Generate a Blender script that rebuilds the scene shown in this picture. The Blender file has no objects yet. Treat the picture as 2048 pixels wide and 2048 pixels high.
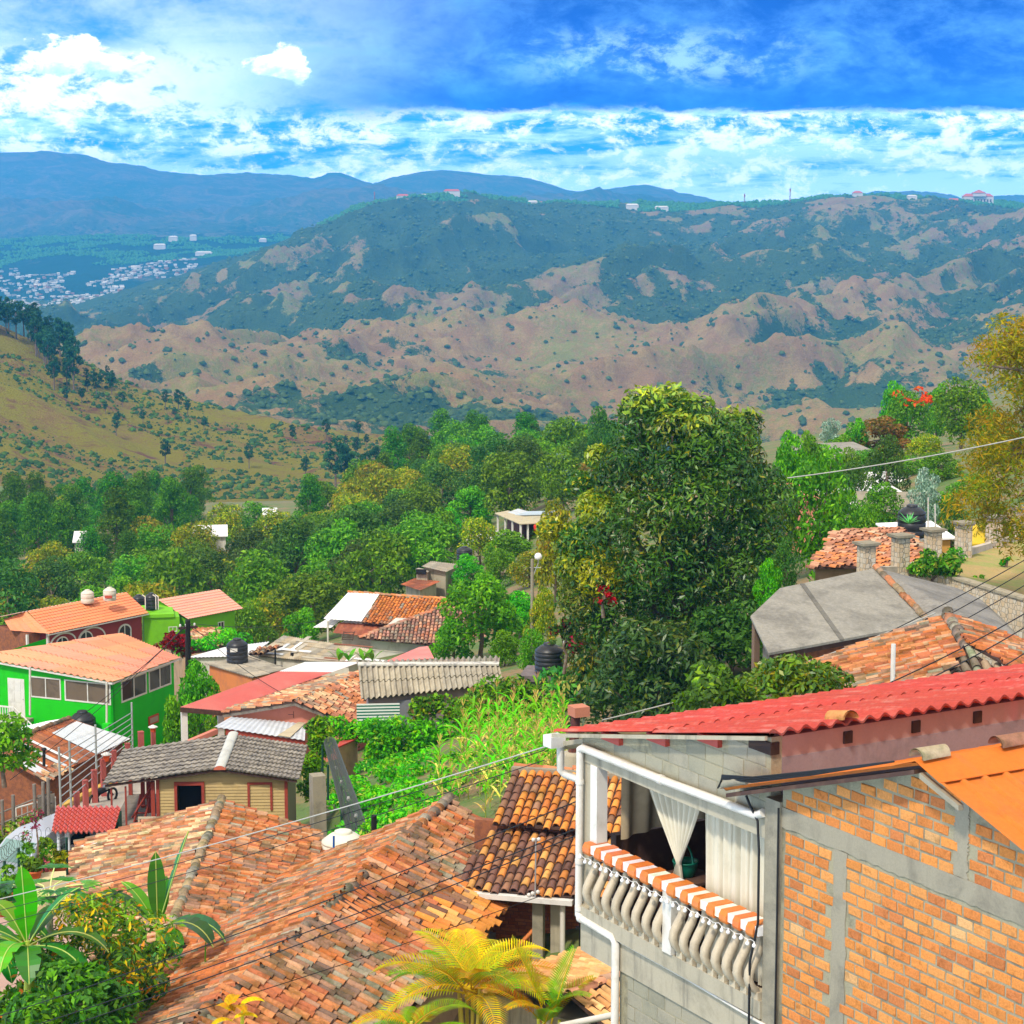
import bpy, math, random
import numpy as np
from mathutils import Vector, Matrix
SC = bpy.context.scene
COL = SC.collection
PI = math.pi
R = math.radians
# ------------------------------------------------------------------ camera
FPX = 4200.0
PITCH = math.atan(594.0/FPX)
SP, CP = math.sin(PITCH), math.cos(PITCH)
cd = bpy.data.cameras.new('camera'); cam = bpy.data.objects.new('camera', cd); COL.objects.link(cam)
cd.sensor_width = 36.0; cd.lens = 36.0*FPX/2048.0; cd.clip_start = 0.5; cd.clip_end = 80000
cam.location = (0, 0, 0); cam.rotation_euler = (PI/2-PITCH, 0, 0)
SC.camera = cam

def ray(u, v):
    x = (u-1024.0)/FPX; y = -(v-1024.0)/FPX
    return Vector((x, CP+y*SP, -SP+y*CP))
def P(u, v, Y):
    d = ray(u, v); return d*(Y/d.y)
def Pz(u, v, z):
    d = ray(u, v); return d*(z/d.z)
def proj(p):
    x, y, z = p
    dz = y*CP-z*SP; up = y*SP+z*CP
    return (1024+FPX*x/dz, 1024-FPX*up/dz)

class Frame:
    def __init__(s, O, yaw):
        s.O = Vector(O); s.yaw = R(yaw)
        s.A = Vector((math.cos(s.yaw), math.sin(s.yaw), 0)); s.B = Vector((-math.sin(s.yaw), math.cos(s.yaw), 0))
    def w(s, a, b, z): return s.O + s.A*a + s.B*b + Vector((0, 0, z))
    def hb(s, u, v, b0=0.0):
        d = ray(u, v); t = (s.O.dot(s.B)+b0)/d.dot(s.B); p = d*t-s.O
        return p.dot(s.A), p.z
    def ha(s, u, v, a0=0.0):
        d = ray(u, v); t = (s.O.dot(s.A)+a0)/d.dot(s.A); p = d*t-s.O
        return p.dot(s.B), p.z
    def hz(s, u, v, z0=0.0):
        d = ray(u, v); t = (s.O.z+z0)/d.z; p = d*t-s.O
        return p.dot(s.A), p.dot(s.B)
WORLD = Frame((0, 0, 0), 0)

# ------------------------------------------------------------------ objects
def tag(o, label=None, cat=None, group=None, kind=None):
    if label: o['label'] = label
    if cat: o['category'] = cat
    if group: o['group'] = group
    if kind: o['kind'] = kind
    return o
def thing(name, loc, label, cat, group=None):
    o = bpy.data.objects.new(name, None); COL.objects.link(o); o.location = loc; o.empty_display_size = .3
    return tag(o, label, cat, group)
def base_of(o):
    v = Vector((0, 0, 0))
    while o is not None: v += o.location; o = o.parent
    return v
def mesh_np(name, V, F, mat, col=None, parent=None, smooth=False, loc=None):
    V = np.asarray(V, dtype=np.float32).reshape(-1, 3); F = np.asarray(F, dtype=np.int32)
    if parent is not None: V = V-np.array(base_of(parent), dtype=np.float32)
    elif loc is not None: V = V-np.array(loc, dtype=np.float32)
    me = bpy.data.meshes.new(name); n, k = F.shape
    me.vertices.add(len(V)); me.vertices.foreach_set('co', V.ravel())
    me.loops.add(n*k); me.loops.foreach_set('vertex_index', F.ravel())
    me.polygons.add(n); me.polygons.foreach_set('loop_start', np.arange(0, n*k, k, dtype=np.int32))
    if smooth: me.polygons.foreach_set('use_smooth', np.ones(n, dtype=bool))
    if col is not None:
        c = np.ones((n, 4), np.float32); c[:, :3] = col
        at = me.attributes.new('tint', 'FLOAT_COLOR', 'FACE'); at.data.foreach_set('color', c.ravel())
    me.materials.append(mat); me.update(calc_edges=True); me.validate()
    o = bpy.data.objects.new(name, me); COL.objects.link(o)
    if parent is not None: o.parent = parent
    elif loc is not None: o.location = loc
    return o
class MB:
    """collects faces; build() links them as ONE mesh object"""
    def __init__(s): s.V = []; s.F = []; s.C = []; s.S = []
    def add(s, vs, fs, col=(1, 1, 1), smooth=False):
        n = len(s.V); s.V += [tuple(v) for v in vs]
        for f in fs: s.F.append([i+n for i in f]); s.C.append(col); s.S.append(smooth)
        return s
    def quad(s, a, b, c, d, col=(1, 1, 1)): return s.add([a, b, c, d], [(0, 1, 2, 3)], col)
    def box(s, F, a0, a1, b0, b1, z0, z1, col=(1, 1, 1), jit=0):
        vs = [F.w(a, b, z) for z in (z0, z1) for (a, b) in ((a0, b0), (a1, b0), (a1, b1), (a0, b1))]
        if jit: vs = [v+Vector((random.uniform(-jit, jit), random.uniform(-jit, jit), random.uniform(-jit, jit))) for v in vs]
        return s.add(vs, [(0, 3, 2, 1), (4, 5, 6, 7), (0, 1, 5, 4), (1, 2, 6, 5), (2, 3, 7, 6), (3, 0, 4, 7)], col)
    def slab(s, pts, t, col=(1, 1, 1), n=None):
        """polygon given thickness t downwards along its normal (or straight down)"""
        pts = [Vector(p) for p in pts]; d = Vector((0, 0, -t)) if n is None else n*-t
        k = len(pts); lo = [p+d for p in pts]
        fs = [tuple(range(k)), tuple(range(2*k-1, k-1, -1))]+[(i, i+k, (i+1) % k+k, (i+1) % k) for i in range(k)]
        return s.add(pts+lo, fs, col)
    def tube(s, pts, r, n=8, col=(1, 1, 1), cap=True, smooth=True, r1=None):
        pts = [Vector(p) for p in pts]; m = len(pts); rings = []
        prev = None
        for i, p in enumerate(pts):
            d = (pts[min(i+1, m-1)]-pts[max(i-1, 0)]).normalized()
            if prev is None: x = d.orthogonal().normalized()
            else:
                x = prev-d*prev.dot(d)
                x = x.normalized() if x.length > 1e-5 else d.orthogonal().normalized()
            prev = x; y = d.cross(x)
            rr = (r[i] if isinstance(r, (list, tuple)) else (r if r1 is None else r+(r1-r)*i/max(m-1, 1)))
            rings.append([p+x*(math.cos(2*PI*k/n)*rr)+y*(math.sin(2*PI*k/n)*rr) for k in range(n)])
        vs = [v for rg in rings for v in rg]
        fs = [(i*n+k, i*n+(k+1) % n, (i+1)*n+(k+1) % n, (i+1)*n+k) for i in range(m-1) for k in range(n)]
        s.add(vs, fs, col, smooth)
        if cap: s.add(rings[0], [tuple(range(n-1, -1, -1))], col); s.add(rings[-1], [tuple(range(n))], col)
        return s
    def lathe(s, c, prof, n=20, col=(1, 1, 1), smooth=True):
        c = Vector(c); vs = []
        for r, z in prof: vs += [c+Vector((math.cos(2*PI*k/n)*r, math.sin(2*PI*k/n)*r, z)) for k in range(n)]
        m = len(prof)
        s.add(vs, [(i*n+k, i*n+(k+1) % n, (i+1)*n+(k+1) % n, (i+1)*n+k) for i in range(m-1) for k in range(n)], col, smooth)
        s.add(vs[-n:], [tuple(range(n))], col); s.add(vs[:n], [tuple(range(n-1, -1, -1))], col)
        return s
    def build(s, name, mat, parent=None, loc=None):
        me = bpy.data.meshes.new(name); off = base_of(parent) if parent is not None else (Vector(loc) if loc is not None else Vector((0, 0, 0)))
        me.from_pydata([(v[0]-off.x, v[1]-off.y, v[2]-off.z) for v in s.V], [], s.F)
        c = np.ones((len(s.C), 4), np.float32)
        if s.C: c[:, :3] = np.array(s.C, np.float32)
        at = me.attributes.new('tint', 'FLOAT_COLOR', 'FACE'); at.data.foreach_set('color', c.ravel())
        me.polygons.foreach_set('use_smooth', np.array(s.S, dtype=bool))
        me.materials.append(mat); me.update()
        o = bpy.data.objects.new(name, me); COL.objects.link(o)
        if parent is not None: o.parent = parent
        elif loc is not None: o.location = loc
        return o
def kids(o): return [c for c in o.children]
def copy_tree(o, parent=None):
    c = o.copy(); COL.objects.link(c)
    if parent is not None: c.parent = parent
    for ch in kids(o): copy_tree(ch, c)
    return c

# ------------------------------------------------------------------ materials
MATS = {}
def nodes(name):
    m = bpy.data.materials.new(name); m.use_nodes = True; nt = m.node_tree
    bs = nt.nodes['Principled BSDF']; return m, nt, bs
def L(nt, a, b): nt.links.new(a, b)
def mixc(nt, fac, a, b, mode='MIX'):
    n = nt.nodes.new('ShaderNodeMix'); n.data_type = 'RGBA'; n.blend_type = mode; n.clamp_factor = True
    for sock, val in ((n.inputs[0], fac), (n.inputs[6], a), (n.inputs[7], b)):
        if hasattr(val, 'is_linked'): L(nt, val, sock)
        elif isinstance(val, (int, float)): sock.default_value = val
        else: sock.default_value = (*val, 1)
    return n.outputs[2]
def noise(nt, scale, detail=4, rough=.6, vec=None, dist=0.0):
    n = nt.nodes.new('ShaderNodeTexNoise'); n.inputs['Scale'].default_value = scale; n.inputs['Detail'].default_value = detail
    n.inputs['Roughness'].default_value = rough; n.inputs['Distortion'].default_value = dist
    if vec is not None: L(nt, vec, n.inputs['Vector'])
    return n.outputs['Fac']
def ramp(nt, fac, lo, hi):
    n = nt.nodes.new('ShaderNodeMapRange'); n.interpolation_type = 'SMOOTHSTEP'
    n.inputs[1].default_value = lo; n.inputs[2].default_value = hi; L(nt, fac, n.inputs[0]); return n.outputs[0]
def math_(nt, op, a, b=0.0, c=None):
    n = nt.nodes.new('ShaderNodeMath'); n.operation = op
    for i, val in enumerate((a, b) if c is None else (a, b, c)):
        if hasattr(val, 'is_linked'): L(nt, val, n.inputs[i])
        else: n.inputs[i].default_value = val
    return n.outputs[0]
def objvec(nt, scale=(1, 1, 1)):
    t = nt.nodes.new('ShaderNodeTexCoord'); mp = nt.nodes.new('ShaderNodeMapping'); mp.inputs['Scale'].default_value = scale
    L(nt, t.outputs['Object'], mp.inputs['Vector']); return mp.outputs['Vector']
def geovec(nt, scale=(1, 1, 1)):
    t = nt.nodes.new('ShaderNodeNewGeometry'); mp = nt.nodes.new('ShaderNodeMapping'); mp.inputs['Scale'].default_value = scale
    L(nt, t.outputs['Position'], mp.inputs['Vector']); return mp.outputs['Vector']
def bump(nt, bs, h, strength=.4, dist=.02):
    b = nt.nodes.new('ShaderNodeBump'); b.inputs['Strength'].default_value = strength; b.inputs['Distance'].default_value = dist
    L(nt, h, b.inputs['Height']); L(nt, b.outputs['Normal'], bs.inputs['Normal'])
def tint(nt):
    a = nt.nodes.new('ShaderNodeAttribute'); a.attribute_name = 'tint'; return a.outputs['Color']
def mat(name, c, c2=None, sc=1.5, lo=.45, hi=.7, rough=.8, fine=.15, bumps=.25, bscale=30, bdist=.01, spec=.3, metal=0.0, use_tint=True, streak=None, streakc=None, trans=0.0, along=None):
    """tint x (colour c, blotched with c2, fine grain), optional vertical streaks"""
    if name in MATS: return MATS[name]
    m, nt, bs = nodes(name); v = objvec(nt)
    col = c
    if c2 is not None: col = mixc(nt, ramp(nt, noise(nt, sc, 6, .65, v, .4), lo, hi), c, c2)
    if streak:
        sv = objvec(nt, (streak, streak, streak*.12))
        if along is not None:      # streaks that run down a roof whose slope lies along this heading
            t_ = nt.nodes.new('ShaderNodeTexCoord'); vr = nt.nodes.new('ShaderNodeVectorRotate'); vr.rotation_type = 'Z_AXIS'; vr.inputs['Angle'].default_value = R(-along)
            mp = nt.nodes.new('ShaderNodeMapping'); mp.inputs['Scale'].default_value = (streak*.12, streak, streak*.3); L(nt, t_.outputs['Object'], vr.inputs['Vector']); L(nt, vr.outputs[0], mp.inputs['Vector']); sv = mp.outputs['Vector']
        col = mixc(nt, ramp(nt, noise(nt, 1.0, 5, .7, sv), .5, .75), col, streakc)
    if fine:
        g = noise(nt, bscale, 3, .7, v); k = math_(nt, 'MULTIPLY_ADD', g, fine*2, 1-fine)
        cc = nt.nodes.new('ShaderNodeCombineColor'); [L(nt, k, cc.inputs[i]) for i in range(3)]
        col = mixc(nt, 1.0, col, cc.outputs[0], 'MULTIPLY')
    if use_tint: col = mixc(nt, 1.0, col, tint(nt), 'MULTIPLY')
    if hasattr(col, 'is_linked'): L(nt, col, bs.inputs['Base Color'])
    else: bs.inputs['Base Color'].default_value = (*col, 1)
    bs.inputs['Roughness'].default_value = rough; bs.inputs['Metallic'].default_value = metal
    bs.inputs['Specular IOR Level'].default_value = spec
    if bumps: bump(nt, bs, noise(nt, bscale, 5, .65, v), bumps, bdist)
    MATS[name] = m; return m
def leafmat(name, rough=.55, trans=.3, spec=.25, gain=1.0):
    m, nt, bs = nodes(name); t = tint(nt)
    oi = nt.nodes.new('ShaderNodeObjectInfo')
    hs = nt.nodes.new('ShaderNodeHueSaturation'); L(nt, t, hs.inputs['Color'])
    L(nt, math_(nt, 'MULTIPLY_ADD', oi.outputs['Random'], .05, .475), hs.inputs['Hue'])
    L(nt, math_(nt, 'MULTIPLY_ADD', oi.outputs['Random'], .5*gain, .75*gain), hs.inputs['Value']); hs.inputs['Saturation'].default_value = 1.08
    L(nt, hs.outputs[0], bs.inputs['Base Color']); bs.inputs['Roughness'].default_value = rough
    bs.inputs['Specular IOR Level'].default_value = spec
    if trans:
        tr = nt.nodes.new('ShaderNodeBsdfTranslucent'); L(nt, hs.outputs[0], tr.inputs['Color'])
        mx = nt.nodes.new('ShaderNodeMixShader'); mx.inputs[0].default_value = trans
        L(nt, bs.outputs[0], mx.inputs[1]); L(nt, tr.outputs[0], mx.inputs[2])
        L(nt, mx.outputs[0], nt.nodes['Material Output'].inputs['Surface'])
    return m

# ------------------------------------------------------------------ numpy noise
def _hash(ix, iy, seed):
    h = (ix.astype(np.int64)*374761393+iy.astype(np.int64)*668265263+seed*1442695041) & 0xffffffff
    h = ((h ^ (h >> 13))*1274126177) & 0xffffffff; h = h ^ (h >> 16)
    return (h & 0xffff)/65535.0
def vnoise(x, y, seed=0):
    ix = np.floor(x); iy = np.floor(y); fx = x-ix; fy = y-iy
    fx = fx*fx*fx*(fx*(fx*6-15)+10); fy = fy*fy*fy*(fy*(fy*6-15)+10)
    a = _hash(ix, iy, seed); b = _hash(ix+1, iy, seed); c = _hash(ix, iy+1, seed); d = _hash(ix+1, iy+1, seed)
    return (a*(1-fx)+b*fx)*(1-fy)+(c*(1-fx)+d*fx)*fy
def fbm(x, y, seed=0, o=5, g=.5):
    s = 0; a = 1; n = 0
    for i in range(o):
        s = s+a*vnoise(x*2**i+i*17.3, y*2**i-i*9.1, seed+i); n += a; a *= g
    return s/n
def ridged(x, y, seed=0, o=4, g=.5):
    s = 0; a = 1; n = 0
    for i in range(o):
        s = s+a*(1-np.abs(2*vnoise(x*2**i+i*7.7, y*2**i+i*3.3, seed+i)-1)); n += a; a *= g
    return s/n
def sstep(a, b, x):
    t = np.clip((x-a)/(b-a), 0, 1); return t*t*(3-2*t)
# ================================================================== light, sky, air
SUN_EL, SUN_AZ = 52.0, -152.0          # azimuth from +Y towards +X: the sun stands behind the viewer's left shoulder
EXPO = 0.5
w = bpy.data.worlds.new('World'); SC.world = w; w.use_nodes = True
nt = w.node_tree; bg = nt.nodes['Background']; bg.inputs['Strength'].default_value = 0.15
K = 1/0.15/2**EXPO
sky = nt.nodes.new('ShaderNodeTexSky'); sky.sky_type = 'NISHITA'; sky.sun_disc = False
sky.sun_elevation = R(SUN_EL); sky.sun_rotation = R(SUN_AZ); sky.altitude = 1500; sky.dust_density = .8; sky.ozone_density = 1.5
tc = nt.nodes.new('ShaderNodeTexCoord'); sx = nt.nodes.new('ShaderNodeSeparateXYZ'); L(nt, tc.outputs['Generated'], sx.inputs[0])
az = math_(nt, 'MULTIPLY', math_(nt, 'ARCTAN2', sx.outputs[0], sx.outputs[1]), 180/PI)
el = math_(nt, 'MULTIPLY', math_(nt, 'ARCSINE', sx.outputs[2]), 180/PI)
def aev(sa, se, seed):
    c = nt.nodes.new('ShaderNodeCombineXYZ'); L(nt, math_(nt, 'MULTIPLY', az, sa), c.inputs[0]); L(nt, math_(nt, 'MULTIPLY', el, se), c.inputs[1])
    c.inputs[2].default_value = seed; return c.outputs[0]
def srgb(r, g, b): return tuple((x/12.92 if x <= .04045 else ((x+.055)/1.055)**2.4) for x in (r/255, g/255, b/255))
def kk(c, f=1.0): return tuple(x*K*f for x in c)
def add_(*a):
    s = a[0]
    for b in a[1:]: s = math_(nt, 'ADD', s, b)
    return s
def mul_(a, b): return math_(nt, 'MULTIPLY', a, b)
n_str = noise(nt, 1.0, 8, .68, aev(.22, 1.5, 3.1), .6)         # long flat streaks
n_big = noise(nt, 1.0, 8, .62, aev(.20, .50, 8.4), .5)         # broad cloud masses
n_puff = noise(nt, 1.0, 10, .66, aev(.55, 1.05, 5.7), .35)     # heaped puffs
n_fine = noise(nt, 1.0, 8, .7, aev(1.5, 2.6, 9.9), .3)
BLUE = srgb(0, 140, 238); CY = srgb(60, 178, 252); PALE = srgb(190, 224, 252); WHITE = (1.0, 1.0, 1.0)
# lower band, 0..2.8 deg: pale streaks over cyan blue, whitening to the horizon
low = mixc(nt, ramp(nt, add_(mul_(n_str, .75), mul_(n_puff, .35), mul_(ramp(nt, el, 2.0, .2), .14)), .46, .63), kk(srgb(20, 128, 232)), kk(PALE))
low = mixc(nt, mul_(ramp(nt, add_(mul_(n_puff, .6), mul_(n_fine, .45)), .50, .61), .9), low, kk(WHITE, 1.05))
low = mixc(nt, mul_(ramp(nt, add_(el, mul_(n_puff, .5)), 1.35, .35), .65), low, kk(srgb(205, 230, 250)))
# upper deck: light grey-blue cloud at the left, deep blue base to the right
tex = add_(mul_(n_puff, .62), mul_(n_fine, .38))
up = mixc(nt, ramp(nt, add_(mul_(n_big, .55), mul_(tex, .45)), .36, .62), kk(srgb(64, 140, 240)), kk(srgb(196, 220, 252)))
rightw = ramp(nt, add_(az, mul_(n_big, 9.0), mul_(tex, 4.0), mul_(el, -.5)), -4.0, 5.0)
tex2 = add_(mul_(n_big, .45), mul_(n_puff, .40), mul_(n_fine, .15))
up2 = mixc(nt, ramp(nt, tex2, .40, .66), kk(srgb(0, 54, 178)), kk(srgb(96, 158, 240)))
base = mul_(ramp(nt, add_(el, mul_(n_big, 1.6), mul_(tex, .9)), 5.5, 4.1), ramp(nt, add_(az, mul_(n_puff, 5.0)), -4.5, 1.5))
up = mixc(nt, rightw, up, up2)
up = mixc(nt, mul_(base, .92), up, mixc(nt, ramp(nt, tex2, .40, .62), kk(srgb(0, 46, 166)), kk(srgb(4, 86, 208))))
lite = mul_(ramp(nt, tex, .47, .60), mul_(ramp(nt, math_(nt, 'ABSOLUTE', add_(az, -4.0)), 5.0, 1.0), ramp(nt, math_(nt, 'ABSOLUTE', add_(el, -4.2)), 1.0, .2)))
up = mixc(nt, mul_(lite, .75), up, kk(srgb(170, 208, 252)))
# bright heaps low at the left of the deck
leftw = mul_(mul_(ramp(nt, add_(az, mul_(tex, 8.0)), -1.5, -7.0), .8), ramp(nt, add_(el, mul_(tex, 1.2)), 5.3, 4.5))
up = mixc(nt, mul_(leftw, ramp(nt, tex, .43, .54)), up, kk(WHITE, 1.1))
up = mixc(nt, mul_(leftw, mul_(ramp(nt, tex, .42, .36), .8)), up, kk(srgb(70, 165, 245)))
edge = ramp(nt, add_(el, mul_(tex, 1.1), mul_(n_str, .7), mul_(az, .006)), 3.60, 3.86)
edge2 = ramp(nt, add_(el, mul_(tex, 2.2)), 3.4, 4.2)
ew = ramp(nt, add_(az, mul_(n_big, 3.0)), -3.5, 1.0)
edge = math_(nt, 'ADD', math_(nt, 'MULTIPLY', edge, ew), math_(nt, 'MULTIPLY', edge2, math_(nt, 'SUBTRACT', 1.0, ew)))
cl = mixc(nt, edge, low, up)
# one bright heap of cumulus standing in front of the deck
def blob(a0, e0, ra, re):
    dx = mul_(math_(nt, 'SUBTRACT', az, a0), 1/ra); dy = mul_(math_(nt, 'SUBTRACT', el, e0), 1/re)
    return math_(nt, 'SUBTRACT', 1.0, math_(nt, 'SQRT', add_(mul_(dx, dx), mul_(dy, dy))))
n_b = noise(nt, 1.0, 8, .6, aev(1.1, 1.6, 2.2), .2)
for a0, e0, ra, re in ((-6.1, 3.95, 1.15, .52), (-11.4, 4.0, 1.7, .62)):
    b = ramp(nt, add_(blob(a0, e0, ra, re), mul_(math_(nt, 'SUBTRACT', n_b, .5), 2.2)), .12, .32)
    sh = mixc(nt, ramp(nt, add_(n_fine, mul_(math_(nt, 'SUBTRACT', el, e0), .5)), .25, .6), kk(srgb(185, 215, 250)), kk(WHITE, 1.15))
    cl = mixc(nt, mul_(b, .95), cl, sh)
high = mixc(nt, ramp(nt, noise(nt, 2.2, 6, .6, tc.outputs['Generated'], .4), .28, .52), sky.outputs[0], kk((1.0, .93, .83), 1.12))
g = nt.nodes.new('ShaderNodeMapRange'); g.interpolation_type = 'LINEAR'; L(nt, el, g.inputs[0])
for i_, v_ in ((1, .8), (2, 6.0), (3, 3.0), (4, 1.25)): g.inputs[i_].default_value = v_
sc_ = nt.nodes.new('ShaderNodeVectorMath'); sc_.operation = 'SCALE'; L(nt, cl, sc_.inputs[0]); L(nt, g.outputs[0], sc_.inputs['Scale'])
skyc = mixc(nt, ramp(nt, el, 8.0, 16.0), sc_.outputs[0], high)
L(nt, skyc, bg.inputs['Color'])
sd = bpy.data.lights.new('sun', 'SUN'); so = bpy.data.objects.new('sun', sd); COL.objects.link(so)
sd.energy = 2.6; sd.angle = R(5); sd.color = (1.0, .92, .79)
sdir = Vector((math.sin(R(SUN_AZ))*math.cos(R(SUN_EL)), math.cos(R(SUN_AZ))*math.cos(R(SUN_EL)), math.sin(R(SUN_EL))))
so.rotation_euler = sdir.to_track_quat('Z', 'Y').to_euler()
SC.view_settings.view_transform = 'Standard'; SC.view_settings.look = 'None'; SC.view_settings.exposure = EXPO; SC.view_settings.gamma = 1
SC.render.engine = 'CYCLES'
cy = SC.cycles
cy.use_denoising = True; cy.max_bounces = 6; cy.diffuse_bounces = 3; cy.glossy_bounces = 2; cy.transmission_bounces = 4; cy.volume_bounces = 1; cy.transparent_max_bounces = 8
cy.use_adaptive_sampling = True; cy.adaptive_threshold = .015
try: cy.denoiser = 'OPENIMAGEDENOISE'; cy.denoising_prefilter = 'ACCURATE'
except Exception: pass
cy.sample_clamp_indirect = 6

# ================================================================== terrain: cross-profiles (pixel column, pixel row) at growing distance
def curve(Y, pts): return (Y, [(P(u, v, Y).x/Y, P(u, v, Y).z) for u, v in pts])
def zc(Y, pts): return (Y, [((u-1024)/FPX, z) for u, z in pts])
CURV = [
 zc(-30, [(0, -16), (2048, -11)]), zc(10, [(0, -16.5), (1024, -15.5), (2048, -13)]),
 zc(24, [(0, -18), (1024, -17), (2048, -15)]),
 zc(45, [(0, -20.5), (700, -21), (1100, -20.5), (1500, -17), (2048, -16.5)]),
 zc(60, [(0, -22), (300, -22.8), (640, -21.5), (800, -19.2), (1100, -17.8), (1300, -17.5), (1700, -16.5), (2048, -16)]),
 zc(75, [(-300, -26), (0, -24.3), (250, -24.2), (600, -23.0), (700, -21.4), (1000, -19.4), (1300, -18.4), (1500, -17), (1800, -17), (2048, -17), (2600, -16)]),
 zc(95, [(-300, -32), (0, -29.5), (150, -29), (400, -27), (700, -25.2), (1000, -22.4), (1300, -20.5), (1600, -18), (2048, -17), (2600, -14)]),
 zc(115, [(-300, -34), (0, -31), (300, -30), (500, -28.5), (700, -27), (1100, -24.5), (1400, -21.5), (2048, -16), (2600, -13)]),
 zc(150, [(-300, -39), (0, -36.5), (400, -33.5), (700, -31.5), (1100, -28), (1400, -24), (2048, -16)]),
 curve(200, [(-300, 1400), (200, 1370), (500, 1310), (800, 1225), (950, 1150), (1200, 1010), (1700, 930), (2048, 880), (2600, 800)]),
 curve(300, [(-300, 1230), (0, 1200), (400, 1150), (700, 1110), (850, 1050), (1000, 1000), (1200, 960), (1700, 900), (2048, 840), (2600, 760)]),
 curve(450, [(-300, 1070), (0, 1050), (400, 1030), (620, 1010), (760, 975), (900, 935), (1000, 930), (1150, 945), (1500, 890), (1800, 840), (2048, 790), (2600, 720)]),
 curve(620, [(-300, 985), (0, 990), (350, 1010), (650, 1000), (800, 985), (950, 975), (1200, 980), (1500, 930), (1800, 900), (2048, 860), (2600, 800)]),
 curve(760, [(-300, 800), (0, 885), (200, 940), (400, 975), (600, 980), (800, 975), (1000, 985), (1300, 990), (1700, 960), (2048, 930), (2600, 900)]),
 curve(1000, [(-900, 470), (-300, 560), (0, 662), (60, 680), (100, 700), (200, 735), (300, 783), (400, 812), (500, 838), (600, 853), (700, 868), (800, 885), (900, 903), (1000, 925), (1200, 960), (1500, 1000), (2048, 980), (2600, 940)]),
 curve(1300, [(-900, 620), (-300, 750), (0, 830), (300, 870), (600, 890), (800, 893), (1000, 912), (1200, 945), (1600, 960), (2048, 940), (2600, 900)]),
 curve(1700, [(-900, 780), (0, 800), (300, 815), (600, 825), (900, 850), (1200, 880), (1500, 890), (1800, 870), (2048, 840), (2600, 780)]),
 curve(2100, [(-900, 750), (0, 760), (200, 748), (330, 728), (450, 748), (600, 766), (750, 762), (900, 770), (1050, 790), (1250, 800), (1500, 800), (1750, 790), (2048, 740), (2600, 650)]),
 curve(2700, [(-900, 700), (0, 700), (300, 742), (500, 735), (600, 728), (800, 700), (1000, 692), (1200, 680), (1400, 690), (1600, 670), (1800, 650), (2048, 612), (2600, 500)]),
 curve(3300, [(-900, 680), (0, 680), (150, 680), (300, 672), (500, 648), (700, 610), (900, 590), (1100, 560), (1250, 528), (1400, 560), (1600, 560), (1800, 540), (2048, 520), (2600, 430)]),
 curve(3900, [(-900, 670), (0, 660), (130, 655), (250, 625), (400, 590), (600, 545), (700, 500), (900, 478), (1100, 478), (1300, 480), (1500, 470), (1700, 480), (2048, 460), (2600, 400)]),
 curve(4500, [(-900, 660), (-200, 655), (0, 650), (105, 642), (200, 606), (300, 570), (400, 536), (500, 502), (600, 462), (660, 432), (710, 408), (760, 398), (900, 396), (1050, 402), (1150, 411), (1300, 418), (1450, 411), (1600, 406), (1800, 404), (2048, 410), (2600, 400)]),
 curve(5000, [(-900, 640), (-200, 620), (0, 612), (200, 600), (350, 575), (500, 540), (700, 470), (900, 440), (1200, 450), (1600, 450), (2048, 440), (2600, 430)]),
 curve(5800, [(-900, 560), (-200, 545), (0, 540), (150, 528), (300, 522), (400, 520), (550, 510), (700, 490), (1200, 480), (2048, 470), (2600, 470)]),
 curve(6600, [(-900, 480), (-200, 476), (0, 478), (200, 474), (400, 477), (520, 478), (640, 470), (800, 465), (1200, 470), (2048, 470), (2600, 470)]),
 curve(7000, [(-900, 500), (0, 495), (600, 495), (1200, 490), (2600, 490)]),
 curve(7500, [(-900, 480), (0, 478), (150, 474), (350, 472), (560, 474), (800, 480), (2600, 480)]),
 curve(8300, [(-900, 450), (-200, 430), (0, 420), (110, 408), (230, 414), (330, 442), (430, 452), (480, 430), (560, 410), (640, 396), (760, 388), (840, 396), (900, 420), (1080, 402), (1150, 396), (1280, 402), (1500, 440), (2600, 450)]),
 curve(9300, [(-900, 440), (0, 430), (600, 425), (1200, 430), (2600, 430)]),
 curve(10800, [(-900, 320), (-100, 312), (0, 308), (80, 306), (160, 314), (225, 330), (320, 345), (425, 350), (530, 355), (625, 360), (668, 345), (720, 361), (747, 366), (806, 353), (880, 343), (975, 353), (1017, 357), (1102, 371), (1155, 384), (1220, 378), (1293, 378), (1357, 394), (1450, 402), (1537, 406), (1640, 412), (1706, 403), (1760, 388), (1802, 384), (1897, 387), (1930, 402), (1982, 392), (2048, 394), (2300, 400), (2600, 410)]),
 curve(13000, [(-900, 440), (0, 440), (2600, 440)]),
]
def densify(a, b, n): return np.exp(np.linspace(math.log(a), math.log(b), n, endpoint=False))
CY_ = np.array([c[0] for c in CURV], float)
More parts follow.
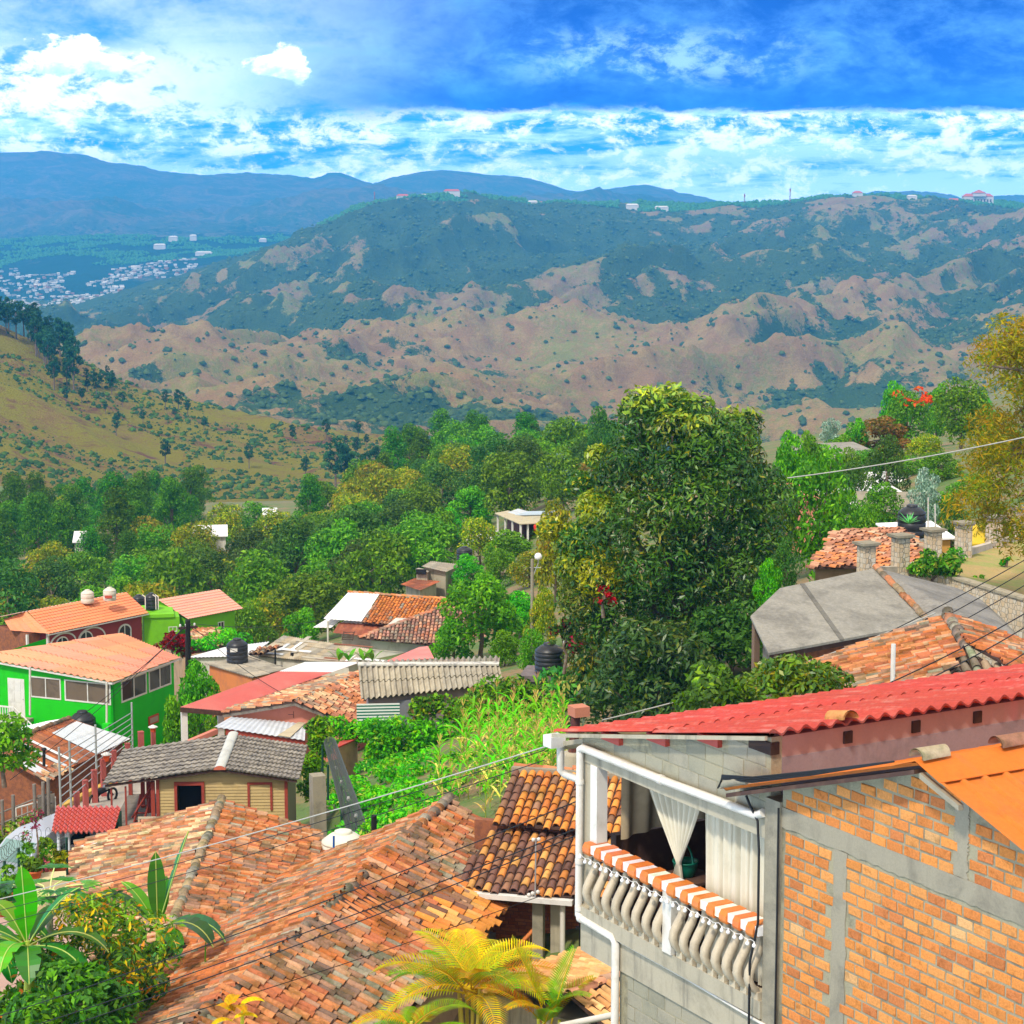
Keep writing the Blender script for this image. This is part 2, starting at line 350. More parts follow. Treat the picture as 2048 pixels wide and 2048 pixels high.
def terr_base(t, Y):
    """smooth loft of the profiles; t = x/Y (arrays)"""
    t = np.asarray(t, float); Y = np.asarray(Y, float)
    Z = np.stack([np.interp(t.ravel(), [p[0] for p in c[1]], [p[1] for p in c[1]]) for c in CURV])   # k, n
    y = Y.ravel(); i = np.clip(np.searchsorted(CY_, y)-1, 0, len(CY_)-2)
    h = CY_[i+1]-CY_[i]; f = np.clip((y-CY_[i])/h, 0, 1); ar = np.arange(len(y))
    d = (Z[1:]-Z[:-1])/(CY_[1:]-CY_[:-1])[:, None]
    m = np.zeros_like(Z); s = d[1:]*d[:-1] > 0
    m[1:-1] = np.where(s, 2*d[1:]*d[:-1]/np.where(s, d[1:]+d[:-1], 1), 0); m[0] = d[0]; m[-1] = d[-1]
    z0, z1, m0, m1 = Z[i, ar], Z[i+1, ar], m[i, ar]*h, m[i+1, ar]*h
    f2, f3 = f*f, f*f*f
    return ((2*f3-3*f2+1)*z0+(f3-2*f2+f)*m0+(-2*f3+3*f2)*z1+(f3-f2)*m1).reshape(Y.shape)
def terr_rel(x, Y):
    """ridges and gullies added to the loft (metres)"""
    wx = x+120*(fbm(x/700, Y/700, 41)-.5)*2; wy = Y+160*(fbm(x/700, Y/700, 51)-.5)*2
    ca, sa = math.cos(.75), math.sin(.75)
    rx, ry = wx*ca+wy*sa, -wx*sa+wy*ca
    r1 = ridged(rx/760, ry/270, 7, 4, .5)-.62
    r2 = ridged(wx/190, wy/170, 23, 3)-.62
    amp = sstep(1250, 2000, Y)*(1-.75*sstep(3900, 4450, Y))*(1-.3*sstep(5000, 6500, Y))+.7*sstep(7000, 8000, Y)*(1-.8*sstep(9000, 10400, Y))
    r3 = ridged(rx/210, ry/85, 37, 3)-.62
    big = 165*amp*r1*(.5+.5*sstep(1500, 3000, Y))+30*amp*r2*(1-sstep(5000, 6500, Y))+58*amp*r3*(1-sstep(5000, 6500, Y))+15*amp*(ridged(rx/80, ry/42, 39, 2)-.62)*(1-sstep(3600, 4400, Y))
    big = big+sstep(9600, 10500, Y)*(38*(ridged(x/420, Y/2000, 91, 3)-.6)+10*(fbm(x/120, Y/900, 93, 3)-.5))
    near = sstep(640, 860, Y)*(1-sstep(1150, 1500, Y))
    lf = near*(20*(ridged((x*.8+Y*.6)/150, (Y*.8-x*.6)/260, 3, 4)-.6)+6*(ridged((x*.8+Y*.6)/38, (Y*.8-x*.6)/75, 6, 3)-.6)+3*(fbm(x/18, Y/18, 5, 3)-.5))
    return big+lf, r1*.8+.35*r2+.5*r3
def terr_z(x, Y):
    x = np.asarray(x, float); Y = np.asarray(Y, float)
    return terr_base(x/np.maximum(Y, 8), Y)+terr_rel(x, Y)[0]
def gz(x, y): return float(terr_z(np.array([x]), np.array([y]))[0])

def wooded(x, Y, rel):
    """share of tree cover, 0..1: thick in the gullies and on the far plateau"""
    n = fbm(x/420, Y/420, 61, 5); n2 = fbm(x/90, Y/90, 71, 3)
    n3 = fbm(x/28, Y/28, 73, 3)
    f = sstep(.30, .78, .46-.85*rel+1.15*(n-.5)+.75*(n2-.5)+.7*(n3-.5)+.42*sstep(2300, 3400, Y)-.04*(1-sstep(1500, 2300, Y)))
    hill = sstep(1350, 1700, Y)
    pl = sstep(4350, 4480, Y)*(1-sstep(6700, 7000, Y))
    return np.clip(f*hill+.5*pl, 0, 1)*(1-.75*sstep(7000, 8000, Y))
def terrain(name, ys, ts, m, forest=False):
    Tt, Yy = np.meshgrid(ts, ys); X = Tt*np.maximum(Yy, 8); rel, rr = terr_rel(X, Yy)
    Z = terr_base(Tt, Yy)+rel; n, k = Tt.shape
    V = np.stack([X, Yy, Z], -1).reshape(-1, 3); ii = np.arange(n*k).reshape(n, k)
    F = np.stack([ii[:-1, :-1], ii[:-1, 1:], ii[1:, 1:], ii[1:, :-1]], -1).reshape(-1, 4)
    o = mesh_np(name, V, F, m, smooth=True); tag(o, kind='structure')
    if forest:
        c = wooded(X, Yy, rr).astype(np.float32).ravel(); at = o.data.attributes.new('wood', 'FLOAT', 'POINT'); at.data.foreach_set('value', c)
    return o
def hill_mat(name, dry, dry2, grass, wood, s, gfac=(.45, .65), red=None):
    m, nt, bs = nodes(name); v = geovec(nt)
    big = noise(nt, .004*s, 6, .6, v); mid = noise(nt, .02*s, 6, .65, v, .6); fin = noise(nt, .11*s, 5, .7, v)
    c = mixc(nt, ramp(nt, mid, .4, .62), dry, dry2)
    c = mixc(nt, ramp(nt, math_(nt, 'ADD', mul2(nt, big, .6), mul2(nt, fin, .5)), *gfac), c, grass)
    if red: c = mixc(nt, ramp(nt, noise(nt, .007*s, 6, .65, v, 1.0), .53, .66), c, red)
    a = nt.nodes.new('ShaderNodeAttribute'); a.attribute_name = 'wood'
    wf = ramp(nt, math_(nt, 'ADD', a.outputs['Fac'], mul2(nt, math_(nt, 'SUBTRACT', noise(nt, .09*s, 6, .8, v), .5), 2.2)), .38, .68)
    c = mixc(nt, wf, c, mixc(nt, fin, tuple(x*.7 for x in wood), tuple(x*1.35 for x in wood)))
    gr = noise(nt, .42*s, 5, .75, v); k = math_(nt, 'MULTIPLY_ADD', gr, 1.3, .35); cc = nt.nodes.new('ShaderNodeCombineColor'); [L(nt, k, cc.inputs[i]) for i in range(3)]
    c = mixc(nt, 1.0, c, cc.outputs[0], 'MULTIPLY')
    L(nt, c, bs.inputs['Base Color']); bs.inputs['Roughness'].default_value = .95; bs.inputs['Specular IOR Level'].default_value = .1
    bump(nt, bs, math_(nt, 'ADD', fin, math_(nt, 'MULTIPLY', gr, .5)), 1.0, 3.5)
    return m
def mul2(nt, a, b): return math_(nt, 'MULTIPLY', a, b)
TS = np.linspace(-.42, .42, 640)
# near ground: earth and low green
m, nt_, bs_ = nodes('earth'); v_ = geovec(nt_)
c_ = mixc(nt_, ramp(nt_, noise(nt_, .25, 6, .65, v_, .5), .42, .62), (.10, .17, .035), (.26, .17, .085))
c_ = mixc(nt_, ramp(nt_, noise(nt_, 1.7, 5, .7, v_), .5, .72), c_, (.06, .11, .02))
L(nt_, c_, bs_.inputs['Base Color']); bs_.inputs['Roughness'].default_value = .95; bump(nt_, bs_, noise(nt_, 5, 5, .7, v_), .6, .08)
EARTH = m
ys = np.concatenate([np.linspace(-30, 30, 16), np.linspace(34, 160, 64), densify(162, 640, 90), [640]])
terrain('ground', ys, np.linspace(-.62, .62, 260), EARTH)
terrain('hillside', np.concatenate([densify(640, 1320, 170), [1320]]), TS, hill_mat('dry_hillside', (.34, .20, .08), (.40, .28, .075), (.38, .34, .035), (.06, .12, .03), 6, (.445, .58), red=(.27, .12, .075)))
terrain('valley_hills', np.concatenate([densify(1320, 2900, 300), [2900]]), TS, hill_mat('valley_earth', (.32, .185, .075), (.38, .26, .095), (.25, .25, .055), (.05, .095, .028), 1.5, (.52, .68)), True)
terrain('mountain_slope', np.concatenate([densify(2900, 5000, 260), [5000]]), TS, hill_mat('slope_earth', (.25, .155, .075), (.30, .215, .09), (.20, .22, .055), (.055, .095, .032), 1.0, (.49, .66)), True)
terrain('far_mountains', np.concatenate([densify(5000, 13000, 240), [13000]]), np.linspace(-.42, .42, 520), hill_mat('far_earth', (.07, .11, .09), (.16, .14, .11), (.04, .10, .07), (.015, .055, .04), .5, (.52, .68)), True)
# the air
hz = MB().box(WORLD, -6500, 6500, -80, 13300, -700, 350)
hm, hnt, hb = nodes('air'); hnt.nodes.remove(hb)
pv = hnt.nodes.new('ShaderNodeVolumePrincipled'); pv.inputs['Color'].default_value = (.06, .45, 1.0, 1); pv.inputs['Density'].default_value = 1.08e-4
pv.inputs['Anisotropy'].default_value = -0.3
L(hnt, pv.outputs[0], hnt.nodes['Material Output'].inputs['Volume'])
tag(hz.build('haze', hm), kind='stuff')
# ================================================================== vegetation
LEAF = leafmat('leaf', gain=2.1); GLOSSY = leafmat('glossy_leaf', .38, .25, .45, 1.45); NEEDLE = leafmat('needles', .7, .25, .15, 2.1)
BARK = mat('bark', (.16, .11, .075), (.30, .25, .20), sc=3, bscale=18, bumps=.8, bdist=.03)
def foliage(blobs, n, size, pal, seed=0, asp=.45, up=.25, droop=0.0, shell=(.55, 1.02), nrm=.75, clump=.35):
    """leaf-sized faces spread through ellipsoid clumps; pal = list of (colour, weight)"""
    rg = np.random.default_rng(seed); B = np.array([b[:3] for b in blobs], float)
    Rr = np.array([(b[3:6] if len(b) >= 6 else (b[3],)*3) for b in blobs], float)
    wgt = (Rr[:, 0]*Rr[:, 1]+Rr[:, 0]*Rr[:, 2]+Rr[:, 1]*Rr[:, 2]); wgt /= wgt.sum()
    k = rg.choice(len(B), n, p=wgt)
    d = rg.normal(size=(n, 3)); d /= np.linalg.norm(d, axis=1)[:, None]; d[:, 2] += up; d /= np.linalg.norm(d, axis=1)[:, None]
    rad = shell[0]+(shell[1]-shell[0])*rg.random(n)**.55
    c = B[k]+Rr[k]*d*rad[:, None]
    nm = d*nrm+rg.normal(size=(n, 3))*.55; nm[:, 2] += .25; nm /= np.linalg.norm(nm, axis=1)[:, None]
    t = rg.normal(size=(n, 3)); t[:, 2] -= droop; t -= nm*(t*nm).sum(1)[:, None]; t /= np.linalg.norm(t, axis=1)[:, None]+1e-9
    b = np.cross(nm, t); s = size*(.65+.7*rg.random(n))
    tl = t*s[:, None]; bw = b*(s*asp)[:, None]
    V = np.stack([c-tl, c+bw*1.0-tl*.1, c+tl+nm*(-.15*s)[:, None], c-bw*1.0-tl*.1], 1).reshape(-1, 3)
    F = np.arange(4*n).reshape(n, 4)
    pc = np.array([p[0] for p in pal], float); pw = np.array([p[1] for p in pal], float); pw /= pw.sum()
    kb = rg.choice(len(pc), len(B), p=pw); own = rg.choice(len(pc), n, p=pw)
    pick = np.where(rg.random(n) < clump, kb[k], own)
    C = pc[pick]*(.7+.6*rg.random((n, 1)))*(.85+.3*rg.random(len(B)))[k][:, None]
    return V, F, np.clip(C, 0, 1)
def crown_blobs(rng, h0, h1, rad, n, shape='round'):
    out = []
    for i in range(n):
        f = (i+.5)/n; z = h0+(h1-h0)*f
        if shape == 'round': rr = rad*math.sqrt(max(.06, 1-(2*f-1)**2))
        elif shape == 'cone': rr = rad*(1.02-f)**.75
        elif shape == 'flat': rr = rad*(.35+.75*f)
        elif shape == 'dome': rr = rad*math.sqrt(max(.08, 1-f**2.2))
        a = i*2.399+rng.random()*1.2; q = rr*(.45+.5*rng.random()); s = rad*(.30+.22*rng.random())
        out.append((math.cos(a)*q, math.sin(a)*q, z+rng.uniform(-.3, .3), s, s, s*(.62+.25*rng.random())))
    return out
def trunk_mb(rng, h, r, blobs, limbs=6, lean=.25):
    mb = MB(); top = Vector((rng.uniform(-lean, lean), rng.uniform(-lean, lean), h))
    pts = [Vector((0, 0, -.6))]+[top*f+Vector((rng.uniform(-.1, .1), rng.uniform(-.1, .1), 0)) for f in (.25, .5, .75, 1)]
    mb.tube(pts, [r*1.5, r*1.1, r, r*.8, r*.5], 8)
    for b in rng.sample(blobs, min(limbs, len(blobs))):
        e = Vector(b[:3]); s = pts[rng.choice((2, 3, 4))]
        mb.tube([s, (s+e)*.5+Vector((0, 0, -.1*h*rng.random()*.5)), e], [r*.5, r*.33, r*.12], 6)
    return mb
def make_tree(name, label, cat, group, seed, h0, h1, rad, nb, shape, pal, n, size, r, material=None, **kw):
    rng = random.Random(seed); root = thing(name, (0, 0, 0), label, cat, group)
    bl = crown_blobs(rng, h0, h1, rad, nb, shape)
    trunk_mb(rng, h0+(h1-h0)*.55, r, bl).build('trunk', BARK, root)
    V, F, C = foliage(bl, n, size, pal, seed, **kw); mesh_np('crown', V, F, material or LEAF, C, root)
    return root
G1 = [((.042, .105, .010), 3), ((.075, .16, .012), 3), ((.12, .21, .02), 1.4)]             # plain green
G2 = [((.11, .15, .010), 3), ((.18, .21, .016), 3), ((.06, .10, .010), 2), ((.26, .20, .025), 1.3)]   # olive, yellowing
G3 = [((.024, .072, .008), 3), ((.044, .112, .010), 3), ((.075, .155, .014), 1.4)]              # pine green
G4 = [((.05, .17, .010), 3), ((.09, .23, .014), 2), ((.03, .11, .010), 2)]                  # bright green
G5 = [((.15, .095, .022), 3), ((.10, .10, .016), 2), ((.20, .11, .025), 1)]                   # browning
G6 = [((.13, .20, .15), 3), ((.22, .28, .22), 2), ((.07, .12, .08), 2)]                    # silver grey
G7 = [((.022, .055, .009), 3), ((.036, .08, .012), 3), ((.055, .10, .014), 1)]                  # dark
TREES = {}
def reg(key, *a, **k):
    k = dict(k); v = []
    for i in range(k.pop('variants', 2)):
        v.append(make_tree(a[0], a[1], 'tree', a[2], *( (a[3]+i*13,)+a[4:]), **k))
    TREES[key] = v
WOODG = 'trees of the wood below the dry hill'
reg('green', 'broadleaf_tree', 'plain green broad tree among the crowded crowns of the hillside wood', WOODG, 11, 2.6, 9.0, 4.2, 17, 'round', G1, 4400, .26, .22, variants=3)
reg('olive', 'broadleaf_tree', 'olive green broad tree with yellowing leaf clumps in the hillside wood', WOODG, 31, 2.2, 8.2, 4.4, 17, 'dome', G2, 4400, .26, .22, variants=3)
reg('pine', 'pine_tree', 'deep green rounded pine in the wood below the dry hill', 'pines of the wood below the dry hill', 51, 3.5, 12.5, 4.0, 20, 'cone', G3, 5000, .27, .24, NEEDLE, variants=3, asp=.3, up=.5)
reg('bright', 'broadleaf_tree', 'vivid bright green tree standing out in the hillside wood', WOODG, 71, 2.2, 8.0, 3.6, 15, 'dome', G4, 4200, .25, .2, variants=2)
reg('brown', 'broadleaf_tree', 'rusty brown tree turning colour in the hillside wood', WOODG, 81, 2.5, 9.0, 3.4, 14, 'round', G5, 3600, .25, .2, variants=1)
reg('dark', 'broadleaf_tree', 'dark shady tree with deep green crown in the hillside wood', WOODG, 91, 2.5, 10, 4.2, 17, 'round', G7, 4400, .26, .22, variants=1)
reg('grey', 'broadleaf_tree', 'silvery grey leaved tree in the hillside wood', WOODG, 95, 2.5, 9, 3.4, 14, 'round', G6, 3600, .24, .2, variants=1)
reg('ridge', 'pine_tree', 'thin trunked pine on the grassy slope of the left hill', 'pines on the left hill', 101, 7.0, 15.0, 3.2, 13, 'round', [((.014, .05, .02), 3), ((.025, .07, .024), 2)], 900, .55, .28, NEEDLE, variants=3, asp=.35)
USED = set()
def place(key, x, y, s=1.0, z=None, label=None, group=None, name=None, rz=None, sz=1.0, dz=0.0):
    v = TREES[key]; i = random.randrange(len(v)); t = v[i]
    if (key, i) in USED: t = copy_tree(t)
    else: USED.add((key, i))
    t.location = (x, y, (gz(x, y) if z is None else z)+dz); t.rotation_euler = (0, 0, random.random()*6.28 if rz is None else rz); t.scale = (s, s, s*sz)
    if label: t['label'] = label
    if group: t['group'] = group
    elif label and 'group' in t: del t['group']
    if name: t.name = name
    return t
TW = dict(green=9.6, olive=10.2, pine=8.6, bright=8.4, brown=8.2, dark=9.8, grey=8.2); TH = dict(green=9.6, olive=8.9, pine=12.6, bright=8.6, brown=9.6, dark=10.5, grey=9.5)
def placetop(key, u, vt, Y, wpx, label, hmin=.0):
    p = P(u, vt, Y); s = wpx/FPX*Y/TW[key]; zg = gz(p.x, Y)-.4; sz = min(2.2, max(.75, (p.z-zg)/(TH[key]*s)))
    return place(key, p.x, p.y, s, z=p.z-TH[key]*s*sz, sz=sz, label=label)
def uY(u, Y): return (u-1024)/FPX*Y
# ---- leaf blades, fronds
def blade(mb, base, direc, length, width, droop, col, segs=8, fold=.25, tear=0.0, twist=0.0, rng=random, rib=None, stalk=.12):
    d = Vector(direc).normalized(); p = Vector(base); pts = []; step = length/segs
    for i in range(segs+1):
        pts.append((p.copy(), d.copy())); p = p+d*step; d = (d+Vector((0, 0, -droop*(i+1)/segs))).normalized()
    L_, R_, M_ = [], [], []
    for i, (q, dd) in enumerate(pts):
        f = i/segs; side = dd.cross(Vector((0, 0, 1)))
        side = side.normalized() if side.length > 1e-3 else Vector((1, 0, 0))
        if twist: side = Matrix.Rotation(twist, 3, dd) @ side
        nrm = side.cross(dd).normalized(); g = max(0.0, (f-stalk)/(1-stalk))
        ww = width*.5*(math.sin(PI*min(1, g*.97+.03))**.6 if g > 0 else .06)
        L_.append(q-side*ww+nrm*ww*fold); R_.append(q+side*ww+nrm*ww*fold); M_.append(q)
    for i in range(segs):
        c = tuple(x*rng.uniform(.85, 1.15) for x in col)
        if rng.random() < tear: L_[i] = M_[i]+(L_[i]-M_[i])*rng.uniform(.55, .8)
        mb.add([M_[i], M_[i+1], L_[i+1], L_[i]], [(0, 1, 2, 3)], c, True); mb.add([M_[i], R_[i], R_[i+1], M_[i+1]], [(0, 1, 2, 3)], c, True)
    if rib: mb.tube([q+Vector((0, 0, .004)) for q in M_], length*.010, 4, rib, False)
def frond(mb, base, direc, length, droop, col, n=26, lw=.035, ll=.42, rng=random, ribc=(.35, .33, .04)):
    d = Vector(direc).normalized(); p = Vector(base); step = length/n; pts = [p.copy()]
    for i in range(n):
        d = (d+Vector((0, 0, -droop*1.6/n*(.4+i/n)))).normalized(); p = p+d*step; pts.append(p.copy())
        f = (i+1)/n
        if f < .16: continue
        side = d.cross(Vector((0, 0, 1))); side = side.normalized() if side.length > 1e-3 else Vector((1, 0, 0)); upv = side.cross(d)
        l = ll*length*(.35+.65*math.sin(PI*min(1, f*.85+.1)))*(1-.35*f)
        for sg in (-1, 1):
            c = tuple(x*rng.uniform(.75, 1.2) for x in col)
            e = (side*sg*.8+d*.62+upv*.35).normalized(); q1 = p+e*l*.5; q2 = q1+(e+Vector((0, 0, -.55))).normalized()*l*.5; w_ = d*lw
            mb.add([p-w_*.3, p+w_*.3, q1+w_*.6, q1-w_*.6], [(0, 1, 2, 3)], c); mb.add([q1-w_*.6, q1+w_*.6, q2+w_*.08, q2-w_*.08], [(0, 1, 2, 3)], c)
    mb.tube(pts, length*.011, 5, ribc, False, True, length*.003)
# ---- the wood
rnd = random.Random(5); random.seed(5)
pts_ = []
def wood_kind(u, Y):
    a = rnd.random(); n = float(fbm(np.array([u/230.0]), np.array([Y/70.0]), 9, 3)[0])
    if u < 360 and Y > 285: return 'pine' if a < .72 else ('olive' if a < .86 else 'green')
    if 760 < u < 1060 and Y > 380: return 'pine' if a < .5 else ('brown' if a < .60 else ('green' if a < .86 else 'bright'))
    if 360 <= u < 700 and Y > 340: return 'pine' if a < .4 else ('dark' if a < .5 else ('green' if a < .85 else 'olive'))
    if u > 1040: return 'green' if a < .45 else ('bright' if a < .62 else ('dark' if a < .75 else ('grey' if a < .8 else 'olive')))
    if n > .56: return 'green' if a < .6 else ('bright' if a < .75 else 'dark')
    return 'olive' if a < .62 else ('green' if a < .86 else ('bright' if a < .95 else 'dark'))
# clearings left open: (u0, u1, Y0, Y1)
CLEAR = [(455, 520, 268, 330), (0, 500, 100, 183), (480, 700, 100, 150), (600, 960, 100, 178), (400, 440, 288, 300), (960, 1200, 150, 205), (790, 900, 150, 195), (940, 1110, 186, 232), (1060, 1500, 60, 120), (1480, 2048, 40, 118), (1640, 1780, 120, 190)]
Y = 172.0; row = 0
while Y < 600:
    sp = 6.6+Y*.0085; u = -60+(row % 2)*sp*.5*FPX/Y
    umax = 1120 if Y < 250 else 1250
    while u < umax:
        uu = u+rnd.uniform(-.3, .3)*sp*FPX/Y; yy = Y+rnd.uniform(-.35, .35)*sp*1.35; u += sp*FPX/Y
        if yy > 440 and uu < 400 or yy > 350+max(0, (uu-600)*.5) and 400 <= uu < 800 or yy > 470: continue
        if any(a < uu < b and c < yy < d for a, b, c, d in CLEAR): continue
        if yy < 205+30*(uu < 330) and uu < 700 and yy < 188: continue
        x = uY(uu, yy)
        place(wood_kind(uu, yy), x, yy, rnd.uniform(.62, 1.0), sz=rnd.uniform(.85, 1.15), dz=-.4)
    Y += sp*1.28; row += 1
# ---- pines of the left hill
for (u0, u1, Y0, Y1, n) in ((-40, 80, 960, 1010, 20), (70, 150, 960, 1010, 11), (80, 170, 900, 985, 10), (170, 280, 900, 1000, 9), (280, 420, 880, 1000, 6), (420, 860, 850, 1000, 8), (-20, 300, 780, 900, 5), (300, 700, 740, 880, 5)):
    for i in range(n):
        u = rnd.uniform(u0, u1); Y = rnd.uniform(Y0, Y1); place('ridge', uY(u, Y), Y, rnd.uniform(.35, .75) if u > 170 or Y < 900 else rnd.uniform(.85, 1.3), dz=-.3)
for u, Y, s in ((668, 700, 1.25), (692, 705, 1.05), (722, 660, .9), (745, 665, 1.0), (775, 670, .9), (800, 660, 1.15), (830, 665, .9)):
    place('ridge', uY(u, Y), Y, s, dz=-.3, label='pine of the small stand on bare red earth below the dry hill', group='pines on bare red earth')
# ---- scrub and far tree cover: nobody could count these
def scatter(name, xs, ys_, sizes, cols, seed, flat=.75):
    rg = np.random.default_rng(seed); n = len(xs); zs = terr_z(xs, ys_)
    base = np.array([(0, 0, 1), (.9, .1, .25), (.25, .87, .3), (-.75, .5, .2), (-.7, -.55, .3), (.3, -.9, .25), (.55, -.3, .8), (-.4, .45, .85), (.8, .5, -.3), (-.1, .9, -.4), (-.9, 0, -.35), (-.05, -.95, -.3), (.8, -.6, -.35)])
    fc = np.array([(0, 6, 7), (6, 1, 2), (6, 2, 7), (7, 2, 3), (7, 3, 4), (0, 7, 4), (0, 4, 5), (0, 5, 6), (6, 5, 1), (1, 8, 2), (2, 8, 9), (2, 9, 3), (3, 9, 10), (3, 10, 4), (4, 10, 11), (4, 11, 5), (5, 11, 12), (5, 12, 1), (1, 12, 8)])
    a = rg.random(n)*6.28; ca, sa = np.cos(a), np.sin(a); jit = 1+.55*(rg.random((n, len(base)))-.5)
    bx = base[None, :, 0]*jit; by = base[None, :, 1]*jit; bz = base[None, :, 2]*jit*flat
    X = xs[:, None]+sizes[:, None]*(bx*ca[:, None]-by*sa[:, None]); Yv = ys_[:, None]+sizes[:, None]*(bx*sa[:, None]+by*ca[:, None]); Z = zs[:, None]+sizes[:, None]*(bz+.3)
    V = np.stack([X, Yv, Z], -1).reshape(-1, 3); F = (fc[None]+(np.arange(n)*len(base))[:, None, None]).reshape(-1, 3)
    C = np.repeat(cols, len(fc), 0)*(.75+.5*rg.random((n*len(fc), 1)))
    return tag(mesh_np(name, V, F, NEEDLE, C, smooth=False), kind='stuff')
rg = np.random.default_rng(3)
def sc_pts(n, y0, y1, u0, u1, pw=1.0):
    y = y0+(y1-y0)*rg.random(n)**pw; t = (u0+(u1-u0)*rg.random(n)-1024)/FPX; return t*y, y
x, y = sc_pts(20000, 660, 1290, -150, 1300); den = fbm(x/60, y/60, 13, 4)+.4*(fbm(x/14, y/14, 14, 2)-.5); k = den > .49; x, y = x[k], y[k]
cs = np.where(rg.random((len(x), 1)) < .6, [[.022, .05, .014]], [[.045, .085, .018]])
tag(scatter('hillside_scrub', x, y, .3+1.2*rg.random(len(x))**3.2, cs, 4), 'low green scrub dotted over the dry yellow hillside', 'scrub')
x, y = sc_pts(130000, 1320, 4460, -350, 2400, .95); rel = terr_rel(x, y)[1]; wd = wooded(x, y, rel)
k = rg.random(len(x)) < (.13+.68*np.clip(wd, 0, 1)**1.2)*np.where(y > 2900, .75, .85)*(.45+.75*(fbm(x/35, y/35, 33, 2) > .47)); x, y = x[k], y[k]
cs = np.where(rg.random((len(x), 1)) < .6, [[.035, .075, .028]], [[.055, .10, .03]])
tag(scatter('far_wood', x, y, 1.3+3.3*rg.random(len(x))**2.2, cs, 6), 'scattered far trees darkening the gullies of the valley hills', 'woodland')
x, y = sc_pts(15000, 4380, 4620, 640, 2400); k = fbm(x/60, y/60, 35, 3) > .44; x, y = x[k], y[k]
x2, y2 = sc_pts(15000, 5750, 6750, -300, 820); k = fbm(x2/90, y2/90, 36, 3) > .45; x, y = np.concatenate([x, x2[k]]), np.concatenate([y, y2[k]])
tag(scatter('plateau_wood', x, y, 3.2+3.6*rg.random(len(x))**1.8, np.tile([[.04, .10, .035]], (len(x), 1)), 8, .95), 'distant wood along the rim of the plateau and the far left ridge', 'woodland')
# ================================================================== building kit
RB = random.Random(77)
def hplane(u, v, p, n):
    d = ray(u, v); return d*(p.dot(n)/d.dot(n))
def loc(F, p):
    q = p-F.O; return q.dot(F.A), q.dot(F.B), q.z
TERRA = [((.55, .17, .055), 4), ((.58, .23, .095), 3), ((.46, .15, .07), 3), ((.55, .31, .18), 1.6), ((.36, .20, .13), 2.4), ((.33, .285, .21), 2.8), ((.22, .14, .105), 1.6)]
ORANGE = [((.68, .27, .055), 5), ((.60, .20, .05), 3), ((.70, .36, .11), 2), ((.22, .11, .075), 2.8), ((.32, .17, .10), 1.2)]
CREAM = [((.60, .23, .10), 4), ((.64, .38, .21), 2.8), ((.46, .19, .11), 3.4), ((.70, .52, .31), 1.2), ((.35, .24, .17), 2.4), ((.38, .33, .25), 1.6)]
PINKY = [((.52, .20, .11), 3), ((.44, .22, .16), 3), ((.36, .28, .21), 3), ((.60, .32, .20), 2), ((.26, .17, .13), 1.5)]
PALET = [((.72, .36, .14), 4), ((.78, .46, .20), 3), ((.66, .28, .10), 2), ((.40, .2, .12), .6)]
TILE = mat('clay_tile', (1, 1, 1), (.62, .66, .60), sc=1.1, lo=.50, hi=.72, rough=.9, fine=.28, bscale=9, bumps=.5, bdist=.015, spec=.15)
MOSSY = mat('weathered_tile', (1, 1, 1), (.52, .60, .50), sc=1.6, lo=.44, hi=.62, rough=.95, fine=.4, bscale=14, bumps=.7, bdist=.02, spec=.1)
def pick(pal): return RB.choices([p[0] for p in pal], [p[1] for p in pal])[0]
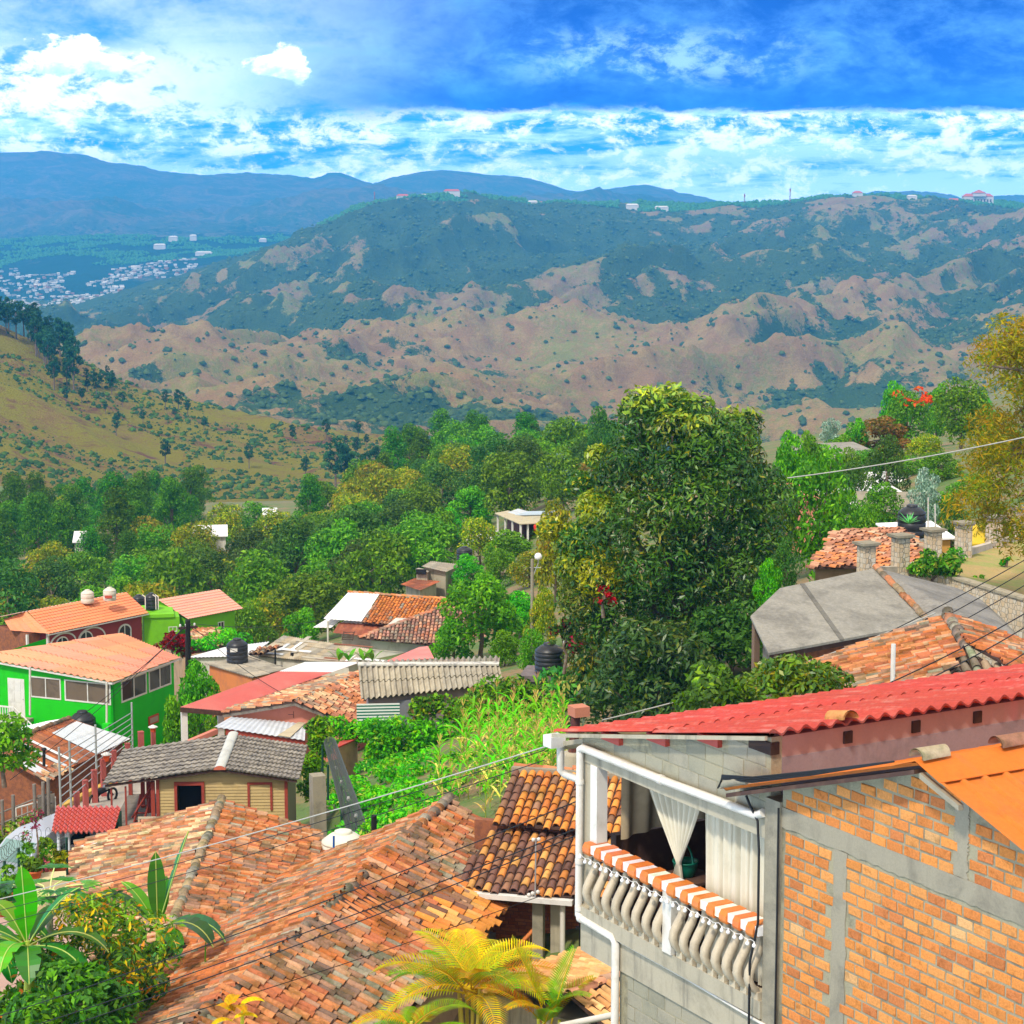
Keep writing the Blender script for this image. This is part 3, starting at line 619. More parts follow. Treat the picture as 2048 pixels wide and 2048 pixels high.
def tile_field(pts, pal, wd=.215, ex=.33, sag=.0, jit=1.0, seed=1, lift=.0, under=(.085, .05, .04), patch=.35, coh=.45):
    """rows of half-round clay tiles lying on the plane through pts (3 or more corners)"""
    rb = random.Random(seed); pts = [Vector(p) for p in pts]
    n = (pts[1]-pts[0]).cross(pts[2]-pts[0]).normalized()
    if n.z < 0: n = -n
    sdir = Vector((0, 0, 1)).cross(n)
    if sdir.length < 1e-4: sdir = Vector((1, 0, 0))
    sdir.normalize(); up = n.cross(sdir)
    if up.z < 0: up = -up
    O = pts[0]; q = [((p-O).dot(sdir), (p-O).dot(up)) for p in pts]
    s0, s1 = min(a for a, b in q), max(a for a, b in q); t0, t1 = min(b for a, b in q), max(b for a, b in q)
    def inside(x, y):
        c = False; j = len(q)-1
        for i in range(len(q)):
            if (q[i][1] > y) != (q[j][1] > y) and x < (q[j][0]-q[i][0])*(y-q[i][1])/(q[j][1]-q[i][1]+1e-12)+q[i][0]: c = not c
            j = i
        return c
    order = sorted(pal, key=lambda p: -(max(p[0])-min(p[0]))/max(p[0])); cw = np.cumsum([p[1] for p in order]); cw = cw/cw[-1]
    mb = MB(); NA = 5; ca = [(math.cos(PI*k/NA), math.sin(PI*k/NA)) for k in range(NA+1)]
    nc = int((s1-s0)/wd)+1; nr = int((t1-t0)/ex)+1
    for i in range(nc):
        off = rb.uniform(-.30, .30)*ex; sc = s0+(i+.5)*wd; run = pick(pal) if rb.random() < patch else None
        # the trough tiles between the columns
        for r in range(nr):
            t = t0+(r+.25)*ex+off
            if not inside(sc, t+ex*.25): continue
            j = lambda a: rb.uniform(-a, a)*jit
            rl, ru = wd*.435*rb.uniform(.92, 1.06), wd*.36; L_ = ex*1.22; h0, h1 = .055+j(.012), .010
            dz = -sag*(fbm1(sc*.35+seed, t*.25)-.5); a = j(.045); du = sdir*math.cos(a)+up*math.sin(a)
            c0 = O+sdir*(sc+j(.012))+up*(t-ex*.5+j(.02))+n*(h0+dz+lift); c1 = c0+(up*math.cos(a)-sdir*math.sin(a))*L_+n*(h1-h0)
            vs = [c0+du*(x*rl)+n*(y*rl*.95) for x, y in ca]+[c1+du*(x*ru)+n*(y*ru*.95) for x, y in ca]
            vs += [c0+du*(x*rl*.84)+n*(y*rl*.74) for x, y in ca]
            wv = min(.999, max(0, (fbm1((sc+seed*7)*.42, t*.34+seed)-.5)*2.3*coh+.5*coh+(1-coh)*rb.random()))
            col = run if (run and rb.random() < .3) else order[int(np.searchsorted(cw, wv))][0]
            k_ = rb.uniform(.74, 1.18); col = tuple(min(1, x*k_) for x in col); N = NA+1
            mb.add(vs, [(k, k+1, N+k+1, N+k) for k in range(NA)], col, True)
            mb.add([*vs[:N], *vs[2*N:]], [(k, N+k, N+k+1, k+1) for k in range(NA)], tuple(x*.7 for x in col))  # front lips darkened to paint the shade at the tile ends
    # bed of trough tiles, darkened to paint shadow lines between the columns
    c = [O+sdir*a+up*b for a, b in q]
    mb.slab([p+n*.004 for p in c] if n.dot((pts[1]-pts[0]).cross(pts[2]-pts[1])) > 0 else [p+n*.004 for p in reversed(c)], .07, under)
    return mb
def fbm1(x, y): return float(fbm(np.array([x]), np.array([y]), 3, 3)[0])
def ridge_caps(p, q, pal, r=.13, ex=.34, seed=1, sag=.0):
    rb = random.Random(seed); p, q = Vector(p), Vector(q); d = q-p; n = max(1, int(d.length/ex)); u = d.normalized()
    s = u.cross(Vector((0, 0, 1))).normalized(); z = s.cross(u); mb = MB(); NA = 6
    for i in range(n):
        c0 = p+u*(i*ex)+z*(.03+rb.uniform(-.03, .02))-Vector((0, 0, sag*math.sin(PI*i/n)))+s*rb.uniform(-.03, .03); c1 = c0+u*(ex*1.15)+z*(-.02)
        a = rb.uniform(-.05, .05)
        vs = [c+s*(math.cos(PI*k/NA+a)*rr)+z*(math.sin(PI*k/NA+a)*rr*.9-.02) for c, rr in ((c0, r*1.08), (c1, r*.86), (c0, r*.9)) for k in range(NA+1)]
        k_ = rb.uniform(.75, 1.15); col = tuple(min(1, x*k_) for x in rb.choices([t[0] for t in pal], [t[1] for t in pal])[0]); N = NA+1
        mb.add(vs, [(k, k+1, N+k+1, N+k) for k in range(NA)]+[(k, 2*N+k, 2*N+k+1, k+1) for k in range(NA)], col, True)
    return mb
def sheet_roof(A, B, C, D, waves, amp=.03, rows=1, step=.02, cols=((1, 1, 1),), per=7, prof='sin', th=.012, seed=0, vseg=1, rowcol=False, colw=None):
    """wavy sheets over the quad A-B (one rake), D-C (other rake); waves run parallel to AB and are counted from A to D"""
    A, B, C, D = map(Vector, (A, B, C, D)); rb = random.Random(seed); mb = MB()
    n = (D-A).cross(B-A).normalized()
    if n.z < 0: n = -n
    nu = waves*per; sheetw = colw or max(4, waves//max(1, int(waves/5)))
    def w_(u):
        ph = u*waves; f = ph-math.floor(ph)
        if prof == 'sin': return math.sin(2*PI*ph)*amp
        if prof == 'rib': return amp if f < .16 else (amp*(1-(f-.16)/.07) if f < .23 else (amp*((f-.93)/.07) if f > .93 else 0.0))
        if prof == 'tile': return amp*(abs(math.sin(PI*ph))**.7)
        return 0.0
    for r in range(rows):
        v0, v1 = r/rows, (r+1)/rows
        g = []
        for kx in range(vseg+1):
            v = v0+(v1-v0)*kx/vseg
            g.append([(A+(D-A)*(i/nu))*(1-v)+(B+(C-B)*(i/nu))*v+n*(w_(i/nu)+step*(1-(v-v0)/(v1-v0))) for i in range(nu+1)])
        cc = {}
        for kx in range(vseg):
            for i in range(nu):
                key = (int(i/per/sheetw) if not rowcol else 0, r if rowcol else 0, 0 if not rowcol else 0)
                key = (int(i/per/sheetw), r)
                if key not in cc: cc[key] = rb.choice(cols) if len(cols) > 1 else tuple(x*rb.uniform(.93, 1.05) for x in cols[0])
                mb.add([g[kx][i], g[kx][i+1], g[kx+1][i+1], g[kx+1][i]], [(0, 1, 2, 3)], cc[key], prof in ('sin', 'tile'))
        # the lower lip of each row of sheets, painted darker as step shading
        low = [p-n*(th+step*.9) for p in g[0]]
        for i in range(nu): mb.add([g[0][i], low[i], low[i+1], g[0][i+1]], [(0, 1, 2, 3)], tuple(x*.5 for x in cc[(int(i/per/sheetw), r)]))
    return mb
def open_wall(mb, F, axis, off, x0, x1, z0, z1, holes, out=-1, th=.14, col=(1, 1, 1)):
    """wall sheet with real openings; axis 'b': lies in plane b=off and runs along a"""
    xs = sorted({x0, x1, *[h for a in holes for h in a[:2] if x0 < h < x1]}); zs = sorted({z0, z1, *[h for a in holes for h in a[2:4] if z0 < h < z1]})
    pt = (lambda x, o, z: F.w(x, o, z)) if axis == 'b' else (lambda x, o, z: F.w(o, x, z))
    inn = off-out*th
    def hole(x, z): return any(h[0] < x < h[1] and h[2] < z < h[3] for h in holes)
    for i in range(len(xs)-1):
        for k in range(len(zs)-1):
            a, b, c, d = xs[i], xs[i+1], zs[k], zs[k+1]
            if hole((a+b)/2, (c+d)/2): continue
            mb.quad(pt(a, off, c), pt(b, off, c), pt(b, off, d), pt(a, off, d), col); mb.quad(pt(b, inn, c), pt(a, inn, c), pt(a, inn, d), pt(b, inn, d), col)
    for h in holes:
        a, b, c, d = h[:4]
        mb.quad(pt(a, off, c), pt(b, off, c), pt(b, inn, c), pt(a, inn, c), col); mb.quad(pt(a, off, d), pt(b, off, d), pt(b, inn, d), pt(a, inn, d), col)
        mb.quad(pt(a, off, c), pt(a, inn, c), pt(a, inn, d), pt(a, off, d), col); mb.quad(pt(b, off, c), pt(b, inn, c), pt(b, inn, d), pt(b, off, d), col)
    for (p, q) in (((x0, z0), (x0, z1)), ((x1, z0), (x1, z1)), ((x0, z1), (x1, z1))):
        mb.quad(pt(p[0], off, p[1]), pt(q[0], off, q[1]), pt(q[0], inn, q[1]), pt(p[0], inn, p[1]), col)
def bx(mb, F, axis, off, out, x0, x1, z0, z1, d0, d1, col=(1, 1, 1)):
    """box on a wall plane, from depth d0 to d1 measured outwards"""
    o0, o1 = sorted((off+out*d0, off+out*d1))
    if axis == 'b': mb.box(F, x0, x1, o0, o1, z0, z1, col)
    else: mb.box(F, o0, o1, x0, x1, z0, z1, col)
WHITE_P = mat('white_paint', (.72, .70, .66), (.58, .56, .51), sc=2, rough=.55, fine=.06, bumps=.1)
GLASS = mat('dark_glass', (.025, .028, .03), rough=.08, fine=0, bumps=0, spec=.6)
WINB = mat('window_frame_red', (.45, .07, .045), rough=.6, fine=.1)
def window(par, F, axis, off, out, x0, x1, z0, z1, mull=1, fw=.06, frame=None, pane=None, transom=False, name='window'):
    m = MB(); d0, d1 = -.05, .035
    for a, b, c, d in ((x0, x1, z1-fw, z1), (x0, x1, z0, z0+fw), (x0, x0+fw, z0+fw, z1-fw), (x1-fw, x1, z0+fw, z1-fw)): bx(m, F, axis, off, out, a, b, c, d, d0, d1)
    for i in range(mull):
        x = x0+(x1-x0)*(i+1)/(mull+1); bx(m, F, axis, off, out, x-fw*.4, x+fw*.4, z0+fw, z1-fw, d0, d1-.008)
    if transom: bx(m, F, axis, off, out, x0+fw, x1-fw, z1-(z1-z0)*.3, z1-(z1-z0)*.3+fw*.6, d0, d1-.011)
    f = m.build(name, frame or WHITE_P, par)
    g = MB(); bx(g, F, axis, off, out, x0+fw*.5, x1-fw*.5, z0+fw*.5, z1-fw*.5, -.02, -.012); g.build('pane', pane or GLASS, f)
    return f
def brick_face(mb, F, off, x0, x1, z0, z1, bw, bh, joint, cols, proud=.010, seed=1, skip=None, top=None, jit=.006, odd=None, colj=.12):
    """single bricks set in a mortar wall in the plane b=off; top(x) bounds them above"""
    rb = random.Random(seed); nr = int((z1-z0)/bh)+1
    for r in range(nr):
        z = z0+r*bh; x = x0-(bw*.5 if r % 2 else 0)-rb.random()*bw*.12
        while x < x1:
            w2 = bw*rb.uniform(.9, 1.1) if jit else bw; a, b = max(x, x0), min(x+w2-joint, x1); x += w2
            if b-a < bw*.18: continue
            zt = z+bh-joint
            if top is not None and max(top(a), top(b)) < zt: continue
            if top is not None and min(top(a), top(b)) < zt: continue
            if skip and any(s[0] < (a+b)/2 < s[1] and s[2] < z+bh/2 < s[3] for s in skip):
                continue
            if zt > z1: continue
            c = rb.choices([t[0] for t in cols], [t[1] for t in cols])[0]; k = rb.uniform(1-colj, 1+colj); c = tuple(min(1, t*k) for t in c)
            p = proud*rb.uniform(.3, 1.5); j = lambda: rb.uniform(-jit, jit)
            f = [(a+j(), z+j()), (b+j(), z+j()), (b+j(), zt+j()), (a+j(), zt+j())]; e = min(bw, bh)*.06
            g = [(f[0][0]+e, f[0][1]+e), (f[1][0]-e, f[1][1]+e), (f[2][0]-e, f[2][1]-e), (f[3][0]+e, f[3][1]-e)]
            vs = [F.w(u_, off+.004, v_) for u_, v_ in f]+[F.w(u_, off-p*.6, v_) for u_, v_ in f]+[F.w(u_, off-p, v_) for u_, v_ in g]
            mb.add(vs, [(0, 1, 5, 4), (1, 2, 6, 5), (2, 3, 7, 6), (3, 0, 4, 7), (4, 5, 9, 8), (5, 6, 10, 9), (6, 7, 11, 10), (7, 4, 8, 11), (8, 9, 10, 11)], c)
    return mb
CONC = mat('raw_concrete', (.31, .275, .20), (.20, .18, .135), sc=1.6, lo=.46, hi=.7, rough=.92, fine=.2, bscale=40, bumps=.45, bdist=.01, streak=2.2, streakc=(.24, .21, .155))
BLOCK = mat('concrete_block', (.33, .30, .22), (.24, .225, .17), sc=2.2, lo=.45, hi=.7, rough=.95, fine=.22, bscale=55, bumps=.5, bdist=.008)
DIRTY = mat('dirty_plaster', (.42, .37, .27), (.28, .25, .18), sc=1.1, lo=.5, hi=.72, rough=.92, fine=.14, bscale=30, bumps=.3, streak=3.5, streakc=(.20, .18, .14))
BRICK = mat('fired_brick', (1.05, 1.05, 1.05), (.70, .66, .60), sc=9, lo=.50, hi=.74, rough=.95, fine=.4, bscale=38, bumps=.9, bdist=.012, spec=.1)
MORTAR = mat('mortar', (.34, .305, .20), (.20, .18, .12), sc=3, rough=.97, fine=.25, bscale=45, bumps=.8, bdist=.015)
BRICKC = [((.62, .235, .06), 6), ((.57, .20, .055), 4), ((.64, .27, .08), 3), ((.48, .165, .055), 1.5), ((.62, .34, .14), .5)]
REDMETAL = mat('red_painted_sheet', (.50, .072, .055), (.54, .16, .13), sc=1.7, lo=.50, hi=.66, rough=.9, fine=.3, bscale=14, bumps=.15, spec=.1, streak=5, streakc=(.36, .06, .05), along=-60.2)
PINK = mat('pink_plaster', (.38, .23, .20), (.33, .205, .185), sc=1.5, rough=.92, fine=.1, streak=2, streakc=(.45, .22, .21))
GREYP = mat('grey_plaster', (.27, .215, .225), (.20, .165, .175), sc=1.4, rough=.92, fine=.15, streak=2.5, streakc=(.30, .25, .26))
PVC = mat('white_plastic_pipe', (.68, .64, .57), (.56, .52, .44), sc=2.5, rough=.4, fine=.05, bumps=0)
BLACK = mat('black_rubber', (.012, .012, .013), rough=.55, fine=0, bumps=0)
CLOTH = mat('cream_cloth', (.60, .55, .43), (.53, .485, .37), sc=3, rough=.9, fine=.05, bscale=200, bumps=.1)
CLOTHB = mat('brown_cloth', (.46, .36, .22), (.37, .29, .17), sc=3, rough=.9, fine=.05, bscale=200, bumps=.1)
DARKW = mat('dark_wood', (.07, .035, .025), (.11, .06, .04), sc=4, rough=.75, fine=.2)
STONEW = mat('cast_stone', (.52, .435, .31), (.43, .36, .26), sc=4, rough=.85, fine=.12, bscale=60, bumps=.25)
# ================================================================== block house with the balcony
F1 = Frame(P(1183, 1815, 27.9), -60.2)
h1 = thing('balcony_house', F1.w(2, 3, -7), 'grey concrete block house with red corrugated roof and a curtained balustrade balcony', 'house')
zr = lambda a: 2.50+.2107*a
m = MB()      # block walls: above the lintel, the lower storey, the back and sides
m.slab([F1.w(-.25, .0, 2.28), F1.w(4.02, .0, 2.28), F1.w(4.02, 0, zr(4.02)-.06), F1.w(-.25, 0, zr(-.25)-.06)], .16, n=-F1.B)
m.box(F1, .70, 4.0, 0.02, .18, -8.5, -.22); m.box(F1, .70, .88, .18, 5.5, -8.5, -.22); m.box(F1, -.2, 4.0, 3.0, 3.15, -.1, 2.25); m.box(F1, -.25, -.08, 3.15, 8, -8, 2.3)
m.build('wall', MORTAR, h1)
m = MB(); BC = [((1, 1, 1), 3), ((.9, .92, .9), 2), ((1.08, 1.04, .95), 1)]
brick_face(m, F1, 0.0, -.24, 4.0, 2.285, 3.3, .40, .205, .014, BC, .006, 3, top=lambda a: zr(a)-.07, jit=.003, colj=.07)
m.build('block_face', BLOCK, h1); m = MB(); brick_face(m, F1, .02, .90, 4.0, -6.0, -.25, .40, .205, .014, BC, .006, 4, jit=.003, colj=.07)
m.build('block_face', BLOCK, h1)
m = MB(); m.box(F1, -.25, 4.02, -.02, .2, 2.03, 2.28); m.build('lintel', DIRTY, h1)
m = MB(); m.box(F1, .72, 4.0, -.018, .6, -.66, -.22); m.box(F1, -.25, .72, -.02, 3.0, -.68, -.22); m.box(F1, -.25, 4.0, -.09, 3.0, -.22, 0.0); m.build('balcony_slab', DIRTY, h1)
m = MB(); m.box(F1, 4.0, 4.29, -.06, .22, -8.5, 2.56); m.build('pillar', CONC, h1)
m = MB(); m.box(F1, 0.0, .17, -.03, .14, .95, 2.03); m.build('corner_post', PVC, h1)
m = MB(); m.box(F1, -.24, 0.0, 0.0, .12, 0, 2.03); m.build('end_wall', DIRTY, h1)
m = MB(); m.box(F1, 3.86, 4.02, .16, 11, 3.02, 3.28); m.build('wall', PINK, h1)
m = MB(); m.box(F1, 3.86, 4.03, .16, 11, -8.5, 3.02); m.build('wall', GREYP, h1)  # lower wall in grey, its shade put into the colour
for i, (u, v) in enumerate(((1548, 1478), (1695, 1459), (1831, 1443), (1954, 1428), (2070, 1412))):
    b, z = F1.ha(u, v, 4.02); m = MB(); m.box(F1, 3.6, 4.045, b-.065, b+.065, zr(3.9)-.25, zr(3.9)-.10, (.5, .5, .5)); m.build('rafter_or_hole', DARKW, h1)  # dark flush blocks stand in for shaded holes in this wall
for a in (.55, 1.65, 2.8):
    m = MB(); m.box(F1, a-.22, a+.22, -.07, .1, zr(a)-.15, zr(a)-.05); m.build('rafter_or_hole', WINB, h1)
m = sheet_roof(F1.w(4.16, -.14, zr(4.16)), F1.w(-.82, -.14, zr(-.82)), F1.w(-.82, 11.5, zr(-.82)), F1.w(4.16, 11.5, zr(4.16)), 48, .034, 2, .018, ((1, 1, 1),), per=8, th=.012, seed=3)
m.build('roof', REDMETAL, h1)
m = MB(); m.box(F1, -.80, 4.0, -.135, -.10, -0.0, .03) if False else m.slab([F1.w(-.82, -.12, zr(-.82)-.03), F1.w(4.1, -.12, zr(4.1)-.03), F1.w(4.1, -.16, zr(4.1)-.03), F1.w(-.82, -.16, zr(-.82)-.03)], .05); m.build('fascia', DIRTY, h1)
m = MB(); m.box(F1, -.08, 3.9, .2, 3.0, 2.06, 2.1, (.5, .5, .5)); m.box(F1, -.08, 3.9, .2, 3.0, -.02, .01, (.4, .3, .25)); m.box(F1, -.24, -.1, .46, 3.0, .0, .93); m.box(F1, -.24, -.1, .12, 3.0, 2.03, 2.25); m.box(F1, -.05, 3.9, 2.94, 2.99, 0, 2.06); m.build('interior', DARKW, h1)
# balustrade
ra = MB(); xs = 0.02; k = 0
while xs < 4.0:
    wl = .15*RB.uniform(.85, 1.15); e = min(4.0, xs+wl); o = k % 2 == 0
    c = (.70, .19, .035) if o else (.80, .78, .74)
    if o:   # rounded clay piece lapping over the rail
        q = [(-.15, .80), (-.17, .84), (-.165, .90), (-.13, .955), (.15, .955), (.15, .80)]
    else: q = [(-.135, .83), (-.135, .84), (-.135, .90), (-.135, .945), (.14, .945), (.14, .83)]
    vs = [F1.w(x, b, z) for x in (xs, e) for b, z in q]; n = len(q)
    ra.add(vs, [(i, (i+1) % n, (i+1) % n+n, i+n) for i in range(n)]+[tuple(range(n-1, -1, -1)), tuple(range(n, 2*n))], tuple(t*RB.uniform(.9, 1.06) for t in c))
    xs = e; k += 1
ra.build('rail', mat('glazed_rail', (1, 1, 1), (.86, .84, .80), sc=6, rough=.45, fine=.08), h1)
m = MB(); a_, _ = F1.hb(1349, 1800); m.box(F1, a_-.10, a_+.10, -.12, .10, 0.0, .83); m.build('newel_post', PVC, h1)
def baluster(a):
    mb = MB(); prof = [(0.0, .80), (-.005, .72), (-.02, .64), (-.055, .55), (-.115, .45), (-.165, .36), (-.18, .28), (-.155, .20), (-.10, .13), (-.05, .085)]
    rings = []
    for i, (o, z) in enumerate(prof):
        f = i/(len(prof)-1); hw = .036+.020*math.sin(PI*f)**1.0; hd = .040+.012*math.sin(PI*f)
        d = Vector((prof[min(i+1, len(prof)-1)][0]-prof[max(i-1, 0)][0], prof[min(i+1, len(prof)-1)][1]-prof[max(i-1, 0)][1])).normalized(); nx, nz = -d.y, d.x
        rings.append([F1.w(a+cx*hw, o+cn*hd*nx, z+cn*hd*nz) for cx, cn in ((-1, -.6), (-.6, -1), (.6, -1), (1, -.6), (1, .6), (.6, 1), (-.6, 1), (-1, .6))])
    vs = [p for r in rings for p in r]
    mb.add(vs, [(i*8+k, i*8+(k+1) % 8, (i+1)*8+(k+1) % 8, (i+1)*8+k) for i in range(len(rings)-1) for k in range(8)], (1, 1, 1), True)
    mb.box(F1, a-.055, a+.055, -.06, .06, .76, .83, (1.12, 1.12, 1.1)); mb.box(F1, a-.065, a+.065, -.085, .06, 0, .095, (1.05, 1.05, 1.02))
    return mb
for i in range(8): baluster(.15+i*(a_-.30)/7.0).build('baluster', STONEW, h1)
for i in range(8): baluster(a_+.24+i*(4.0-a_-.36)/7.0).build('baluster', STONEW, h1)
# curtains: things of their own hanging in the opening
def curtain(name, label, fn, m_, nu=70, nv=16):
    mb = MB(); g = [[fn(i/nu, k/nv) for i in range(nu+1)] for k in range(nv+1)]
    vs = [p for r in g for p in r]; n = nu+1
    mb.add(vs, [(k*n+i, k*n+i+1, (k+1)*n+i+1, (k+1)*n+i) for k in range(nv) for i in range(nu)], (1, 1, 1), True)
    o = mb.build(name, m_, loc=g[0][nu//2]); return tag(o, label, 'curtain')
a0, a1 = F1.hb(1378, 1700)[0], 4.0
curtain('curtain', 'cream curtain hanging straight and closed across the near half of the balcony', lambda s, t: F1.w(a0+(a1-a0)*s+.012*math.sin(s*60+t*2), .24+.035*math.sin(s*2*PI*9+.6*math.sin(t*3))+.02*math.sin(s*2*PI*23), 2.02-2.0*t), CLOTH, 150, 10)
c0, c1 = F1.hb(1262, 1570)[0], F1.hb(1372, 1600)[0]; cg = F1.hb(1326, 1707)[0]
def tied(s, t):
    z = 2.02-1.32*t
    if t < .72: f = (t/.72); wd = (1-f**1.15)*1+.05*f**1.15; mid = (c0+c1)/2*(1-f)+cg*f
    else: f = (t-.72)/.28; wd = .05+.20*f**.8; mid = cg-.03*f
    wd = max(wd, .05)
    return F1.w(mid+(s-.5)*(c1-c0)*wd, .24+(.02+.03*wd)*math.sin(s*2*PI*8)+.03*math.sin(PI*s), z)
curtain('curtain', 'cream curtain gathered and knotted in the middle of the balcony opening', tied, CLOTH, 90, 36)
curtain('curtain', 'brownish curtain drawn up at the far end of the balcony', lambda s, t: F1.w(.02+.04*math.sin(s*2*PI*7), .46+2.5*s*(1-.0*t)-.25*t*s, 2.02-1.12*t*(1-.10*math.sin(PI*s))), CLOTHB, 80, 14)
# green basket on a low dark table behind the rail
GREENP = mat('green_plastic', (.005, .13, .075), rough=.35, fine=.05, bumps=0)
ab, zb = F1.hb(1356, 1737, .30); bk = F1.w(ab, .42, zb-.10)
t = thing('side_table', F1.w(ab, .42, 0), 'small dark table standing behind the balcony rail', 'table'); m = MB(); m.box(F1, ab-.3, ab+.35, .28, .75, zb-.16, zb-.12); m.build('tabletop', DARKW, t)
for da, db in ((-.25, .33), (.3, .33), (-.25, .7), (.3, .7)):
    m = MB(); m.box(F1, ab+da-.025, ab+da+.025, db-.025, db+.025, .01, zb-.16); m.build('leg', DARKW, t)
t = thing('basket', bk-Vector((0, 0, .02)), 'round green plastic basket with a hooped handle beside the knotted curtain', 'basket')
MB().lathe(bk, [(.10, -.02), (.13, .02), (.155, .10), (.165, .17), (.175, .175), (.175, .19), (.155, .19), (.15, .12), (.12, .02)], 24).build('bowl', GREENP, t)
MB().tube([bk+F1.A*(.165*math.cos(x))+Vector((0, 0, .18+.22*math.sin(x))) for x in [PI*i/14 for i in range(15)]], .014, 8).build('handle', GREENP, t)
# string lights under the rail
BULB = mat('white_bulb', (.85, .83, .82), rough=.3, fine=0, bumps=0)
t = thing('string_lights', F1.w(2, -.19, .8), 'string of small round white bulbs looped under the striped balcony rail', 'string lights')
pts = [F1.w(.0+4.0*i/60, -.19, .80-.035*abs(math.sin(i*.9))) for i in range(61)]
MB().tube(pts, .005, 4).build('wire', WHITE_P, t)
for i in range(0, 61, 2):
    q = pts[i]; MB().lathe(q+Vector((0, 0, -.05)), [(.008, -.026), (.024, -.015), (.028, 0), (.022, .018), (.008, .03), (.006, .05)], 8).build('bulb', BULB, t)
# plastic drain pipes
t = thing('drain_pipe', F1.w(-.2, -.07, -.3), 'white plastic drain pipe framing the balcony and running down the block wall', 'pipe')
MB().tube([F1.w(-.19, -.08, 2.20), F1.w(-.12, -.08, 2.24), F1.w(1.8, -.08, 2.25), F1.w(3.86, -.08, 2.30), F1.w(3.98, -.07, 2.36)], .055, 12).build('upper_pipe', PVC, t)
MB().tube([F1.w(-.19, -.08, 2.22), F1.w(-.20, -.08, 1.2), F1.w(-.21, -.08, -.16)], .052, 12).build('downpipe', PVC, t)
MB().tube([F1.w(-.21, -.08, -.13), F1.w(-.15, -.08, -.18), F1.w(.68, -.08, -.20), F1.w(.74, -.08, -.27), F1.w(.74, -.08, -1.4), F1.w(.74, -.08, -6)], .056, 12).build('lower_pipe', PVC, t)
for z in (1.75, .62, -.05): MB().tube([F1.w(-.195, -.08, z-.03), F1.w(-.195, -.08, z+.03)], .062, 12).build('coupling', PVC, t)
for a, z in ((1.8, 2.25), (-.13, -.18)): MB().tube([F1.w(a-.04, -.08, z), F1.w(a+.04, -.08, z+.002)], .066, 12).build('coupling', PVC, t)
t2 = MB().tube([F1.w(.80, -.03, -.24), F1.w(2.4, -.03, -.25), F1.w(4.2, -.075, -.27)], .022, 8).build('conduit', PVC, loc=F1.w(2, 0, -.3)); tag(t2, 'thin white conduit running level along the lower block wall', 'pipe')
# black cable looping down the pillar
o = MB().tube([F1.w(3.72, -.14, 2.52), F1.w(3.78, -.12, 2.40), F1.w(3.92, -.11, 2.25), F1.w(3.97, -.12, 1.9), F1.w(3.99, -.13, 1.0), F1.w(3.93, -.20, .5), F1.w(3.88, -.16, -.5), F1.w(3.82, -.13, -1.6), F1.w(3.7, -.1, -3.5)], .016, 6).build('power_cable', BLACK, loc=F1.w(3.9, -.1, 0)); tag(o, 'black cable hanging loosely down in front of the balcony curtain', 'cable')
o = MB().tube([F1.w(4.30, -.09, 2.5), F1.w(4.31, -.09, 1.0), F1.w(4.31, -.09, -2), F1.w(4.32, -.09, -4)], .013, 6).build('power_cable', BLACK, loc=F1.w(4.3, -.1, 0)); tag(o, 'black cable fixed straight down the edge of the brick wall', 'cable')
# ================================================================== brick gable house
hb_ = thing('brick_house', F1.w(8, 4, -7), 'orange brick gable house with grey concrete bands and orange metal roof', 'house')
top = lambda a: (2.53+.32*(a-3.5) if a < 6.95 else 3.634-.32*(a-6.95))
m = MB()
m.slab([F1.w(4.29, -.02, -8.5), F1.w(10.6, -.02, -8.5), F1.w(10.6, -.02, top(10.6)-.06), F1.w(6.95, -.02, top(6.95)-.06), F1.w(4.29, -.02, top(4.29)-.06)], .2, n=-F1.B)
m.box(F1, 10.4, 10.6, .18, 9, -8.5, 2.4); m.build('wall', MORTAR, hb_)
SK = [(4.2, 11, 2.24, 2.53), (5.24, 5.55, -9, 2.5), (7.25, 7.53, 2.4, 4), (7.85, 8.15, -9, 2.3) if False else (99, 99, 0, 0)]
m = MB(); brick_face(m, F1, -.02, 4.36, 10.5, -5.0, 3.6, .272, .134, .029, BRICKC, .013, 8, skip=SK, top=lambda a: top(a)-.08, jit=.006)
m.build('brick_face', BRICK, hb_)
m = MB()
def rough_band(mb, a0, a1, z0, z1, n, vert=False):
    rb = random.Random(int(a0*100)); f = []; N = n
    for i in range(N+1):
        x = i/N
        if vert: f.append((F1.w(a0+rb.uniform(-.02, .02), -.032, z0+(z1-z0)*x), F1.w(a1+rb.uniform(-.02, .02), -.032, z0+(z1-z0)*x)))
        else: f.append((F1.w(a0+(a1-a0)*x, -.036, z0+rb.uniform(-.016, .012)), F1.w(a0+(a1-a0)*x, -.036, z1+rb.uniform(-.005, .005))))
    for (p, q), (r, s) in zip(f, f[1:]):
        mb.quad(p, r, s, q); mb.quad(p, p+F1.B*.03, r+F1.B*.03, r); mb.quad(q, s, s+F1.B*.03, q+F1.B*.03)
rough_band(m, 4.29, 10.5, 2.265, 2.51, 70); m.build('beam', CONC, hb_)
for a, b, c, d in ((5.27, 5.52, -6, 2.262), (7.28, 7.50, 2.512, top(7.4)-.06)):
    m = MB(); rough_band(m, a, b, c, d, 70, True); m.build('column', CONC, hb_)
ORM = mat('orange_painted_sheet', (.66, .19, .03), (.50, .15, .04), sc=1.4, lo=.48, hi=.72, rough=.75, fine=.22, bscale=12, bumps=.08, spec=.15, streak=5, streakc=(.50, .17, .05), along=-60.2)
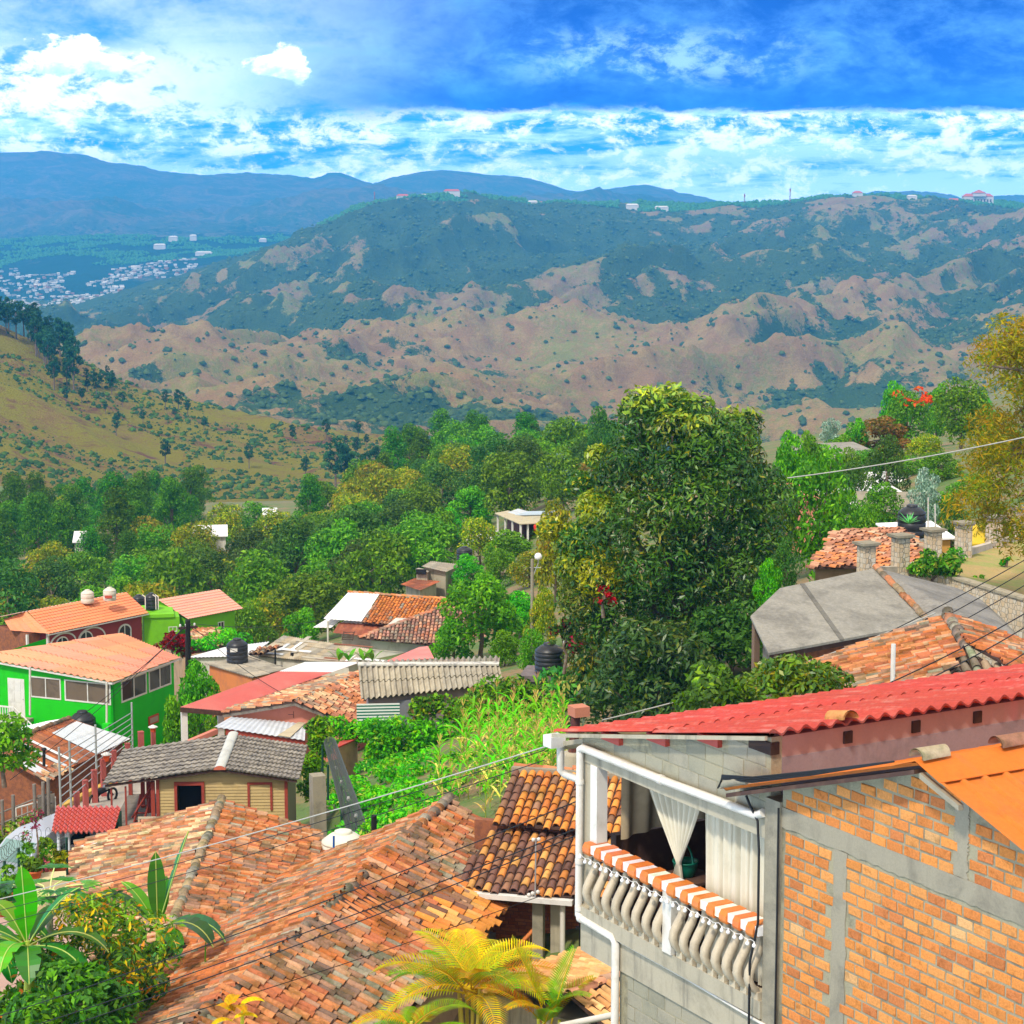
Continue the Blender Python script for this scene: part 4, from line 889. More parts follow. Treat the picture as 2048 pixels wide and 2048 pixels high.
for nm, a0, a1 in (('l', 6.95, 3.42), ('r', 6.95, 10.9)):
    m = sheet_roof(F1.w(a1, -.30, top(a1)+.02), F1.w(a0, -.30, top(a0)+.02), F1.w(a0, 9.5, top(a0)+.02), F1.w(a1, 9.5, top(a1)+.02), 33, .035, 1, .0, ((1, 1, 1),), per=12, prof='rib', th=.008, seed=4)
    m.build('roof_sheet', ORM, hb_)
m = MB(); m.slab([F1.w(6.55, -.31, top(6.55)+.065), F1.w(6.95, -.31, top(6.95)+.085), F1.w(6.95, 9.5, top(6.95)+.085), F1.w(6.55, 9.5, top(6.55)+.065)], .01); m.slab([F1.w(6.95, -.31, top(6.95)+.085), F1.w(7.35, -.31, top(7.35)+.065), F1.w(7.35, 9.5, top(7.35)+.065), F1.w(6.95, 9.5, top(6.95)+.085)], .01, (1.05, .9, .8)); m.build('ridge_cap', ORM, hb_)
m = MB(); m.slab([F1.w(7.0, -.29, top(7.0)-.03), F1.w(7.62, -.29, top(7.62)-.03), F1.w(7.62, -.22, top(7.62)-.03), F1.w(7.0, -.22, top(7.0)-.03)], .06); m.build('barge_board', CONC, hb_)
m = MB(); m.slab([F1.w(3.5, -.28, top(3.5)-.02), F1.w(6.9, -.28, top(6.9)-.02), F1.w(6.9, -.02, top(6.9)-.02), F1.w(3.5, -.02, top(3.5)-.02)], .05); m.build('eave_board', DARKW, hb_)
def loose_tile(c, d, col, lab):
    d = Vector(d).normalized(); s = d.cross(Vector((0, 0, 1))).normalized(); z = s.cross(d); mb = MB(); c = Vector(c); NA = 8
    for rr, inner in ((.12, 0), (.10, 1)):
        mb.add([c+d*x+s*(math.cos(PI*k/NA)*rr*(1 if x < 0 else .8))+z*(math.sin(PI*k/NA)*rr*.9) for x in (-.2, .2) for k in range(NA+1)], [(k, k+1, NA+2+k, NA+1+k) for k in range(NA)], col, True)
    o = mb.build('roof_tile', MOSSY, loc=c); return tag(o, lab, 'tile')
loose_tile(F1.w(6.93, -.08, 3.73), F1.B, (.42, .34, .22), 'mossy old clay tile lying on the gable peak of the orange metal roof')
loose_tile(F1.w(6.95, 1.02, 3.73), F1.B, (.33, .16, .10), 'brown clay tile lying further along the ridge of the orange metal roof')
loose_tile(F1.w(4.05, 1.02, zr(4.0)+.05), -F1.A+Vector((0, 0, .21))*-1, (.60, .28, .10), 'ochre clay tile resting on the wavy edge of the red corrugated roof')
# bundle of wires and wrapped insulator at the left eave
t = thing('cable_bundle', F1.w(3.6, -.25, 2.62), 'grey and black cables bundled and tied at the eave of the brick house', 'cable')
MB().tube([F1.w(3.44, -.30, 2.60), F1.w(3.55, -.30, 2.66), F1.w(3.75, -.3, 2.73), F1.w(3.95, -.3, 2.76)], [.03, .06, .055, .03], 8).build('wrapping', CONC, t)
for i in range(4):
    MB().tube([F1.w(3.40+.02*i, -.33, 2.56+.02*i), F1.w(3.5, -.34, 2.70+.015*i), F1.w(4.1, -.33, 2.80+.02*i), F1.w(5.2, -.33, top(5.2)+.07+.015*i), F1.w(6.6, -.3, top(6.6)+.10)], .011, 5).build('wire', BLACK, t)
# ================================================================== tiled houses of the foreground
def slope_pt(F, u, v, k):      # where the view line meets the plane z = k*a of frame F
    n = Vector((-k*F.A.x, -k*F.A.y, 1)); p = hplane(u, v, F.O, n); return loc(F, p)
WOODG_ = mat('grey_board', (.22, .19, .16), (.14, .12, .10), sc=3, rough=.9, fine=.25, bscale=40, bumps=.4)
WALLW = mat('whitewash', (.66, .63, .56), (.50, .46, .38), sc=1.2, rough=.9, fine=.1, bumps=.2, streak=2, streakc=(.42, .38, .32))
ADOBE = mat('adobe_wall', (.45, .30, .19), (.33, .22, .14), sc=1.5, rough=.95, fine=.2, bumps=.4)
# ---- big old gable roof across the bottom
F4 = Frame(P(898, 1598, 58), -16)
kL, kR = .52, -.52; aL, aR = -4.64, 2.85; b1 = -22.5
h = thing('tiled_house', F4.w(0, -10, -6), 'long low house under a big weathered clay tile gable roof, nearest in the foreground', 'house')
m = tile_field([F4.w(aL, .0, kL*aL), F4.w(0, 0, 0), F4.w(0, b1, 0), F4.w(aL, b1, kL*aL)], TERRA, .215, .41, sag=.22, jit=1.3, seed=21); m.build('roof_slope', MOSSY, h)
m = tile_field([F4.w(0, 0, 0), F4.w(aR, 0, kR*aR), F4.w(aR, b1, kR*aR), F4.w(0, b1, 0)], TERRA, .22, .42, sag=.22, jit=1.4, seed=22); m.build('roof_slope', MOSSY, h)
ridge_caps(F4.w(0, .1, .02), F4.w(0, b1, .02), [((.46, .22, .12), 3), ((.40, .34, .25), 2), ((.33, .25, .18), 2), ((.60, .24, .09), 2)], .15, .36, 5, sag=.1).build('ridge_cap', MOSSY, h)
m = MB(); m.box(F4, aL+.5, aR-.5, -22, -.4, -7, -2.15); m.slab([F4.w(aL+.5, -.4, -2.15), F4.w(0, -.4, -.12), F4.w(aR-.5, -.4, -2.15)], .2, n=F4.B*-1); m.build('wall', ADOBE, h)
# orange newer tiles lifted over the right eave, above the dark opening
m = tile_field([F4.w(1.7, -4.6, kR*1.7+.06), F4.w(3.0, -4.6, kR*3.0+.12), F4.w(3.0, -8.0, kR*3.0+.12), F4.w(1.7, -8.0, kR*1.7+.06)], ORANGE, .26, .40, jit=1.6, seed=23); m.build('eave_tiles', TILE, h)
# ---- tile roof in front of the cabin
F5 = Frame(P(444, 1601, 66), 1.5)
h = thing('tiled_house', F5.w(0, -6, -4), 'house under a pale patchy clay tile gable roof just in front of the wooden cabin', 'house')
m = tile_field([F5.w(-4.65, 0, -1.38), F5.w(0, 0, 0), F5.w(0, -13.2, 0), F5.w(-4.9, -13.2, -1.5)], CREAM, .205, .38, sag=.16, jit=1.3, seed=31, patch=.8); m.build('roof_slope', MOSSY, h)
m = tile_field([F5.w(0, 0, 0), F5.w(2.85, 0, -.93), F5.w(4.6, -5.0, -1.5), F5.w(4.6, -13.2, -1.5), F5.w(0, -13.2, 0)], TERRA, .205, .37, sag=.16, jit=1.2, seed=32); m.build('roof_slope', MOSSY, h)
ridge_caps(F5.w(0, .1, .03), F5.w(0, -13.2, .03), [((.45, .32, .20), 2), ((.40, .36, .28), 3), ((.55, .40, .22), 2)], .14, .34, 6).build('ridge_cap', MOSSY, h)
m = MB(); m.slab([F5.w(-4.45, -.75, -1.235), F5.w(-.2, -.75, .02), F5.w(-.2, -1.15, .02), F5.w(-4.45, -1.15, -1.235)], .03); m.build('patch_sheet', WHITE_P, h)
m = MB(); m.box(F5, -4.3, 4.2, -13, -.3, -5.5, -1.5); m.slab([F5.w(-4.3, -.3, -1.5), F5.w(0, -.3, -.12), F5.w(2.6, -.3, -1.0), F5.w(4.2, -.3, -1.5)], .2, n=F5.B*-1); m.build('wall', WALLW, h)
m = MB(); m.slab([F5.w(-4.72, .02, -1.40), F5.w(-4.64, .02, -1.40), F5.w(-4.64, -4, -1.42), F5.w(-4.72, -4, -1.42)], .12); m.build('fascia', WHITE_P, h)
# ---- two-tiered orange and brown tile roof
F3 = Frame(P(985, 1646, 55), -14)
h = thing('porch_house', F3.w(2, 0, -4), 'brick house with a two-tiered roof of orange and brown clay tiles over a porch', 'house')
m = tile_field([F3.w(0, 0, 0), F3.w(6.2, 0, 0), F3.w(6.2, 2.29, .87), F3.w(.02, 2.29, .87)], ORANGE, .235, .36, jit=.7, seed=41, patch=.3, coh=.1); m.build('upper_roof', TILE, h)
m = MB(); m.box(F3, -.02, 6.2, 2.18, 2.5, .80, .98); m.build('ridge_mortar', CONC, h)
ridge_caps(F3.w(0, 2.42, .96), F3.w(6.2, 2.42, .96), [((.60, .22, .10), 3), ((.66, .30, .16), 2)], .10, .42, 7).build('ridge_cap', TILE, h)
m = tile_field([F3.w(-.62, -2.25, -1.14), F3.w(4.6, -2.25, -1.14), F3.w(6.2, .35, -.25), F3.w(.05, .35, -.25)], [((.64, .24, .06), 4), ((.20, .10, .075), 4), ((.68, .34, .10), 2), ((.30, .15, .09), 3)], .235, .36, jit=.7, seed=42, patch=.3, coh=.1); m.build('lower_roof', TILE, h)
BRD = mat('old_brick_wall', (.33, .12, .055), (.22, .085, .05), sc=5, lo=.4, hi=.6, rough=.95, fine=.3, bscale=25, bumps=.5)
m = MB(); m.box(F3, -.6, 6, .35, .6, -5.5, -.05); m.box(F3, -.2, 2.7, -1.0, .35, -5.5, -.75); m.box(F3, 2.75, 6, -2.0, .35, -5.5, -2.95); m.box(F3, 5.8, 6, -2, 2.3, -5, -.2); m.build('wall', BRD, h)
m = MB(); brick_face(m, F3, -1.0, -.15, 2.65, -5.0, -.8, .26, .095, .02, [((.50, .16, .06), 3), ((.40, .12, .05), 2)], .01, 9, jit=.005); m.build('brick_face', BRICK, h)
m = MB()
for a in (2.85, 3.2, 3.55, 3.9): m.tube([F3.w(a, -2.02, -2.95), F3.w(a, -2.02, -1.3)], .018, 5)
m.box(F3, 2.75, 4.6, -2.06, -1.98, -2.05, -2.0); m.build('window_bars', BLACK, h)
m = MB(); m.box(F3, 2.72, 4.6, -2.12, -1.9, -3.05, -2.93); m.build('window_sill', WHITE_P, h)
m = MB(); m.box(F3, 1.62, 1.90, -2.15, -1.88, -6, -1.22); m.build('porch_post', CONC, h)
m = MB(); m.box(F3, 2.05, 2.32, -1.9, -1.75, -6, -1.3); m.build('porch_post', DIRTY, h)
m = MB(); m.tube([F3.w(2.45, -2.25, -1.3), F3.w(2.45, -2.25, -5.5)], .07, 10); m.build('downpipe', PVC, h)
m = MB(); m.slab([F3.w(-.75, -2.50, -1.15), F3.w(2.75, -2.50, -1.16), F3.w(2.75, -2.31, -1.16), F3.w(-.75, -2.31, -1.15)], .13); m.build('gutter', WHITE_P, h)
m = MB(); m.box(F3, -.6, 6, -2.2, .4, -5.6, -5.4); m.build('floor', CONC, h)
m = MB(); m.box(F3, .2, .42, -1.35, -1.27, -5.4, -2.6); m.tube([F3.w(-.1, -1.5, -5), F3.w(.05, -1.1, -1.6)], .06, 6); m.box(F3, .5, .9, -1.4, -1.34, -5.4, -3.3); tag(m.build('planks', WOODG_, loc=F3.w(.3, 0, -5)), 'grey planks leaning against the brick wall of the shadowy porch', 'planks') 
SAL = mat('orange_iron', (.60, .19, .05), rough=.6, fine=.1)
t = thing('stair_railing', F3.w(.9, -2.4, -4.4), 'orange iron stair railing with a toothed top rail beside the concrete porch post', 'railing')
p, q = P(993, 1938, 52.4), P(1074, 1853, 52.6); m = MB(); m.tube([p, q], .05, 6)
for i in range(14): x = p.lerp(q, i/13); m.add([x+Vector((-.06, 0, .02)), x+Vector((0, 0, .10)), x+Vector((.06, 0, .08)), x+Vector((.02, -.03, 0))], [(0, 1, 2, 3)])
m.build('top_rail', SAL, t); m = MB()
for i in range(13): x = p.lerp(q, (i+.5)/13); m.tube([x, Vector((x.x, x.y, p.z-1.0))], .014, 4)
m.build('bars', SAL, t)
p, q = P(1053, 1951, 52.0), P(1070, 1930, 52.2); m = MB(); m.tube([p, q], .05, 6); m.build('lower_rail', SAL, t)
# small antenna mast on the gutter
t = thing('service_mast', F3.w(1.76, -2.4, -1.2), 'thin metal service mast with white insulators rising from the white gutter', 'mast')
MB().tube([F3.w(1.76, -2.42, -1.25), F3.w(1.78, -2.42, .42)], .022, 6).build('pole', mat('galvanised', (.45, .46, .47), rough=.45, metal=.4, fine=.1), t)
for a, z in ((1.72, .38), (1.86, .40), (1.70, -1.05), (1.84, -1.0), (1.6, -1.1)): MB().lathe(F3.w(a, -2.44, z), [(.02, -.05), (.05, -.03), (.05, .03), (.02, .05)], 8).build('insulator', WHITE_P, t)
# ---- small tile roof under the balcony
Fy = Frame(P(1146, 1988, 42), 45)
h = thing('yard_roof', Fy.w(2, 0, -2), 'small pale orange tile roof beneath the corner of the balcony house', 'roof')
tile_field([Fy.w(-.1, 0, 0), Fy.w(5, 0, 0), Fy.w(5, 3.0, -.75), Fy.w(-.1, 3.0, -.75)], PALET, .2, .36, jit=.6, seed=51).build('roof_slope', TILE, h)
tile_field([Fy.w(-.1, 0, 0), Fy.w(5, 0, 0), Fy.w(5, -1.5, -.6), Fy.w(-.1, -1.5, -.6)], PALET, .2, .36, jit=.6, seed=52).build('roof_slope', TILE, h)
ridge_caps(Fy.w(-.15, 0, .05), Fy.w(5, 0, .05), [((.60, .28, .16), 2), ((.5, .3, .2), 1)], .12, .36, 8).build('ridge_cap', TILE, h)
m = MB(); m.box(Fy, 0, 4.8, -1.2, 2.7, -6, -.62); m.build('wall', DIRTY, h)
m = MB(); m.tube([P(1120, 2052, 40), P(1236, 2028, 40.5)], .07, 8); m.tube([P(1122, 2050, 40)+Vector((0, 0, -.1)), P(1122, 2050, 40)+Vector((0, 0, -4))], .05, 8); tag(m.build('roof_gutter', PVC, loc=P(1170, 2040, 40)), 'white gutter pipe crossing below the small pale tile roof', 'gutter')
# ---- gutter outlet and chimney left of the balcony house
t = thing('gutter_spout', P(1118, 1480, 29), 'white rainwater spout box at the low end of the red corrugated roof', 'gutter')
Fg = Frame(P(1108, 1492, 29), -60)
m = MB(); m.box(Fg, -.1, .12, -.12, .12, 0, .16); m.build('outlet_box', WHITE_P, t)
m = MB(); m.tube([P(1121, 1490, 29), P(1121, 1540, 29), P(1130, 1549, 29), P(1165, 1562, 28.6)], .055, 8); m.build('downpipe', PVC, t)
m = MB(); m.slab([P(1115, 1484, 29.0), P(1170, 1476, 28.7), P(1172, 1484, 29.2), P(1116, 1492, 29.3)], .07); m.build('ledge', DIRTY, t)
c = P(1145, 1552, 62); t = thing('chimney', c, 'squat plastered chimney with a rusty stack pipe and a tilted clay cap', 'chimney')
MB().lathe(c+Vector((0, 0, -2)), [(.33, 0), (.33, 2.66), (.30, 2.74), (.12, 2.76)], 20).build('base', DIRTY, t)
MB().tube([c+Vector((0, 0, .6)), c+Vector((.1, 0, 1.95))], .15, 10).build('stack_pipe', mat('rusty_iron', (.10, .035, .03), (.2, .07, .04), sc=6, rough=.8), t)
Fc = Frame(c+Vector((.18, 0, 2.0)), 25); m = MB(); m.box(Fc, -.25, .25, -.25, .25, -.12, .18); m.build('cap', mat('clay_cap', (.52, .20, .12), rough=.85, fine=.15), t)
# ================================================================== cabin and the street below it
def zpt(ox, oy, s): return lambda x, y, Y: P(ox+x/s, oy+y/s, Y)
def under(par, pts, zb, inset, m_, name='wall', drop=.08, skip=()):
    """upright walls standing under a roof polygon, set in from its edge"""
    c = sum((Vector(p) for p in pts), Vector())/len(pts); q = []
    for p in pts:
        p = Vector(p); d = Vector((c.x-p.x, c.y-p.y, 0)); q.append(p+d.normalized()*inset-Vector((0, 0, drop)))
    mb = MB(); n = len(q)
    for i in range(n):
        if i in skip: continue
        a, b = q[i], q[(i+1) % n]; mb.quad(Vector((a.x, a.y, zb)), Vector((b.x, b.y, zb)), b, a)
    mb.build(name, m_, par); return q
def mid(pts): return sum((Vector(p) for p in pts), Vector())/len(pts)
RUST = mat('rusty_sheet', (.24, .085, .045), (.36, .15, .07), sc=1.3, lo=.42, hi=.66, rough=.85, fine=.2, bumps=.2, streak=2.5, streakc=(.17, .07, .045))
ZINC = mat('pale_zinc_sheet', (.62, .66, .70), (.50, .52, .54), sc=.8, rough=.5, fine=.06, bumps=.05, streak=2, streakc=(.56, .56, .56))
WHITER = mat('white_roof_sheet', (.84, .84, .84), (.76, .75, .74), sc=.6, rough=.55, fine=.03, bumps=.03)
OLDSH = mat('old_grey_sheet', (.50, .45, .36), (.33, .295, .235), sc=1.2, lo=.42, hi=.66, rough=.9, fine=.25, bscale=16, bumps=.4, streak=3, streakc=(.30, .28, .25))
TAN = mat('tan_board', (.52, .38, .17), (.46, .33, .15), sc=3, rough=.8, fine=.08)
REDW = mat('red_wood', (.34, .055, .035), (.27, .045, .03), sc=4, rough=.7, fine=.12)
DARKIN = mat('dark_inside', (.015, .013, .012), rough=.9, fine=0, bumps=0)
GREENW = mat('bright_green_wall', (.012, .56, .006), (.012, .48, .006), sc=1.0, rough=.7, fine=.05, bumps=.08)
LIME = mat('lime_wall', (.17, .50, .008), (.14, .42, .008), sc=1.0, rough=.75, fine=.06, bumps=.08)
MAROON = mat('maroon_wall', (.30, .045, .045), (.26, .04, .04), sc=1.0, rough=.8, fine=.06)
ORTILE = mat('orange_sheet_tile', (1, 1, 1), (.93, .90, .90), sc=.8, rough=.65, fine=.05, bumps=.05)
# ---- wooden cabin
F6 = Frame(P(440, 1537, 72), 2)
h = thing('wooden_cabin', F6.w(0, 2.5, -3), 'tan weatherboard cabin with red trim under a low grey corrugated roof', 'cabin')
kl, kr = .54/4.1, .44/2.73
m = MB(); bh = .115
zt = lambda a: -.11+(kl*a if a < 0 else -kr*a)
z = -3.4
while z < 0:
    for (x0, x1) in ((-2.25, 2.32),):
        segs = [(x0, x1)]
        for (h0, h1, g0, g1) in ((-1.58, -.68, -1.75, -.62),):
            if g0 < z+bh*.5 < g1: segs = [(x0, h0), (h1, x1)]
        for a, b in segs:
            while b > a and zt(b) < z+bh and b > 0: b -= .15
            while a < b and zt(a) < z+bh and a < 0: a += .15
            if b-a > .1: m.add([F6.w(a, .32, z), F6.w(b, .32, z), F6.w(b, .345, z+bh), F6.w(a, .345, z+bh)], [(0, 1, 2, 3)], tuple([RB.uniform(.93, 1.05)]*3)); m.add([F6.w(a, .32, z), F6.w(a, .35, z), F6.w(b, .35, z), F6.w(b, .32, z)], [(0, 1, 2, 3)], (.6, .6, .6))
    z += bh
m.slab([F6.w(-2.25, .37, -.42), F6.w(0, .37, -.10), F6.w(2.32, .37, -.48), F6.w(2.32, .37, -.62), F6.w(-2.25, .37, -.60)], .02, n=-F6.B)
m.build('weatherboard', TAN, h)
m = MB(); m.box(F6, 2.22, 2.32, .36, 4.7, -3.4, -.47); m.box(F6, -2.25, -2.15, .36, 4.7, -3.4, -.42); m.box(F6, -2.2, 2.3, 4.6, 4.7, -3.4, -.45); m.build('wall', mat('grey_tan_wall', (.30, .25, .17), rough=.9, fine=.15, streak=4, streakc=(.24, .2, .14)), h)
m = MB()
for a in (-2.28, 2.25): m.box(F6, a-.02, a+.09, .28, .40, -3.4, -.46)
m.build('corner_board', REDW, h)
wf = MB(); wf.box(F6, -1.66, -.60, .26, .36, -.68, -.56); wf.box(F6, -1.66, -1.56, .26, .36, -1.80, -.68); wf.box(F6, -.70, -.60, .26, .36, -1.80, -.68); wf.box(F6, -1.66, -.6, .25, .36, -1.86, -1.78); wf = wf.build('window', REDW, h)
m = MB(); m.box(F6, -1.57, -.69, .9, .92, -1.8, -.6); m.build('opening_shade', DARKIN, wf)  # near-black panel puts the shade inside the window into colour
wf = MB(); wf.box(F6, .92, 1.80, .285, .33, -.68, -.60); wf.box(F6, .92, 1.0, .285, .33, -1.62, -.68); wf.box(F6, 1.72, 1.80, .285, .33, -1.62, -.68); wf.build('shutter_frame', REDW, h)
GSH = mat('grey_fibre_sheet', (.33, .30, .26), (.17, .155, .14), sc=3.5, lo=.46, hi=.60, rough=.95, fine=.45, bscale=16, bumps=.6, bdist=.03)
for a1 in (-4.12, 2.78):
    k = -kl*4.12 if a1 < 0 else -kr*2.78
    sheet_roof(F6.w(a1, -.05, k+.03), F6.w(a1, 4.85, k+.03), F6.w(0, 4.85, .02), F6.w(0, -.05, .02), 18, .018, 9, .05, ((1, 1, 1), (.86, .85, .85), (1.12, 1.1, 1.06), (.95, .93, .9)), per=6, colw=4, seed=int(a1*7) & 15).build('roof_slope', GSH, h)
m = MB(); n_ = 10
vs = [F6.w(math.cos(PI*k/n_)*.19, b, .03+math.sin(PI*k/n_)*.10) for b in (-.12, 4.9) for k in range(n_+1)]
m.add(vs, [(k, k+1, n_+2+k, n_+1+k) for k in range(n_)], (1, 1, 1), True); m.build('ridge_cap', mat('pale_ridge_sheet', (.55, .56, .52), (.42, .42, .40), sc=1.5, rough=.7, fine=.15), h)
m = MB(); m.add([F6.w(math.cos(PI*k/n_)*.21, -.13, -.02+math.sin(PI*k/n_)*.15) for k in range(n_+1)]+[F6.w(math.cos(PI*k/n_)*.21, .1, -.02+math.sin(PI*k/n_)*.15) for k in range(n_+1)], [tuple(range(n_, -1, -1))]+[(k, k+1, n_+2+k, n_+1+k) for k in range(n_)]); m.build('ridge_end', mat('clay_red', (.56, .14, .08), rough=.8, fine=.1), h)
m = MB(); m.slab([F6.w(-4.05, .02, -.57), F6.w(0, .02, -.04), F6.w(0, .08, -.04), F6.w(-4.05, .08, -.57)], .08); m.slab([F6.w(0, .02, -.04), F6.w(2.7, .02, -.47), F6.w(2.7, .08, -.47), F6.w(0, .08, -.04)], .08); m.build('fascia', DARKW, h)
# deck, posts, stair and railing at its left
m = MB(); m.box(F6, -3.9, -2.3, .4, 4.4, -2.25, -2.12); m.build('deck', WOODG_, h)
for a, b in ((-3.85, .15), (-3.35, .15), (-2.42, .35), (-2.75, 1.6), (-3.8, 4.3), (-2.5, 4.2), (-3.1, 2.6)):
    m = MB(); w_ = .03 if b < .2 else .07; m.box(F6, a-w_, a+w_, b-w_, b+w_, -3.4, -.16-kl*-a*1.0-.06); m.build('deck_post', REDW, h)
st = MB(); p0, p1 = F6.w(-3.1, .7, -3.3), F6.w(-2.55, .7, -1.1)
st.tube([p0, p1], .045, 5); st.tube([p0+F6.A*-.35, p1+F6.A*-.35], .045, 5)
for i in range(8): x = p0.lerp(p1, (i+.5)/8); st.tube([x, x+F6.A*-.35], .03, 4)
st.tube([F6.w(-2.45, .5, -.7), F6.w(-3.2, .5, -1.9)], .04, 5); st.build('stair', REDW, h)
m = MB(); m.box(F6, -2.95, -2.3, .18, .24, -1.86, -1.79)
for i in range(6): m.box(F6, -2.95+i*.12, -2.89+i*.12, .19, .23, -2.3, -1.86)
m.build('railing', mat('pale_rail', (.62, .52, .38), rough=.8, fine=.1), h)
c = F6.w(-2.62, 1.0, -2.12); t = thing('wash_basin', c, 'white plastic wash basin on the cabin deck', 'basin'); MB().lathe(c, [(.15, 0), (.23, .16), (.25, .17), (.22, .15), (.14, .02)], 16).build('bowl', WHITE_P, t)
# ---- small red tile-sheet roof over the green lean-to
A, B, C, D = P(103, 1665, 67), P(228, 1665, 66), P(243, 1613, 69.5), P(113, 1613, 69.5)
h = thing('lean_to', mid([A, B, C, D])-Vector((0, 0, 2)), 'dark green lean-to shed roofed with glossy salmon red tile sheets', 'shed')
sheet_roof(A, D, C, B, 12, .05, 7, .05, ((1, 1, 1),), per=8, seed=2).build('roof', mat('salmon_tile_sheet', (.66, .13, .10), (.60, .12, .09), sc=1, rough=.5, fine=.04, bumps=0), h)
GRD = mat('dark_green_wall', (.012, .06, .04), (.02, .08, .05), sc=2, rough=.8)
m = MB(); q = [P(131, 1664, 68.4), P(232, 1664, 67.4), P(243, 1613, 70), P(125, 1613, 70)]
for i, j in ((2, 3), (1, 2)): m.quad(Vector((q[i].x, q[i].y, -26)), Vector((q[j].x, q[j].y, -26)), q[j]-Vector((0, 0, .15)), q[i]-Vector((0, 0, .15)))
m.build('wall', GRD, h)
for u in (117, 133, 137):
    p = P(u, 1668, 67.1); m = MB(); m.tube([p-Vector((0, 0, 3.5)), p+Vector((0, 0, .1))], .06, 8); m.build('post', ZINC, h)
c = P(150, 1698, 67.6); tag(MB().lathe(c-Vector((0, 0, .15)), [(.12, 0), (.19, .24), (.2, .25), (.17, .23), (.1, .02)], 14).build('bucket', WHITE_P, loc=c), 'white bucket standing in the shade of the dark green lean-to', 'bucket')
# ---- concrete street with its yellow kerb
m = MB(); ROAD = mat('street_concrete', (.42, .37, .31), (.34, .30, .26), sc=.5, rough=.9, fine=.12, bscale=8, bumps=.15)
cl = [(-60, 1850, 62), (0, 1722, 72.8), (60, 1672, 77.8), (120, 1624, 83.2), (180, 1592, 88), (250, 1557, 93), (330, 1528, 97.5)]
L_ = [P(*c) for c in cl]; Rr_ = []
for i, p in enumerate(L_):
    d = (L_[min(i+1, len(L_)-1)]-L_[max(i-1, 0)]); d.z = 0; d.normalize(); Rr_.append(p+Vector((d.y, -d.x, 0))*(3.3 if i < 4 else 5.5))
for i in range(len(L_)-1):
    m.quad(L_[i], Rr_[i], Rr_[i+1], L_[i+1]); m.quad(Rr_[i], Rr_[i]-Vector((0, 0, 3)), Rr_[i+1]-Vector((0, 0, 3)), Rr_[i+1]); m.quad(L_[i]-Vector((0, 0, 3)), L_[i], L_[i+1], L_[i+1]-Vector((0, 0, 3)))
tag(m.build('street', ROAD), kind='structure')
m = MB()
for i in range(len(L_)-1):
    p, q = L_[i], L_[i+1]; d = (q-p).normalized(); s = Vector((d.y, -d.x, 0))
    n = 6
    for k in range(n):
        a, b = p.lerp(q, k/n), p.lerp(q, (k+1)/n); c_ = (1, 1, 1) if RB.random() < .8 else (.8, .75, .6)
        vs = [x+s*o+Vector((0, 0, zz)) for x in (a, b) for o, zz in ((-.22, -.5), (-.22, .22), (.06, .22), (.06, -.02))]
        m.add(vs, [(0, 1, 5, 4), (1, 2, 6, 5), (2, 3, 7, 6)], c_)
tag(m.build('kerb', mat('yellow_kerb', (.66, .40, .07), (.46, .34, .16), sc=1.2, lo=.5, hi=.7, rough=.85, fine=.15)), 'weathered yellow painted kerb along the left edge of the concrete street', 'kerb')
# red concrete posts of the street fence, each a thing; glass and rail panels between
POSTM = mat('red_concrete', (.42, .10, .085), (.36, .09, .08), sc=2, rough=.85, fine=.1)
zq = lambda x, y: (x/5.367, 1280+y/5.367)
POSTS = [(825, 1790, 1640, 83, .17), (922, 1790, 1515, 84.5, .17), (1020, 1760, 1405, 86, .17), (1113, 1600, 1290, 88, .17), (1226, 1440, 1195, 91, .17), (1372, 1250, 1118, 94, .17), (1516, 1200, 992, 96, .19), (1648, 1180, 990, 98.5, .16)]
pl = ['shortest red post, nearest the salmon tile-sheet roof', 'tall red post second from the salmon tile-sheet roof', 'tall red post standing beside the parked motorcycle', 'red post carrying an orange lantern next to the grey cabin roof', 'red post just above the grey cabin roof edge', 'stubby red post below the pale zinc roof corner', 'thick red post at the end of the street fence near the green wall', 'slim red post under the lantern by the leafy tree']
tops = []
for (x, yb, yt, Y, w_), lb in zip(POSTS, pl):
    p, q = P(*zq(x, yb), Y), P(*zq(x, yt), Y); fr = Frame(Vector((p.x, p.y, 0)), 30); m = MB(); m.box(fr, -w_/2*1.2, w_/2*1.2, -w_/2*1.2, w_/2*1.2, p.z-1.2, q.z); m.box(fr, -w_*.66, w_*.66, -w_*.66, w_*.66, q.z+.001, q.z+.05)
    o = m.build('fence_post', POSTM, loc=Vector((p.x, p.y, p.z))); tag(o, lb, 'post', 'red posts of the street fence'); tops.append(q)
LANT = mat('orange_lantern', (.72, .09, .01), rough=.4, fine=0, bumps=0)
for i, lb in ((3, 'orange lantern under a white cap on the red post beside the cabin roof'), (7, 'orange lantern under a white cap by the leafy tree at the green house')):
    p = tops[i]+Vector((.12 if i == 3 else -.02, 0, .12)); t = thing('lantern', p, lb, 'lantern')
    MB().lathe(p, [(.10, -.16), (.17, .12), (.02, .13)], 6, smooth=False).build('glass_body', LANT, t); MB().lathe(p, [(.24, .12), (.24, .15), (.05, .24)], 6, smooth=False).build('cap', WHITE_P, t)
RAILG = mat('steel_rail', (.42, .44, .44), rough=.5, metal=.3, fine=.05)
t = thing('street_fence', P(180, 1560, 80), 'pale steel and wire fence running along the street below the rusty roof', 'fence')
m = MB(); a_, b_ = P(121, 1600, 79), P(265, 1475, 97); nb = 7
for k in range(nb): m.tube([a_+Vector((0, 0, -.2+k*.32)), b_+Vector((0, 0, -.35+k*.26))], .022, 4)
m.build('rails', RAILG, t)
